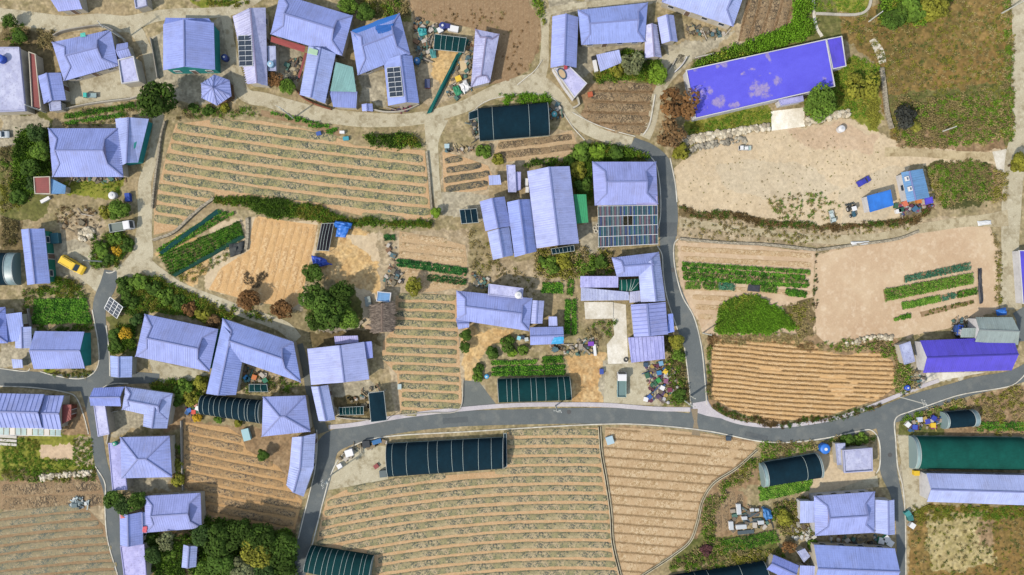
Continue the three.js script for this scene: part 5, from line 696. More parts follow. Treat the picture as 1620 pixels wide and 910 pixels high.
house('house', 'stained flat-roofed house with parapet at the right road fork', 'house', 'f W 1333,712 1379,708 1380,745 1335,748 e3 h0.35 | f A 1322,702 1337,701 1337,735 1325,736 e2 h0.1'); house('house', 'large hip-roofed lavender house with side wings at the lower right', 'house', 'hg L 1288,785 1384,778 1384,843 1290,848 i2.2 e3.1 | s K 1266,828 1289,827 1288,792 1265,792 e2.6 r0.4 n | g K 1385,791 1385,843 1416,846 1415,791 e2.8 r0.6 p0.6', { wall: 'white' });
house('house', 'lavender ridge house cut by the bottom edge at the lower right', 'house', 'g L 1288,862 1416,868 1416,930 1288,926 e3 r1.8'); house('shed', 'tilted lavender ridge shed at the bottom edge left of the cut-off house', 'shed', 'g D 1224,878 1264,895 1252,920 1213,901 e2.5 r0.8'); house('shed', 'small lavender roof joining the tilted shed at the bottom edge', 'shed', 's L 1265,914 1291,914 1290,895 1265,894 e2.3 r0.3 n'); house('shed', 'tiny rotated grey-lavender roof above the tilted shed', 'shed', 'f A 1261,873 1273,868 1282,880 1272,890 e1.9 h0.06');
house('barn', 'long pale lavender barn running off the right edge', 'barn', 'g K 1466,749 1660,753 1660,801 1467,794 e3.1 r1.4 s0.42', { wall: 'white' });

// greenhouses and nets
greenhouse('wide navy net greenhouse in the crook of the upper lane', '756,172 866,163 869,214 759,223', 'navy', 2, { h: 3.2, side: 1 }); greenhouse('teal net greenhouse with eight white straps beside the main road', '787,600 901,596 904,633 789,637', 'teal', 8, { h: 2.6, side: 1 }); greenhouse('longest navy greenhouse on the lower side of the main road', '612,702 796,692 796,741 615,754', 'navy', 8, { h: 2.9, side: 1 });
greenhouse('teal strapped greenhouse cut by the bottom edge beside the lower road', '492,864 591,880 584,926 482,904', 'teal', 10, { h: 2.6 }); greenhouse('dark arched greenhouse with ten straps next to the pyramid roof', '321,625 414,634 414,670 320,655', 'navy', 10, { h: 2.6 }); greenhouse('navy greenhouse with pale film ends at the right road bend', '1201,733 1292,717 1298,755 1206,770', 'navy', 1, { h: 3, f0: 0.07, f1: 0.03, side: 1 });
greenhouse('biggest green net greenhouse running to the right edge', '1440,690 1618,692 1620,743 1441,741', 'green', 0, { h: 3, f0: 0.035, f1: 0.01, side: 1, bays: 30 }); greenhouse('smallest dark greenhouse with film ends near the right edge', '1490,652 1540,648 1542,674 1491,678', 'navy', 0, { h: 2.6, f0: 0.06, f1: 0.14, side: 1 }); greenhouse('navy greenhouse cut by the bottom edge below the striped plot', '1056,913 1208,888 1216,930 1060,956', 'navy', 3, { h: 3 }); greenhouse('dark film greenhouse at the left edge below the corn stubble', '-40,400 29,400 30,451 -40,452', 'navy', 2, { h: 2.6, f1: 0.2, side: 1 });
netRoof('square dark net shelter below the short dirt lane', '727,332 754,330 757,352 730,354', 'navy', 1.8, { lines: 2 }); netRoof('upright dark green net shed beside the main road, below the two-ridge house', '583,622 607,619 612,665 587,668', 'navy', 2.6); netRoof('black film shelter with pale weights next to the blue tarps', '509,354 528,353 520,397 501,396', 'black', 1.4, { lines: 3 }); netRoof('dark teal net over the cluttered yard at the top', '688,54 738,60 734,83 686,78', 'teal', 1.6, { lines: 4 });
netRoof('low black mesh strip left of the upper greenhouse', '742,178 756,173 757,186 742,190', 'navy', 0.8); netRoof('dark strip standing in for the shadow at the end of the longest greenhouse', '797,686 801,686 802,738 797,741', 'navy', 1.2); netRoof('dark mesh frame shelter under the end of the biggest barn', '872,394 908,388 909,397 874,402', 'navy', 1.6, { lines: 5 }); netRoof('low dark net garden frame below the two-ridge house', '536,645 575,643 575,656 537,657', 'teal', 0.9, { lines: 6 }); netRoof('teal mesh plot cover in front of the L-plan house', '394,608 422,608 424,620 394,620', 'teal', 0.9, { lines: 2 });  // narrow strip past the longest greenhouse is its cast shadow, built as dark sheet
// ---------------------------------------------------------------- pavilion, canopy, solar panels
{
  const cs = pts('339,118 363,127 366,152 343,167 319,155 318,132').map(([x, y]) => P(x, y, 2.6)), c = cs.reduce((s, p) => s.add(p), new THREE.Vector3()).multiplyScalar(1 / 6), top = c.clone().setY(4.1);
  const g = thing('pavilion', 'hexagonal lavender-roofed pavilion with ribbed panels beside the lane', 'pavilion', flat(c));
  const roof = part(g, 'roof', merge(cs.map((p, i) => slab([p, cs[(i + 1) % 6], top], cs[(i + 1) % 6].clone().sub(p).setY(0).normalize(), 0.08, 0.62, 0.26, 0.1))), roofMat('L'));
  for (const p of cs) part(roof, 'ridge_cap', bar(p.clone().setY(2.66), top.clone().setY(4.16), 0.2, 0.12), CAP.L);
  part(roof, 'finial', (() => { const s = new THREE.SphereGeometry(0.2, 10, 8); s.translate(top.x, 4.3, top.z); return s; })(), CAP.L);
  for (const p of cs) { const b = p.clone().lerp(c, 0.16); part(g, 'post', rod(flat(b), b.clone().setY(2.6), 0.1), WALLS.wood); }
  part(g, 'floor', block(cs.map((p) => flat(p.clone().lerp(c, 0.12))), 0, cs.map(() => 0.4)), WALLS.wood);
}
{
  const e = 3, q = pts('946,326 1040,325 1041,386 947,391').map(([x, y]) => P(x, y, e)), g = thing('panel_canopy', 'carport canopy of coloured glass panels in white frames below the corner hip house', 'canopy', flat(q[0].clone().add(q[2]).multiplyScalar(0.5)));
  const dyes = [[44, 66, 130], [40, 84, 100], [116, 78, 92], [54, 92, 84], [40, 58, 112], [88, 92, 104], [48, 96, 108]], dr = rng(4), ids = [...Array(64)].map(() => dyes[Math.floor(dr() * 7)]), stripes = tex(512, 32, (u, v, x, y) => ids[Math.floor(x / 8)].map((b) => b * (0.66 + 0.4 * smp(N2, x * 2, y * 6))));
  const mats = [0, 1, 2, 3, 4, 5].map((i) => { const t = stripes.clone(); t.repeat.set(0.06, 1); t.offset.set(i * 0.163, 0); t.needsUpdate = true; return std({ map: t, roughness: 0.3 }); });
  const at = (u, v) => q[0].clone().lerp(q[1], u).lerp(q[3].clone().lerp(q[2], u), v), uw = at(1 / 12, 0).distanceTo(at(0, 0)), vw = at(0, 0.25).distanceTo(at(0, 0)), turn = Math.atan2(-(q[1].z - q[0].z), q[1].x - q[0].x), pg = new THREE.BoxGeometry(uw - 0.05, 0.05, vw - 0.08);
  for (let j = 0; j < 4; j++) for (let i = 0; i < 12; i++) { if (j === 1 && (i === 5 || i === 6)) continue; const p = at((i + 0.5) / 12, (j + 0.5) / 4), k = part(g, 'panel', pg, mats[Math.floor(R() * 6)], false); k.position.copy(p).sub(g.position); k.rotation.y = turn; }
  const beams = []; for (let j = 0; j <= 4; j++) beams.push(bar(at(0, j / 4), at(1, j / 4), 0.09, 0.1)); for (let i = 0; i <= 12; i++) beams.push(bar(at(i / 12, 0).add(new THREE.Vector3(0, -0.004, 0)), at(i / 12, 1).add(new THREE.Vector3(0, -0.004, 0)), 0.05, 0.09)); part(g, 'frame', merge(beams), FRAME);
  for (const u of [0.02, 0.5, 0.98]) for (const v of [0.03, 0.97]) { const p = at(u, v); part(g, 'post', rod(flat(p), p, 0.07), FRAME); }
}
const CELL = std({ map: (() => { const t = tex(128, 128, (u, v) => { const a = (u * 6) % 1, b = (v * 6) % 1; return a < 0.05 || b < 0.05 ? [104, 122, 140] : [30, 42, 62]; }); return t; })(), roughness: 0.25, metalness: 0.2 }), SILVER = plain(222, 226, 230, 0.4, 0.3);
function solar(label, corners, nu, nv, legs) {    // corners are points in space, panels along the first side then down
  const [A, B, , D] = corners, u = B.clone().sub(A).divideScalar(nu), v = D.clone().sub(A).divideScalar(nv), n = u.clone().cross(v).normalize(); if (n.y < 0) n.negate();
  const o = A.clone().add(B).add(D.clone().add(B).sub(A)).add(D).multiplyScalar(0.25), g = thing('solar_panel_array', label, 'solar panels', legs ? flat(o) : o), rot = new THREE.Quaternion().setFromRotationMatrix(new THREE.Matrix4().makeBasis(u.clone().normalize(), n, u.clone().normalize().cross(n)));
  const pg = new THREE.BoxGeometry(u.length() - 0.12, 0.06, v.length() - 0.12), fr = [];
  for (let i = 0; i < nu; i++) for (let j = 0; j < nv; j++) { const k = part(g, 'panel', pg, CELL, false); k.position.copy(A).addScaledVector(u, i + 0.5).addScaledVector(v, j + 0.5).addScaledVector(n, 0.05).sub(g.position); k.quaternion.copy(rot); }
  for (let i = 0; i <= nu; i++) fr.push(bar(A.clone().addScaledVector(u, i), A.clone().addScaledVector(u, i).addScaledVector(v, nv), 0.12, 0.1)); for (let j = 0; j <= nv; j++) fr.push(bar(A.clone().addScaledVector(v, j).addScaledVector(n, -0.003), B.clone().addScaledVector(v, j).addScaledVector(n, -0.003), 0.12, 0.1));
  part(g, 'frame', merge(fr), SILVER);
  if (legs) for (const p of [A, B, D, B.clone().add(D).sub(A)]) part(g, 'leg', rod(flat(p), p, 0.05), SILVER);
}
const lifted = (key, s, up = 0.12) => pts(s).map(([x, y]) => roofAt(key, x, y).add(new THREE.Vector3(0, up, 0)));
solar('dark solar panels in six rows on the long mottled house', lifted('S1', '377,57 398,56 399,103 379,105'), 2, 6); solar('dark solar panels in six rows on the wing of the blue-patched house', lifted('BP', '612,108 633,106 639,152 617,154'), 2, 6);
solar('ground-mounted solar panel table beside the road junction', [[174, 470, 1.9], [194, 486, 1.9], [187, 506, 0.7], [165, 488, 0.7]].map((a) => P(...a)), 3, 4, true);

// ---------------------------------------------------------------- sheets, tanks, boxes
function draped(name, label, cat, quad, y, c, o = {}) {   // a wrinkled sheet of cloth or film
  const q = pts(quad).map(([a, b]) => (o.on ? roofAt(o.on, a, b).add(new THREE.Vector3(0, 0.1, 0)) : P(a, b, y))), n = 14, pos = [], uv = [], idx = [], sd = label.length * 13;
  for (let i = 0; i <= n; i++) for (let j = 0; j <= n; j++) { const e = (k) => (o.rough ?? 0.3) * (smp(N2, k + sd, sd) - 0.5), p = q[0].clone().lerp(q[1], i / n).lerp(q[3].clone().lerp(q[2], i / n), j / n), edge = Math.min(i, j, n - i, n - j); p.x += e(i * 17 + j * 7); p.z += e(j * 19 + i * 5 + 90); p.y += (o.amp ?? 0.25) * smp(N2, i * 24 + sd, j * 24) * (o.on ? 0.4 : 1) * (edge ? 1 : 0.3) + (o.dome ?? 0) * Math.sin(i / n * 3.14) * Math.sin(j / n * 3.14); pos.push(p.x, p.y, p.z); uv.push(i, j); if (i && j) { const b = i * (n + 1) + j; idx.push(b - n - 2, b - n - 1, b - 1, b - 1, b - n - 1, b); } }
  const lo = pos.slice(); const N = (n + 1) * (n + 1); for (let i = 0; i < N; i++) lo[i * 3 + 1] -= 0.03; const all = pos.concat(lo), id2 = idx.slice(); for (let i = 0; i < idx.length; i += 3) id2.push(idx[i] + N, idx[i + 2] + N, idx[i + 1] + N);
  return tag(solo(name, geom(all, uv.concat(uv), id2), c, flat(q[0].clone().add(q[2]).multiplyScalar(0.5))), label, cat, o.group);
}
const BLUE = plain(30, 122, 226, 0.55), DEEP = plain(30, 82, 200, 0.55), TEALNET = plain(34, 110, 106, 0.85), WHITEFILM = plain(232, 234, 236, 0.5), GREYFILM = plain(150, 150, 160, 0.7), BLACKFILM = plain(46, 48, 58, 0.6);
draped('tarpaulin', 'smooth bright blue tarpaulin beside the black film shelter', 'tarpaulin', '534,358 552,357 546,376 531,374', 1, BLUE, { amp: 0.4 }); draped('tarpaulin', 'ragged blue tarpaulin edge heaped above the smooth blue tarpaulin', 'tarpaulin', '529,349 556,351 554,361 530,359', 0.9, BLUE, { amp: 0.9, rough: 0.9 }); draped('tarpaulin', 'crumpled deep blue tarpaulin above the small dark round tree', 'tarpaulin', '492,403 512,410 524,417 500,422', 0.5, DEEP, { amp: 1.1, rough: 1.2 });
draped('tarpaulin', 'bright blue tarpaulin spread along the top edge of the blue-patched roof', 'tarpaulin', '557,47 629,23 624,42 564,64', 4, plain(24, 110, 200, 0.6), { on: 'BP', rough: 0.9 }); draped('tarpaulin', 'second blue tarpaulin patch in the middle of the blue-patched roof', 'tarpaulin', '594,42 622,34 616,48 598,53', 4, plain(20, 100, 190, 0.6), { on: 'BP', rough: 0.9 }); draped('tarpaulin', 'sky blue painted sheet at the corner of the ridge shed roof', 'tarpaulin', '876,534 890,533 890,543 872,544', 3, plain(50, 170, 230, 0.6), { on: 'SB', rough: 0.5 });
draped('plastic_sheet', 'small teal sheet on the rear slope of the L-shaped house', 'sheet', '127,53 135,51 136,58 128,59', 3, plain(70, 190, 176, 0.7), { on: 'A', rough: 0.2 }); draped('plastic_sheet', 'red stained sheet on the upper corner of the red-stained roof', 'sheet', '190,813 196,812 197,819 191,820', 3, plain(214, 108, 108, 0.7), { on: 'RS', rough: 0.3 }); draped('plastic_sheet', 'red stained sheet on the side roof of the red-stained house', 'sheet', '226,833 232,833 232,842 226,842', 3, plain(214, 74, 96, 0.7), { on: 'RS', rough: 0.3 }); draped('plastic_sheet', 'pale green sheet on the ridge end of the barn beside the red awning', 'sheet', '489,75 503,79 501,88 486,84', 4.4, plain(174, 208, 176, 0.7), { amp: 0.05, rough: 0.1 });
draped('shade_net', 'long rolled teal shade net stretched across the cluttered yard', 'net', '722,86 729,84 682,178 675,180', 0.3, TEALNET, { amp: 0.6, rough: 0.4, dome: 0.5 }); draped('shade_net', 'short teal net stretch at the upper end of the rolled shade net', 'net', '736,62 742,62 730,86 724,86', 0.4, TEALNET, { amp: 0.5, dome: 0.4 }); draped('shade_net', 'teal net along the upper edge of the diagonal crop strip', 'net', '342,331 351,334 256,403 250,400', 0.25, plain(24, 76, 74, 0.9), { amp: 0.35, rough: 0.5 }); draped('shade_net', 'dark teal net along the lower edge of the diagonal crop strip', 'net', '384,370 386,376 276,438 270,434', 0.2, plain(34, 76, 64, 0.9), { amp: 0.35, rough: 0.4 });
draped('plastic_sheet', 'dark heap of film at the end of the wedge field', 'sheet', '362,388 384,380 386,398 366,408', 0.3, plain(52, 58, 60, 0.8), { amp: 0.7, rough: 0.8 }); draped('plastic_sheet', 'white film roll lying beside the track above the bare tan field', 'sheet', '1345,383 1374,381 1374,386 1346,389', 0.2, WHITEFILM, { amp: 0.3, rough: 0.4 }); draped('plastic_sheet', 'white film sheet at the lane end near the bare tan field', 'sheet', '1546,350 1568,348 1568,355 1548,357', 0.15, WHITEFILM, { amp: 0.2, rough: 0.4 }); draped('plastic_sheet', 'black film roll lying along the right side of the bare tan field beds', 'sheet', '1546,424 1552,424 1553,480 1549,480', 0.2, BLACKFILM, { amp: 0.5, rough: 0.5 });
draped('mulch_film', 'black mulch film over a short bed on the pinkish plot', 'mulch film', '1184,450 1202,451 1202,462 1182,460', 0.12, BLACKFILM, { amp: 0.1, rough: 0.2 }); draped('plastic_sheet', 'crumpled white film sheet by the bent mottled house', 'sheet', '726,132 736,126 746,139 733,149', 0.4, WHITEFILM, { amp: 0.6, rough: 0.7 }); draped('tarpaulin', 'green tarpaulin beside the white film sheet in the cluttered yard', 'tarpaulin', '715,138 724,134 731,147 722,152', 0.5, plain(34, 140, 96, 0.7), { amp: 0.4 }); draped('tarpaulin', 'turquoise tarpaulin lump in the heap behind the blue-patched house', 'tarpaulin', '661,44 673,43 675,55 663,57', 0.7, plain(50, 168, 172, 0.6), { amp: 0.8, rough: 0.6 }); draped('tarpaulin', 'teal tarpaulin strips beside the blue tank in the cluttered yard', 'tarpaulin', '678,78 688,76 691,91 683,92', 0.4, plain(60, 140, 140, 0.7), { amp: 0.3 });
draped('tarpaulin', 'bright blue tarpaulin cover above the grey warehouse', 'tarpaulin', '1575,490 1590,486 1592,498 1577,500', 1, BLUE, { amp: 0.5, dome: 0.8 }); draped('tarpaulin', 'crumpled blue-green sheets at the end of the beehive boards', 'tarpaulin', '1204,802 1216,806 1220,818 1212,822', 0.4, plain(40, 120, 190, 0.6), { amp: 0.7, rough: 0.8 });
draped('awning', 'red awning along the courtyard side of the large top house', 'awning', '429,57 483,73 481,83 428,66', 2.5, std({ color: col(168, 66, 62), map: stain, roughness: 0.7 }), { amp: 0.03, rough: 0.02 }); draped('awning', 'narrow red awning on the barn wall beside the courtyard', 'awning', '482,83 486,84 474,124 471,122', 2.3, std({ color: col(150, 62, 60), map: stain, roughness: 0.7 }), { amp: 0.03, rough: 0.02 });
{ // green net dome with white ribs in the corner of the L-shaped house
  const q = pts('980,443 1011,441 1010,460 980,462').map(([x, y]) => P(x, y, 2.4)), c = q[0].clone().add(q[2]).multiplyScalar(0.5), g = thing('net_dome', 'green net dome with white ribs in the corner of the L-shaped house', 'net dome', flat(c)), n = 12, pos = [], idx = [], at = (u, v) => { const p = q[0].clone().lerp(q[1], u).lerp(q[3].clone().lerp(q[2], u), v); p.y += 0.7 * Math.sin(u * 3.14) * Math.sin(v * 3.14); return p; };
  for (let i = 0; i <= n; i++) for (let j = 0; j <= n; j++) { const p = at(i / n, j / n); pos.push(p.x, p.y, p.z); if (i && j) { const b = i * (n + 1) + j; idx.push(b - n - 2, b - n - 1, b - 1, b - 1, b - n - 1, b); } }
  part(g, 'net', geom(pos, null, idx), NET.green); for (const p of q) part(g, 'post', rod(flat(p), p, 0.06), HOOP);
  for (const [a, b] of [[[0.1, 0], [0.12, 1]], [[0.35, 0], [0.38, 1]], [[0.6, 0], [0.5, 1]], [[0.8, 0], [0.55, 1]], [[1, 0.3], [0.6, 1]]]) part(g, 'rib', new THREE.TubeGeometry(new THREE.CatmullRomCurve3([...Array(7).keys()].map((k) => at(lerp(a[0], b[0], k / 6), lerp(a[1], b[1], k / 6)).add(new THREE.Vector3(0, 0.06, 0)))), 14, 0.05, 5), STRAP);
}
{ const p = P(889, 117, 2.8), g = thing('basin', 'oval brown basin with dark blue rim on the mottled terrace roof', 'basin', p), s = new THREE.TorusGeometry(0.9, 0.14, 8, 28); s.rotateX(Math.PI / 2); s.scale(0.72, 1, 1.2); const f = new THREE.CylinderGeometry(0.88, 0.8, 0.12, 28); f.scale(0.72, 1, 1.2); f.translate(0, -0.02, 0); part(g, 'rim', s, plain(50, 84, 110, 0.5), false); part(g, 'basin_floor', f, plain(206, 178, 140), false); g.position.y += 0.14; g.rotation.y = 0.55; }
const TANKGEO = new THREE.LatheGeometry([[0, 0], [0.46, 0], [0.5, 0.06], [0.48, 0.25], [0.5, 0.3], [0.48, 0.5], [0.5, 0.55], [0.48, 0.78], [0.5, 0.84], [0.4, 0.95], [0.16, 1], [0, 1]].map((a) => V2(...a)), 20), LIDGEO = new THREE.CylinderGeometry(0.15, 0.16, 0.09, 14);
function tank(label, x, y, d, h, c, on) { const p = on ? roofAt(on, x, y) : P(x, y, h); if (!on) p.y = 0; const g = thing('water_tank', label, 'water tank', p), b = part(g, 'body', TANKGEO, c, false); b.scale.set(d, h, d); const l = part(g, 'lid', LIDGEO, c === FRAME ? SILVER : FRAME, false); l.position.y = h + 0.03; l.scale.set(d, 1, d); }
tank('round blue water tank on the flat white roof at the left edge', 5, 95, 1.6, 1.3, DEEP, 'W'); tank('white round water tank on the flat roof annex above the long hip house', 820, 467, 1.4, 1.1, FRAME, 'WT'); tank('pale blue water tank on the narrow shed beside the solar house', 430, 103, 1.3, 1, plain(150, 190, 220, 0.5), 'N1'); tank('white lidded water tank on the sandy lot below the purple hall', 1333, 203, 1.4, 1.3, FRAME); tank('bright blue water tank beside the navy greenhouse at the road bend', 1307, 711, 2, 1.6, BLUE); tank('blue water tank at the right wall of the blue-patched house', 659, 95, 1.3, 1.2, plain(30, 120, 190, 0.5)); tank('white water tank below the wide hip-roofed house', 176, 309, 1.5, 1.1, FRAME); tank('navy tank at the wall of the teal-walled house', 354, 90, 1.3, 1.3, plain(26, 60, 140, 0.5)); tank('dark blue tank at the top of the cluttered yard', 700, 40, 1.5, 1, plain(30, 50, 130, 0.5)); tank('green bin on the flat wing of the mottled hip house', 184, 701, 0.9, 0.8, plain(20, 150, 120, 0.6), 'HF'); tank('turquoise tank beside the upper lane greenhouse', 877, 180, 1.1, 1, plain(80, 180, 190, 0.5));
house('shed', 'small white and blue roofed hut at the head of the thatched shed', 'shed', 'f C 597,461 619,463 617,479 595,477 e1.8 h0.1 w', { bare: true }); tank('pale tank in front of the lavender house beside the drive, at the orange yard', 1000, 568, 0.8, 0.7, plain(110, 120, 126)); tank('blue drum at the corner beside the purple warehouse yard', 1437, 614, 1.1, 0.9, DEEP); tank('blue-white tank at the end of the teal net greenhouse', 770, 596, 0.9, 0.9, plain(70, 170, 220, 0.5));
function crate(label, x, y, w, l, h, a, c, o = {}) { const p = P(x, y, h); p.y = 0; const g = thing(o.name ?? 'crate', label, o.cat ?? 'crate', p, o.group); part(g, 'body', rboxAt(w, h, l, 0, h / 2, 0), c, false); part(g, 'lid', rboxAt(w + 0.06, 0.08, l + 0.06, 0, h + 0.03, 0, 0, 0.03), o.lid ?? c, false); g.rotation.y = a; }
const YEL = plain(240, 200, 40, 0.6), WHI = plain(238, 238, 240, 0.55), MAG = plain(146, 84, 124, 0.7);
crate('white storage box at the roadside by the longest greenhouse, larger', 552, 717, 1.5, 1.3, 0.9, 0.3, WHI); crate('white storage box at the roadside by the lower road bend, smaller', 537, 738, 0.9, 0.9, 0.7, 0.5, WHI); crate('dark round-cornered bin between the white roadside boxes and the greenhouse', 579, 703, 1.4, 1.3, 0.9, 0.1, plain(34, 44, 54)); crate('grey machine box at the lower corner of the longest greenhouse', 606, 750, 1.4, 1.3, 0.9, 0.1, plain(96, 110, 114)); crate('blue plank box above the pad of the longest greenhouse', 596, 699, 1.8, 0.8, 0.6, 0.3, plain(40, 110, 170));
crate('yellow box at the door of the long pale lavender barn', 1451, 749, 1, 0.9, 0.9, 0, YEL); crate('yellow box in the cluttered yard beside the rolled net', 725, 124, 1.1, 1, 0.7, 0.4, YEL); crate('beige flat box above the yellow box in the cluttered yard', 733, 104, 1.2, 2, 0.4, 0.15, plain(216, 192, 148)); crate('white freezer box at the top of the cluttered yard', 717, 45, 2, 1.1, 0.8, -0.2, WHI); crate('navy box left of the white freezer in the cluttered yard', 708, 41, 1.1, 0.9, 0.8, -0.2, plain(40, 50, 130)); crate('small white box left in the cluttered yard above the teal net', 696, 47, 1, 1, 0.8, 0.5, WHI); crate('red and blue trolley box in the cluttered yard', 676, 132, 1, 1.7, 0.6, 0, plain(170, 44, 80), { lid: plain(70, 80, 120) });
crate('blue bin at the lane wall by the wide hip-roofed house', 201, 312, 0.9, 1.6, 0.9, 0.1, plain(26, 70, 170)); crate('dark teal covered machine beside the mottled left barn', 86, 377, 1.5, 2, 1, 0.1, plain(30, 96, 110)); crate('white long box at the wall of the biggest barn, upper', 833, 288, 0.6, 1.4, 0.8, 0, WHI); crate('white long box at the wall of the biggest barn, lower', 834, 300, 0.6, 1.1, 0.8, 0, WHI); crate('white bench box beside the tilted courtyard shed', 942, 104, 0.7, 2.2, 0.7, 0.2, WHI); crate('black pot box above the white bench box', 940, 92, 0.9, 0.9, 0.6, 0.3, plain(30, 34, 40));
crate('purple box on the junk strip above the orange yard', 935, 544, 1.1, 0.8, 0.5, 0, plain(130, 60, 190)); crate('long white trough beside the concrete drive', 941, 554, 0.5, 2.2, 0.4, 0.1, WHI); crate('blue bin with a red pot beside the drive', 952, 588, 0.7, 1, 0.7, 0, plain(50, 80, 170)); crate('tall grey cart frame left of the thatched shed', 582, 477, 1.1, 1.9, 0.8, 0.15, plain(150, 160, 156)); crate('pale cloth-covered box beside the mottled house at the pyramid roof yard', 389, 688, 1.4, 2.3, 0.8, 0.25, plain(166, 206, 214)); crate('long plank box at the lower end of the thatched shed', 583, 518, 1.4, 0.7, 0.5, 0, plain(190, 160, 130)); crate('red bucket box on the corner of the basin terrace', 895, 106, 0.6, 0.6, 3.5, 0, plain(190, 60, 80)); crate('orange pot beside the basin terrace', 934, 149, 0.9, 0.9, 0.6, 0.2, plain(190, 92, 50));
for (const [x, y, w, l, n] of [[1169, 806, 0.8, 2, 'upright white beehive board at the top'], [1157, 832, 0.8, 1.6, 'leftmost white beehive box'], [1173, 834, 2, 0.8, 'lowest long white beehive box'], [1178, 820, 1, 0.6, 'middle white beehive box'], [1204, 827, 1.1, 0.7, 'right lower white beehive box'], [1190, 807, 0.7, 0.6, 'upper middle white beehive box'], [1198, 807, 0.6, 0.5, 'upper right white beehive box']]) crate(`${n} of the apiary above the striped plot`, x, y, w, l, 0.7, 0.08, WHI, { name: 'beehive', cat: 'beehive', group: 'beehives above the striped plot', lid: SILVER });
for (const [x, y, n] of [[1188, 815, 'upper'], [1190, 824, 'middle'], [1180, 842, 'lowest']]) crate(`${n} dark grey tray beside the white beehives`, x, y, 3.2, 0.7, 0.25, 0.1, plain(70, 86, 94), { name: 'tray', cat: 'tray' });
for (const [x, y, c, n] of [[1053, 588, YEL, 'yellow crate at the top'], [1043, 590, plain(50, 130, 180), 'blue-green crate at the upper left'], [1042, 602, plain(40, 150, 70), 'green crate at the left'], [1054, 603, MAG, 'magenta crate in the middle'], [1048, 614, WHI, 'white sack box in the middle'], [1060, 617, plain(120, 40, 70), 'dark red box at the right'], [1028, 628, plain(40, 90, 170), 'blue crate at the lower left'], [1022, 632, WHI, 'white crate at the lower left'], [1046, 575, plain(120, 170, 210), 'pale blue crate near the barn wall'], [1022, 577, plain(50, 80, 110), 'slate drum box below the pinkish roof']]) crate(`${n} of the junk yard at the road corner`, x, y, 0.85, 0.8, 0.6, R() * 3, c);
for (const [x, y, c, n] of [[1437, 672, WHI, 'white crate leftmost'], [1448, 676, plain(50, 80, 190), 'blue crate second'], [1468, 667, plain(60, 70, 180), 'violet-blue crate upper'], [1478, 662, plain(40, 60, 170), 'deep blue crate highest'], [1477, 673, YEL, 'yellow crate rightmost'], [1456, 664, plain(200, 210, 230), 'pale crate middle']]) crate(`${n} in the row before the smallest greenhouse`, x, y, 0.9, 0.9, 0.6, R() * 3, c);
for (const [x, y, c, n] of [[392, 600, plain(60, 120, 130), 'teal box left'], [402, 597, plain(210, 120, 60), 'orange box middle'], [419, 602, plain(30, 120, 90), 'green bin right'], [389, 598, plain(70, 160, 220), 'pale blue tub top']]) crate(`${n} in the garden of the L-plan house`, x, y, 0.9, 0.9, 0.6, R() * 3, c);
for (const [x, y, c, n] of [[299, 649, plain(50, 110, 190), 'blue tub'], [306, 652, plain(220, 80, 60), 'red tub'], [312, 646, WHI, 'white tub'], [308, 640, plain(220, 150, 130), 'pink tub']]) crate(`${n} of the heap at the arched greenhouse end`, x, y, 0.8, 0.8, 0.6, R() * 3, c);
for (const [x, y, c, n] of [[821, 535, plain(150, 220, 240), 'pale blue tub left'], [827, 534, plain(30, 60, 90), 'navy tub middle'], [833, 537, plain(200, 210, 216), 'white tub right']]) crate(`${n} at the corner below the white-tanked house`, x, y, 0.7, 0.7, 0.5, R() * 3, c);
for (const [x, y, c, n] of [[1433, 322, plain(226, 120, 90), 'orange-red gas drum'], [1422, 334, WHI, 'white tub'], [1426, 332, plain(20, 90, 70), 'dark green tub'], [1448, 330, plain(60, 110, 150), 'slate blue crate'], [1455, 318, plain(216, 130, 60), 'orange crate']]) crate(`${n} in the clutter below the blue cabins`, x, y, 0.8, 1, 0.7, R() * 3, c);
for (const [x, y, c, n] of [[1437, 813, plain(60, 150, 150), 'upper turquoise drum'], [1441, 820, plain(40, 120, 120), 'lower teal drum'], [1444, 832, WHI, 'white sack']]) crate(`${n} at the roadside under the long pale barn`, x, y, 1, 1, 0.8, R() * 3, c);
for (const [x, y, n] of [[1395, 856, 'left'], [1403, 853, 'upper'], [1409, 860, 'right']]) crate(`${n} green and white net sack beside the lower right hip house`, x, y, 1.2, 1.1, 0.7, R() * 3, plain(60, 180, 140), { lid: WHI });
crate('red brown tub beside the lower lane drain at the greenhouse', 595, 738, 0.9, 0.8, 0.4, 0.6, plain(150, 70, 70)); crate('pale blue cultivator frame in the corner of the tan field', 965, 697, 1.4, 1.5, 0.6, 0.3, plain(180, 206, 220)); crate('small navy pump box at the edge of the tan field by the road', 1153, 694, 0.9, 0.8, 0.6, 0, plain(50, 70, 90));
crate('white slab bench beside the red-brown roof', 71, 316, 1.9, 0.6, 0.5, 0.5, WHI); crate('white-lidded well box at the lane corner beside the harvested field', 541, 209, 0.9, 0.5, 0.6, 0, WHI); crate('blue tub at the upper edge of the harvested field', 504, 211, 0.9, 0.7, 0.5, 0.3, plain(50, 90, 170)); crate('turquoise tub right of the blue one at the harvested field', 547, 219, 1.1, 0.7, 0.5, 0.1, plain(60, 160, 180)); crate('pale well box at the plot beside the short dirt lane', 707, 231, 0.9, 0.8, 0.7, 0, plain(180, 206, 216)); crate('tiny white meter box in the stubble plot beside the main road', 632, 612, 0.7, 1, 0.6, 0, plain(190, 206, 206));
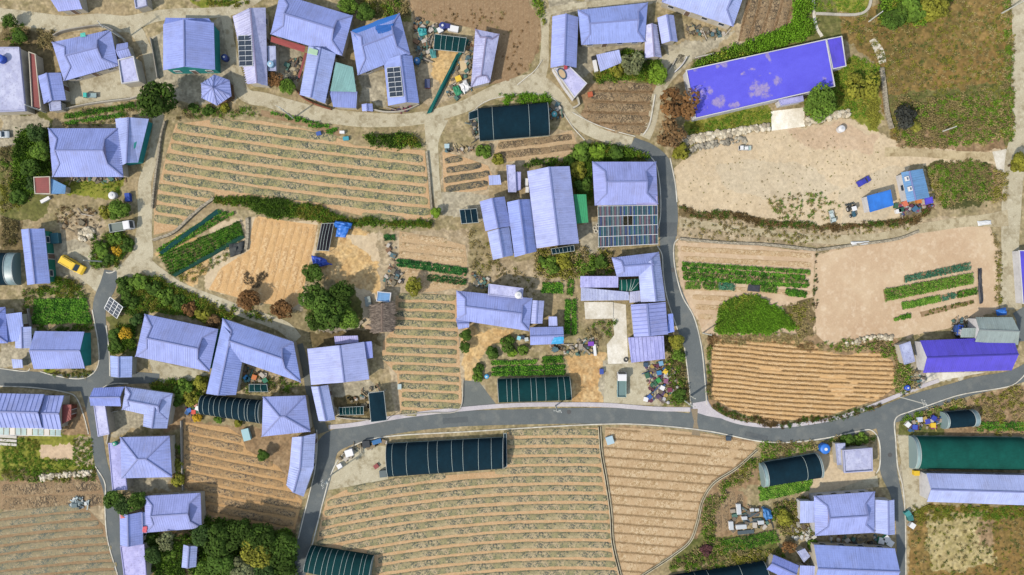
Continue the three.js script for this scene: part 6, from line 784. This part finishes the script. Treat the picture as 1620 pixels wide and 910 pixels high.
for (const [x, y, n] of [[941, 361, 'left'], [946, 356, 'right'], [943, 366, 'lower']]) { const s = new THREE.TorusGeometry(0.32, 0.14, 8, 18); s.rotateX(Math.PI / 2); const p = P(x, y, 0); s.translate(p.x, 0.16, p.z); tag(solo('concrete_ring', s, plain(206, 200, 184), p), `${n} concrete ring of the three beside the panel canopy`, 'concrete ring', 'concrete rings beside the panel canopy'); }
{ const p = P(990, 569, 0), s = new THREE.TorusGeometry(0.36, 0.13, 10, 20); s.rotateX(Math.PI / 2); s.translate(p.x, 0.16, p.z); tag(solo('tyre', s, plain(60, 62, 66), p), 'grey tyre lying on the concrete drive beside the pinkish barn', 'tyre'); }

for (const [x, y, n] of [[1065, 427, 'middle road below the canopy'], [900, 652, 'main road near the greenhouse with white straps'], [1408, 720, 'branch road beside the stained flat roof']]) { const p = P(x, y, 0), s = new THREE.CylinderGeometry(0.42, 0.42, 0.05, 20); s.translate(p.x, 0.055, p.z); tag(solo('manhole_cover', s, plain(84, 84, 84, 0.8), p), `round dark manhole cover in the ${n}`, 'manhole cover'); }

// thatched shed and glass lean-to
{
  const q = pts('590,482 620,478 620,524 590,527').map(([x, y]) => P(x, y, 2.2)), c = q[0].clone().add(q[2]).multiplyScalar(0.5), g = thing('thatched_shed', 'shed under a shaggy grey-brown thatch beside the stubble plot', 'shed', flat(c)), R1 = q[0].clone().lerp(q[1], 0.5).setY(2.9), R2 = q[3].clone().lerp(q[2], 0.5).setY(2.9);
  part(g, 'wall', block(inset(q.map((p) => flat(p)), 0.3), 0, q.map(() => 2.1)), WALLS.wood); const roof = part(g, 'roof', merge([slab([q[3], q[0], R1, R2], q[0].clone().sub(q[3]).normalize()), slab([q[1], q[2], R2, R1], q[2].clone().sub(q[1]).normalize())]), roofMat('O'));
  const pos = [], colr = [], r = rng(8); for (let i = 0; i < 1500; i++) { const u = r(), v = r(), side = r() < 0.5, a = side ? q[0].clone().lerp(q[3], u) : q[1].clone().lerp(q[2], u), b = R1.clone().lerp(R2, u), p = a.clone().lerp(b, v), d = a.clone().sub(b).normalize().add(new THREE.Vector3((r() - 0.5) * 0.7, 0, (r() - 0.5) * 0.7)); p.y += 0.03; leafQuad(pos, colr, p, d, new THREE.Vector3(-d.z, 0, d.x), 0.5 + r() * 0.5, 0.15, 0.02 + r() * 0.05, 0.5 + r() * 0.9); }
  const t = part(roof, 'thatch', geom(pos, null, null, colr), std({ color: col(128, 116, 106), vertexColors: true })); t.userData.kind = 'stuff';
}
{
  const g = thing('glass_lean_to', 'row of pale translucent panes along the front of the bold-ribbed house', 'lean-to', P(40, 682, 0)), q = pts('-12,675 97,680 97,690 -12,688');
  for (let i = 0; i < 12; i++) { const u0 = i / 12, u1 = (i + 0.86) / 12, at = (u, v, e) => P(lerp(q[0][0], q[1][0], u), lerp(lerp(q[0][1], q[1][1], u), lerp(q[3][1], q[2][1], u), v), e); part(g, 'pane', slab([at(u0, 0, 2.5), at(u1, 0, 2.5), at(u1, 1, 1.9), at(u0, 1, 1.9)], new THREE.Vector3(1, 0, 0), 0.04), i % 3 ? FILM : plain(206, 200, 190, 0.4)); part(g, 'post', rod(at(u0 - 0.006, 1, 0), at(u0 - 0.006, 1, 1.92), 0.05), FRAME); }
  part(g, 'rail', merge([bar(P(-12, 675, 2.52), P(97, 680, 2.52), 0.1, 0.1), bar(P(-12, 688, 1.9), P(97, 690, 1.9), 0.1, 0.1)]), FRAME);
}
for (const [i, y] of [690, 696, 702].entries()) { const a = P(-4, y, 0.2), b = P(26, y + 2, 0.2); tag(solo('board', bar(a, b, 0.5, 0.08), plain(214, 210, 202), a.clone().add(b).multiplyScalar(0.5)), `${['top', 'middle', 'bottom'][i]} white board of three lying below the bold-ribbed house`, 'board', 'boards below the bold-ribbed house'); }
for (const [x, y, n] of [[1434, 283, 'upper'], [1439, 299, 'lower']]) { const p = roofAt('BV', x, y), g = thing('roof_vent', `${n} white vent on the blue corrugated cabin roof`, 'roof vent', p); part(g, 'housing', rboxAt(0.7, 0.5, 0.9, 0, 0.2, 0, 0.25), WHI, false); part(g, 'grille', boxAt(0.3, 0.06, 0.5, 0, 0.47, 0, 0.25), plain(90, 110, 140), false); }

// ---------------------------------------------------------------- vehicles
const WHEEL = (() => { const g = new THREE.CylinderGeometry(0.33, 0.33, 0.22, 16); g.rotateX(Math.PI / 2); return g; })(), RIM = (() => { const g = new THREE.CylinderGeometry(0.18, 0.18, 0.235, 12); g.rotateX(Math.PI / 2); return g; })(), RUBBER = plain(34, 34, 36), WIND = std({ color: col(40, 62, 80), roughness: 0.12 });
function wheels(g, xs, z) { for (const x of xs) for (const s of [-1, 1]) { const w = part(g, 'wheel', WHEEL, RUBBER, false); w.position.set(x, 0.33, s * z); part(w, 'rim', RIM, SILVER, false); } }
function profile(p, w, bevel = 0.06) { const s = new THREE.Shape(p.map((a) => V2(...a))), g = new THREE.ExtrudeGeometry(s, { depth: w - 2 * bevel, bevelEnabled: true, bevelThickness: bevel, bevelSize: bevel, bevelSegments: 2 }); g.translate(0, 0, -w / 2 + bevel); return g; }
function truck(label, x, y, turn, k, cab, bed, load, o = {}) {
  const p = P(x, y, 1.4); p.y = 0; const g = thing('truck', label, 'truck', p); g.rotation.y = turn; g.scale.setScalar(k); const L = 2.4;
  part(g, 'chassis', boxAt(4.5, 0.16, 1, 0, 0.55, 0), plain(60, 62, 64), false);
  const c = part(g, 'cab', profile([[0.85, 0.5], [2.36, 0.5], [2.38, 1.05], [2.1, 1.85], [1.9, 1.92], [0.88, 1.92]], 1.66), cab, false); c.name = 'cab';
  part(c, 'windscreen', (() => { const q = new THREE.BoxGeometry(0.9, 0.04, 1.42); q.rotateZ(-1.235); q.translate(2.27, 1.5, 0); return q; })(), WIND, false); for (const s of [-1, 1]) { part(c, 'side_window', boxAt(0.8, 0.5, 0.03, 1.45, 1.5, s * 0.83), WIND, false); part(c, 'mirror', boxAt(0.08, 0.24, 0.16, 2.12, 1.4, s * 0.96), plain(50, 52, 54), false); part(c, 'headlight', boxAt(0.05, 0.16, 0.3, 2.44, 0.8, s * 0.58), SILVER, false); }
  part(g, 'bed', boxAt(3.1, 0.1, 1.66, -0.8, 0.78, 0), load, false); for (const s of [-1, 1]) part(g, 'side_board', boxAt(3.1, 0.38, 0.06, -0.8, 1.0, s * 0.84), bed, false); part(g, 'tailgate', boxAt(0.06, 0.38, 1.7, -2.38, 1.0, 0), bed, false); part(g, 'headboard', boxAt(0.06, 0.7, 1.6, 0.76, 1.15, 0), bed, false);
  if (o.load) part(g, 'cargo', rboxAt(1.5, 0.5, 1.3, -0.6, 1.08, 0, 0.1, 0.15), o.load, false);
  wheels(g, [1.5, -1.5], 0.74); return g;
}
truck('white flatbed truck parked beside the left lane above the round bushes', 190, 358, 0.16, 0.98, WHI, plain(206, 214, 212, 0.5), plain(120, 132, 126)); truck('teal and white flatbed truck parked in the yard above the main road', 984, 609, Math.PI / 2, 1.02, WHI, plain(170, 206, 206, 0.5), plain(110, 140, 140));
truck('tiny turquoise cargo cart in the yard of the L-shaped house', 138, 149, Math.PI, 0.52, plain(40, 190, 178, 0.5), plain(180, 200, 200), plain(150, 176, 180)); truck('small white utility truck on the sandy lot below the purple hall', 1181, 233, Math.PI, 0.5, WHI, WHI, plain(170, 200, 196), { load: WHI }); truck('grey-white little truck beside the tractor on the sandy lot', 1320, 342, -1.35, 0.5, plain(190, 206, 206, 0.5), WHI, plain(176, 196, 196), { load: plain(200, 214, 214) });
function car(name, label, cat, x, y, turn, k, c, shape) {
  const p = P(x, y, 1.2); p.y = 0; const g = thing(name, label, cat, p); g.rotation.y = turn; g.scale.setScalar(k);
  const [body, roof] = shape === 'van' ? [[[-2.4, 0.35], [2.4, 0.35], [2.48, 0.75], [2.2, 1.0], [1.4, 1.12], [-2.42, 1.12]], [[-2.36, 1.1], [1.45, 1.1], [0.75, 1.75], [0.4, 1.82], [-2.2, 1.82]]] : [[[-2, 0.35], [2.05, 0.35], [2.1, 0.7], [1.8, 0.88], [0.9, 0.98], [-2.05, 1.0]], [[-1.8, 0.96], [1.0, 0.96], [0.35, 1.42], [-0.9, 1.48], [-1.5, 1.35]]];
  const b = part(g, 'body', profile(body, 1.84, 0.1), c, false); part(b, 'cabin', profile(roof, 1.6, 0.1), c, false);
  const [f0, f1] = [roof[1], roof[2]], rear = [roof[roof.length - 1], roof[0]], sheet = (a, d, w) => { const dx = d[0] - a[0], dy = d[1] - a[1], q = new THREE.BoxGeometry(Math.hypot(dx, dy) * 0.86, 0.03, w); q.rotateZ(Math.atan2(dy, dx)); q.translate((a[0] + d[0]) / 2 - dy / Math.hypot(dx, dy) * 0.1 * Math.sign(-dy * dx || 1) * (dx < 0 ? -1 : 1), (a[1] + d[1]) / 2 + Math.abs(dx) / Math.hypot(dx, dy) * 0.1, 0); return q; };
  part(b, 'windscreen', sheet(f0, f1, 1.36).translate(0.07, 0.02, 0), WIND, false); part(b, 'rear_window', sheet(rear[1], rear[0], 1.3).translate(-0.08, 0.02, 0), WIND, false);
  for (const s of [-1, 1]) { part(b, 'side_window', boxAt(shape === 'van' ? 2.6 : 1.7, 0.36, 0.03, shape === 'van' ? -0.7 : -0.4, shape === 'van' ? 1.45 : 1.2, s * 0.83), WIND, false); part(b, 'headlight', boxAt(0.1, 0.14, 0.36, shape === 'van' ? 2.4 : 1.98, 0.78, s * 0.62), SILVER, false); part(b, 'mirror', boxAt(0.18, 0.14, 0.16, shape === 'van' ? 1.1 : 0.8, 1.1, s * 0.98), c, false); }
  for (const s of [-1, 1]) part(b, 'roof_rail', boxAt(shape === 'van' ? 2.2 : 1, 0.05, 0.05, shape === 'van' ? -0.9 : -0.4, shape === 'van' ? 1.94 : 1.58, s * 0.6), plain(90, 80, 50), false);
  wheels(g, shape === 'van' ? [1.5, -1.5] : [1.3, -1.3], 0.82); return g;
}
car('van', 'bright yellow van parked beside the mottled left barn', 'van', 113, 419, -0.52, 0.98, plain(250, 206, 20, 0.35), 'van'); car('car', 'small deep blue car on the sandy lot near the blue cabins', 'car', 1369.5, 286, 0.5, 0.63, plain(54, 58, 180, 0.3), 'car'); car('car', 'dark-windowed white car cut by the left edge below the flat white roof', 'car', -2, 212, 0.05, 0.7, plain(200, 208, 214, 0.35), 'car');
{ // tractor
  const p = P(1350, 333, 1), g = thing('tractor', 'dark tractor with plough beside the blue-roofed cabins', 'tractor', flat(p)); g.rotation.y = -1.3; g.scale.setScalar(0.8); const dk = plain(44, 60, 66, 0.6), bl = plain(40, 90, 110, 0.5);
  part(g, 'hood', rboxAt(1.5, 0.6, 0.7, 0.9, 1, 0), bl, false); part(g, 'cab_roof', rboxAt(1.1, 0.1, 1.2, -0.4, 2.1, 0), WHI, false); for (const x of [-0.85, 0.05]) for (const z of [-0.5, 0.5]) part(g, 'cab_post', boxAt(0.07, 1.2, 0.07, x, 1.5, z), dk, false); part(g, 'seat', rboxAt(0.5, 0.4, 0.5, -0.5, 1, 0), dk, false);
  for (const z of [-0.85, 0.85]) { const w = part(g, 'rear_wheel', WHEEL, RUBBER, false); w.position.set(-0.6, 0.72, z); w.scale.set(2.1, 2.1, 1.9); part(w, 'rim', RIM, SILVER, false); const f = part(g, 'front_wheel', WHEEL, RUBBER, false); f.position.set(1.2, 0.42, z * 0.7); f.scale.setScalar(1.25); part(f, 'rim', RIM, SILVER, false); }
  part(g, 'plough', merge([boxAt(0.2, 0.15, 2.2, -1.6, 0.5, 0), boxAt(0.9, 0.1, 0.1, -1.25, 0.6, 0), ...[-0.9, -0.3, 0.3, 0.9].map((z) => boxAt(0.5, 0.5, 0.08, -1.75, 0.28, z, 0.4))]), dk, false);
}
{ // small crane truck frame by the warehouse
  const p = P(1515, 522, 1), g = thing('forklift', 'blue forklift-like lifting frame beside the grey warehouse', 'forklift', flat(p)); g.rotation.y = 1.4; part(g, 'mast', merge([boxAt(2.2, 0.12, 0.12, 0, 1.8, -0.4), boxAt(2.2, 0.12, 0.12, 0, 1.8, 0.4), ...[-0.9, -0.3, 0.3, 0.9].map((x) => boxAt(0.1, 0.1, 0.8, x, 1.8, 0))]), DEEP, false); part(g, 'body', rboxAt(1.4, 0.9, 1, 0.2, 0.8, 0), plain(40, 80, 150, 0.5), false); part(g, 'fork', merge([boxAt(0.9, 0.06, 0.12, 1.4, 0.3, -0.25), boxAt(0.9, 0.06, 0.12, 1.4, 0.3, 0.25)]), plain(90, 90, 96), false); wheels(g, [-0.3, 0.7], 0.5);
}
// ---------------------------------------------------------------- poles, walls, heaps
function pole(label, bx, by, h, arms = 1, o = {}) {
  const b = P(bx, by), g = thing('utility_pole', label, 'utility pole', b); part(g, 'pole', rod(b, b.clone().setY(h), 0.15, 0.1, 10), plain(212, 214, 206));
  for (let i = 0; i < arms; i++) { const y = h - 0.4 - i * 0.8, a = o.a ?? 0.6, d = new THREE.Vector3(Math.cos(a), 0, Math.sin(a)).multiplyScalar(0.8), c = b.clone().setY(y), k = part(g, 'crossarm', bar(c.clone().sub(d), c.clone().add(d), 0.1, 0.1), plain(150, 156, 150)); for (const t of [-0.9, -0.3, 0.3, 0.9]) { const q = c.clone().addScaledVector(d, t); part(k, 'insulator', rod(q.clone().setY(y + 0.04), q.clone().setY(y + 0.28), 0.06, 0.05, 8), WHI); } }
  if (o.box) part(g, 'transformer', (() => { const c = new THREE.CylinderGeometry(0.3, 0.3, 0.9, 14); c.translate(b.x + 0.4, h - 2, b.z); return c; })(), plain(190, 196, 192));
}
pole('concrete utility pole at the top left lane above the L-shaped house', 197, 63, 8.6, 1, { a: 0.9 }); pole('utility pole leaning into view over the lane between the long house and barn', 464, 187, 8.6, 1, { a: 0.5 }); pole('white pole lying across the garden next to the yellow van', 165, 414, 6.8, 0); pole('slim pole in the thicket at the top of the scrub field', 1375, 34, 5.2, 0); pole('white pole beside the lane at the top right corner', 1585, 21, 6, 0); pole('short white pole at the foot of the scrub field', 1491, 208, 4.4, 0); pole('utility pole with crossarms over the road at the right fork', 1424, 628, 9, 2, { a: 1.2 }); pole('transformer pole at the lower road bend by the bent wing', 526, 750, 8, 2, { a: 1.4, box: 1 }); pole('pole at the road junction corner beside the junk yard', 1083, 634, 6.5, 1, { a: 0.3 }); pole('utility pole on the pavement beside the teal net greenhouse', 879, 642, 7, 2, { a: 0.2, box: 1 }); pole('thin pole beside the grass mound at the middle road', 1112, 527, 6, 0); pole('pole standing at the corner of the flat white roof', 72, 178, 6, 0); pole('pole beside the weedy road edge at the junction of the middle road', 1092, 626, 4, 0);
function wall(label, s, h, w, m, name = 'garden_wall', cat = 'wall') { const l = smooth(track(s), 0.9), c = l[Math.floor(l.length / 2)]; return tag(solo(name, raised(l, w, 0, h), m, new THREE.Vector3(c[0], 0, c[1])), label, cat); }
const PLASTER = std({ color: col(206, 200, 186), map: stain }), STONE = std({ map: tex(512, 64, (u, v, x, y) => { const a = smp(N3, x, y * 1.4), b = smp(N4, x, y); return mix3([120, 112, 98], [206, 196, 174], clamp(a * 1.4 - 0.2)).map((k) => k * (0.85 + 0.3 * b)); }, { repeat: [1 / 8, 1] }) });
wall('low pale wall along the lane side of the L-shaped house yard', '98,176 130,168 170,162 210,157 226,152', 0.9, 0.18, PLASTER); wall('curved lane wall behind the L-shaped house', '88,58 100,52 130,46 165,43 190,56 205,74', 1, 0.18, WALLS.grey); wall('low wall on the left side of the lane by the teal-walled house', '241,62 246,88 252,125', 1, 0.16, WALLS.grey); wall('courtyard wall between the barn and the lane', '470,142 478,154 500,166 525,174', 0.8, 0.16, WALLS.brick); wall('front wall below the courtyard of the blue-patched house', '590,174 610,178 640,176 664,166', 0.8, 0.18, PLASTER); wall('pale wall below the basin terrace along the lane', '874,112 890,138 906,160', 1.2, 0.25, WALLS.white); wall('wall from the basin terrace past the small field', '910,150 916,166 906,172', 0.9, 0.3, PLASTER); wall('low wall along the top of the hedge lane at the purple hall', '1085,92 1078,104 1066,116', 1, 0.18, WALLS.white); wall('low wall of the yard above the purple hall', '1098,93 1120,88 1128,86', 0.7, 0.25, PLASTER); wall('wall beside the thicket at the lane to the purple hall', '1068,95 1060,110 1052,122', 0.7, 0.2, PLASTER);
wall('low stone edge along the left side of the large harvested field', '262,192 256,215 252,245 246,290 242,330', 0.6, 0.35, STONE, 'stone_wall'); wall('stone edge between the harvested field and the wedge field', '340,314 318,330 296,350 276,368 244,380', 0.7, 0.5, STONE, 'stone_wall'); wall('dark stone edge between the harvested field and the short dirt lane', '675,240 680,290 684,345', 0.5, 0.4, STONE, 'stone_wall'); wall('stone bank under the green clump of trees', '488,512 520,520 560,518 575,508', 0.7, 0.6, STONE, 'stone_wall'); wall('stone edge left of the ridged wedge field', '392,345 392,375 390,395', 0.5, 0.6, STONE, 'stone_wall'); wall('thin wall along the left side of the orange field', '288,665 289,720 291,775', 0.7, 0.2, WALLS.grey); wall('wall above the teal-ended house beside the vegetable patch', '47,488 50,512 52,540', 0.8, 0.2, WALLS.grey); wall('wall of the courtyard in the C-shaped house', '166,655 190,649', 0.9, 0.14, PLASTER); wall('front wall of the garden under the two-ridge house', '532,660 560,663 584,664', 0.5, 0.2, PLASTER); wall('pale wall edging the stubble plot at the main road', '632,656 680,653 726,648 733,600', 0.3, 0.18, PLASTER); wall('wall right of the square grass plot at the top', '1378,-4 1374,12 1362,22 1290,22', 0.3, 0.5, PLASTER); wall('rubble edge along the right side of the lawn by the purple hall', '1394,108 1398,140 1403,180 1410,204', 0.5, 0.8, STONE, 'stone_wall'); wall('line of stones under the track beside the pinkish plot', '1075,378 1140,384 1220,388 1290,396', 0.35, 0.5, STONE, 'stone_wall'); wall('stone edge on top of the bare tan field', '1292,396 1350,388 1420,378 1452,366', 0.4, 0.5, STONE, 'stone_wall'); wall('low pale wall at the corner of the narrow lower road', '175,660 172,690 170,702', 0.4, 0.2, PLASTER);
function rubble(label, s, n, size, tones, name = 'stone_wall', cat = 'stone wall') {   // a dry wall of single stones
  const l = smooth(track(s), 0.3), c = l[Math.floor(l.length / 2)], g = thing(name, label, cat, new THREE.Vector3(c[0], 0, c[1])), list = [], r = rng(label.length), mats = tones.map((t) => plain(...t));
  const geos = [0, 1, 2].map((k) => { const q = new THREE.IcosahedronGeometry(1, 0), p = q.attributes.position; for (let i = 0; i < p.count; i++) { const f = 0.8 + 0.4 * smp(N4, p.getX(i) * 40 + k * 90, p.getY(i) * 40 + p.getZ(i) * 33); p.setXYZ(i, p.getX(i) * f, p.getY(i) * f * 0.7, p.getZ(i) * f); } q.computeVertexNormals(); return q; });
  for (let i = 0; i < n; i++) { const a = l[Math.floor(r() * (l.length - 1))], b = l[Math.max(0, l.indexOf(a) - 1)], e = l[Math.min(l.length - 1, l.indexOf(a) + 1)], dx = e[0] - b[0], dz = e[1] - b[1], q = Math.hypot(dx, dz) || 1, t = (r() - 0.5) * a[2], m = part(g, 'stone', geos[i % 3], mats[Math.floor(r() * mats.length)], false); m.position.set(a[0] - dz / q * t - c[0], size * 0.4 * (1 - Math.abs(t) / a[2]) + 0.1, a[1] + dx / q * t - c[1]); const k = size * (0.6 + 0.7 * r()); m.scale.set(k, k, k); m.rotation.y = r() * 6; }
}
const PALESTONE = [[214, 202, 176], [190, 178, 152], [228, 218, 196], [168, 156, 134]];
rubble('rubble stone bank in front of the lawn of the purple hall', '1082,224,10 1120,216,10 1160,210,10 1218,200,9', 200, 0.5, PALESTONE); rubble('rubble stone bank right of the white concrete apron of the purple hall', '1275,192,8 1300,188,8 1345,179,8', 100, 0.5, PALESTONE); rubble('grey stones at the upper left of the sandy lot', '1090,236,9 1130,228,9 1180,220,8', 70, 0.4, [[160, 152, 136], [130, 124, 110], [186, 178, 158]]); rubble('pile of pale stones above the yellow van', '128,376,14 140,370,18 146,362,10', 60, 0.45, PALESTONE); rubble('stones along the weedy terrace at the lower left', '60,756,8 100,752,8 148,748,8', 70, 0.4, PALESTONE); rubble('stones at the foot of the green clump of trees', '490,516,6 530,522,7 570,514,6', 50, 0.4, [[160, 150, 130], [130, 120, 104]]); rubble('loose stones at the corner of the bare tan field by the warehouse', '1340,546,8 1380,534,8 1412,536,7', 50, 0.4, PALESTONE);
function heap(label, s, n, tones, o = {}) {     // what has gathered in a yard: boards, tubs, buckets, sacks, too many to count
  const poly = plan(s), [x0, z0, x1, z1] = bounds(poly), r = rng(label.length * 7 + n), list = [], cx = (x0 + x1) / 2, cz = (z0 + z1) / 2;
  for (let i = 0; i < n * 3 && list.length < n; i++) {
    const x = lerp(x0, x1, r()), z = lerp(z0, z1, r()); if (!inPoly(x, z, poly)) continue;
    const k = r(), s1 = 0.25 + r() * 0.6, h = 0.15 + r() * 0.5; let g;
    if (k < 0.35) g = rboxAt(s1 * 1.4, h, s1, x - cx, h / 2, z - cz, r() * 3, 0.04); else if (k < 0.6) { g = new THREE.CylinderGeometry(s1 * 0.5, s1 * 0.42, h, 12, 1, r() < 0.5); g.translate(x - cx, h / 2, z - cz); g = g.toNonIndexed(); } else if (k < 0.82) g = boxAt(0.6 + r() * 1.8, 0.06, 0.12 + r() * 0.14, x - cx, 0.1 + r() * 0.4, z - cz, r() * 3).toNonIndexed(); else { g = new THREE.IcosahedronGeometry(s1 * 0.6, 1); g.scale(1, 0.6, 1); g.translate(x - cx, s1 * 0.25, z - cz); }
    const t = tones[Math.floor(r() * tones.length)], c = col(...t), a = []; for (let j = 0; j < g.attributes.position.count; j++) a.push(c.r, c.g, c.b); g.setAttribute('color', new THREE.Float32BufferAttribute(a, 3)); list.push(g);
  }
  if (list.length) { const m = new THREE.Mesh(merge(list), LEAFY); m.position.set(cx, 0, cz); stuff(m, 'junk_heap', label, 'junk heap'); }
}
const JUNK = [[170, 160, 146], [120, 112, 100], [200, 192, 182], [96, 124, 132], [140, 110, 88], [78, 80, 82], [184, 166, 130], [92, 126, 116], [150, 134, 110], [130, 122, 104]], BRIGHTJ = [[150, 84, 116], [70, 104, 150], [186, 160, 96], [196, 194, 196], [110, 70, 86], [72, 112, 92], [96, 80, 110], [140, 134, 128], [120, 108, 96], [170, 160, 146]];
heap('farm junk heaped beside and above the cluttered yard at the top', '655,28 690,38 692,70 676,100 660,100 656,60', 120, JUNK); heap('junk scattered round the rolled teal net', '720,100 740,96 748,150 716,158 706,150', 60, JUNK); heap('colourful junk of the yard at the road corner', '1022,580 1060,575 1072,600 1070,640 1022,640', 130, BRIGHTJ); heap('mixed buckets and tubs at the end of the arched greenhouse', '292,650 318,632 322,655 296,660', 50, BRIGHTJ); heap('pots and boards in the garden of the L-plan house', '385,580 425,592 424,615 388,612', 50, JUNK); heap('odds and ends by the smallest greenhouse', '1422,668 1488,656 1490,674 1440,682', 50, BRIGHTJ); heap('tools and tubs below the blue cabins', '1415,326 1470,316 1478,326 1420,345', 60, BRIGHTJ); heap('boards and rubble around the beehives', '1150,800 1215,798 1222,830 1160,845', 60, JUNK); heap('buckets on the strip between the blue-patched shed and the orange yard', '868,545 945,535 948,550 930,562 872,556', 80, JUNK); heap('clutter along the roadside bend above the longest greenhouse', '528,735 560,702 612,694 612,700 565,715 540,742', 50, JUNK);
heap('clutter before the purple warehouse', '1440,590 1462,575 1464,600 1445,615', 50, JUNK); heap('clutter between the grey warehouse and the tan field', '1505,505 1542,502 1542,516 1510,535', 50, JUNK); heap('junk yard clutter above the mottled left barn', '90,335 150,332 160,365 110,372', 20, JUNK); heap('rubble and pots beside the lower right hip house', '1250,825 1290,835 1288,855 1255,850', 60, [[214, 212, 204], [170, 166, 156], [110, 100, 90]]); heap('pots and firewood by the bent mottled house', '742,62 750,60 744,110 736,110', 30, JUNK); heap('clutter beside the upper lane greenhouse', '740,186 756,180 758,224 748,222', 36, JUNK); heap('pots along the wall of the upper lane greenhouse, right', '868,170 885,166 892,185 870,190', 30, JUNK); heap('pots and tubs above the dark-row plot', '706,232 750,233 748,240 706,240', 24, JUNK); heap('dry heap of twigs and junk at the vacant ground', '745,432 775,440 780,456 750,452', 40, JUNK); heap('flowerpots along the front of the wide hip-roofed house', '112,281 200,282 200,286 112,286', 50, JUNK); heap('junk below the lower right hip house courtyard', '1310,850 1385,847 1385,860 1312,860', 50, JUNK); heap('junk by the yard above the purple hall', '1080,38 1160,52 1120,60 1085,55', 50, JUNK); heap('machine parts at the end of the bare band beside the narrow road', '112,788 140,784 142,804 114,806', 30, [[190, 204, 206], [120, 136, 140], [220, 224, 224]]); heap('bits on the black film by the tan field', '600,440 640,432 640,448 612,452', 24, JUNK); heap('scattered pots at the stubble plot edge', '612,388 628,386 630,440 616,440', 24, JUNK); heap('garden clutter beside the roadside court of the two-ridge house', '535,635 600,610 604,640 560,650', 40, JUNK); heap('debris in the yard by the solar house', '450,100 476,92 474,124 455,128', 36, JUNK); heap('pots on the street wall under the solar wing', '616,170 650,166 650,174 618,178', 24, [[130, 70, 90], [90, 80, 100], [170, 160, 150]]);
renderer.render(scene, camera);
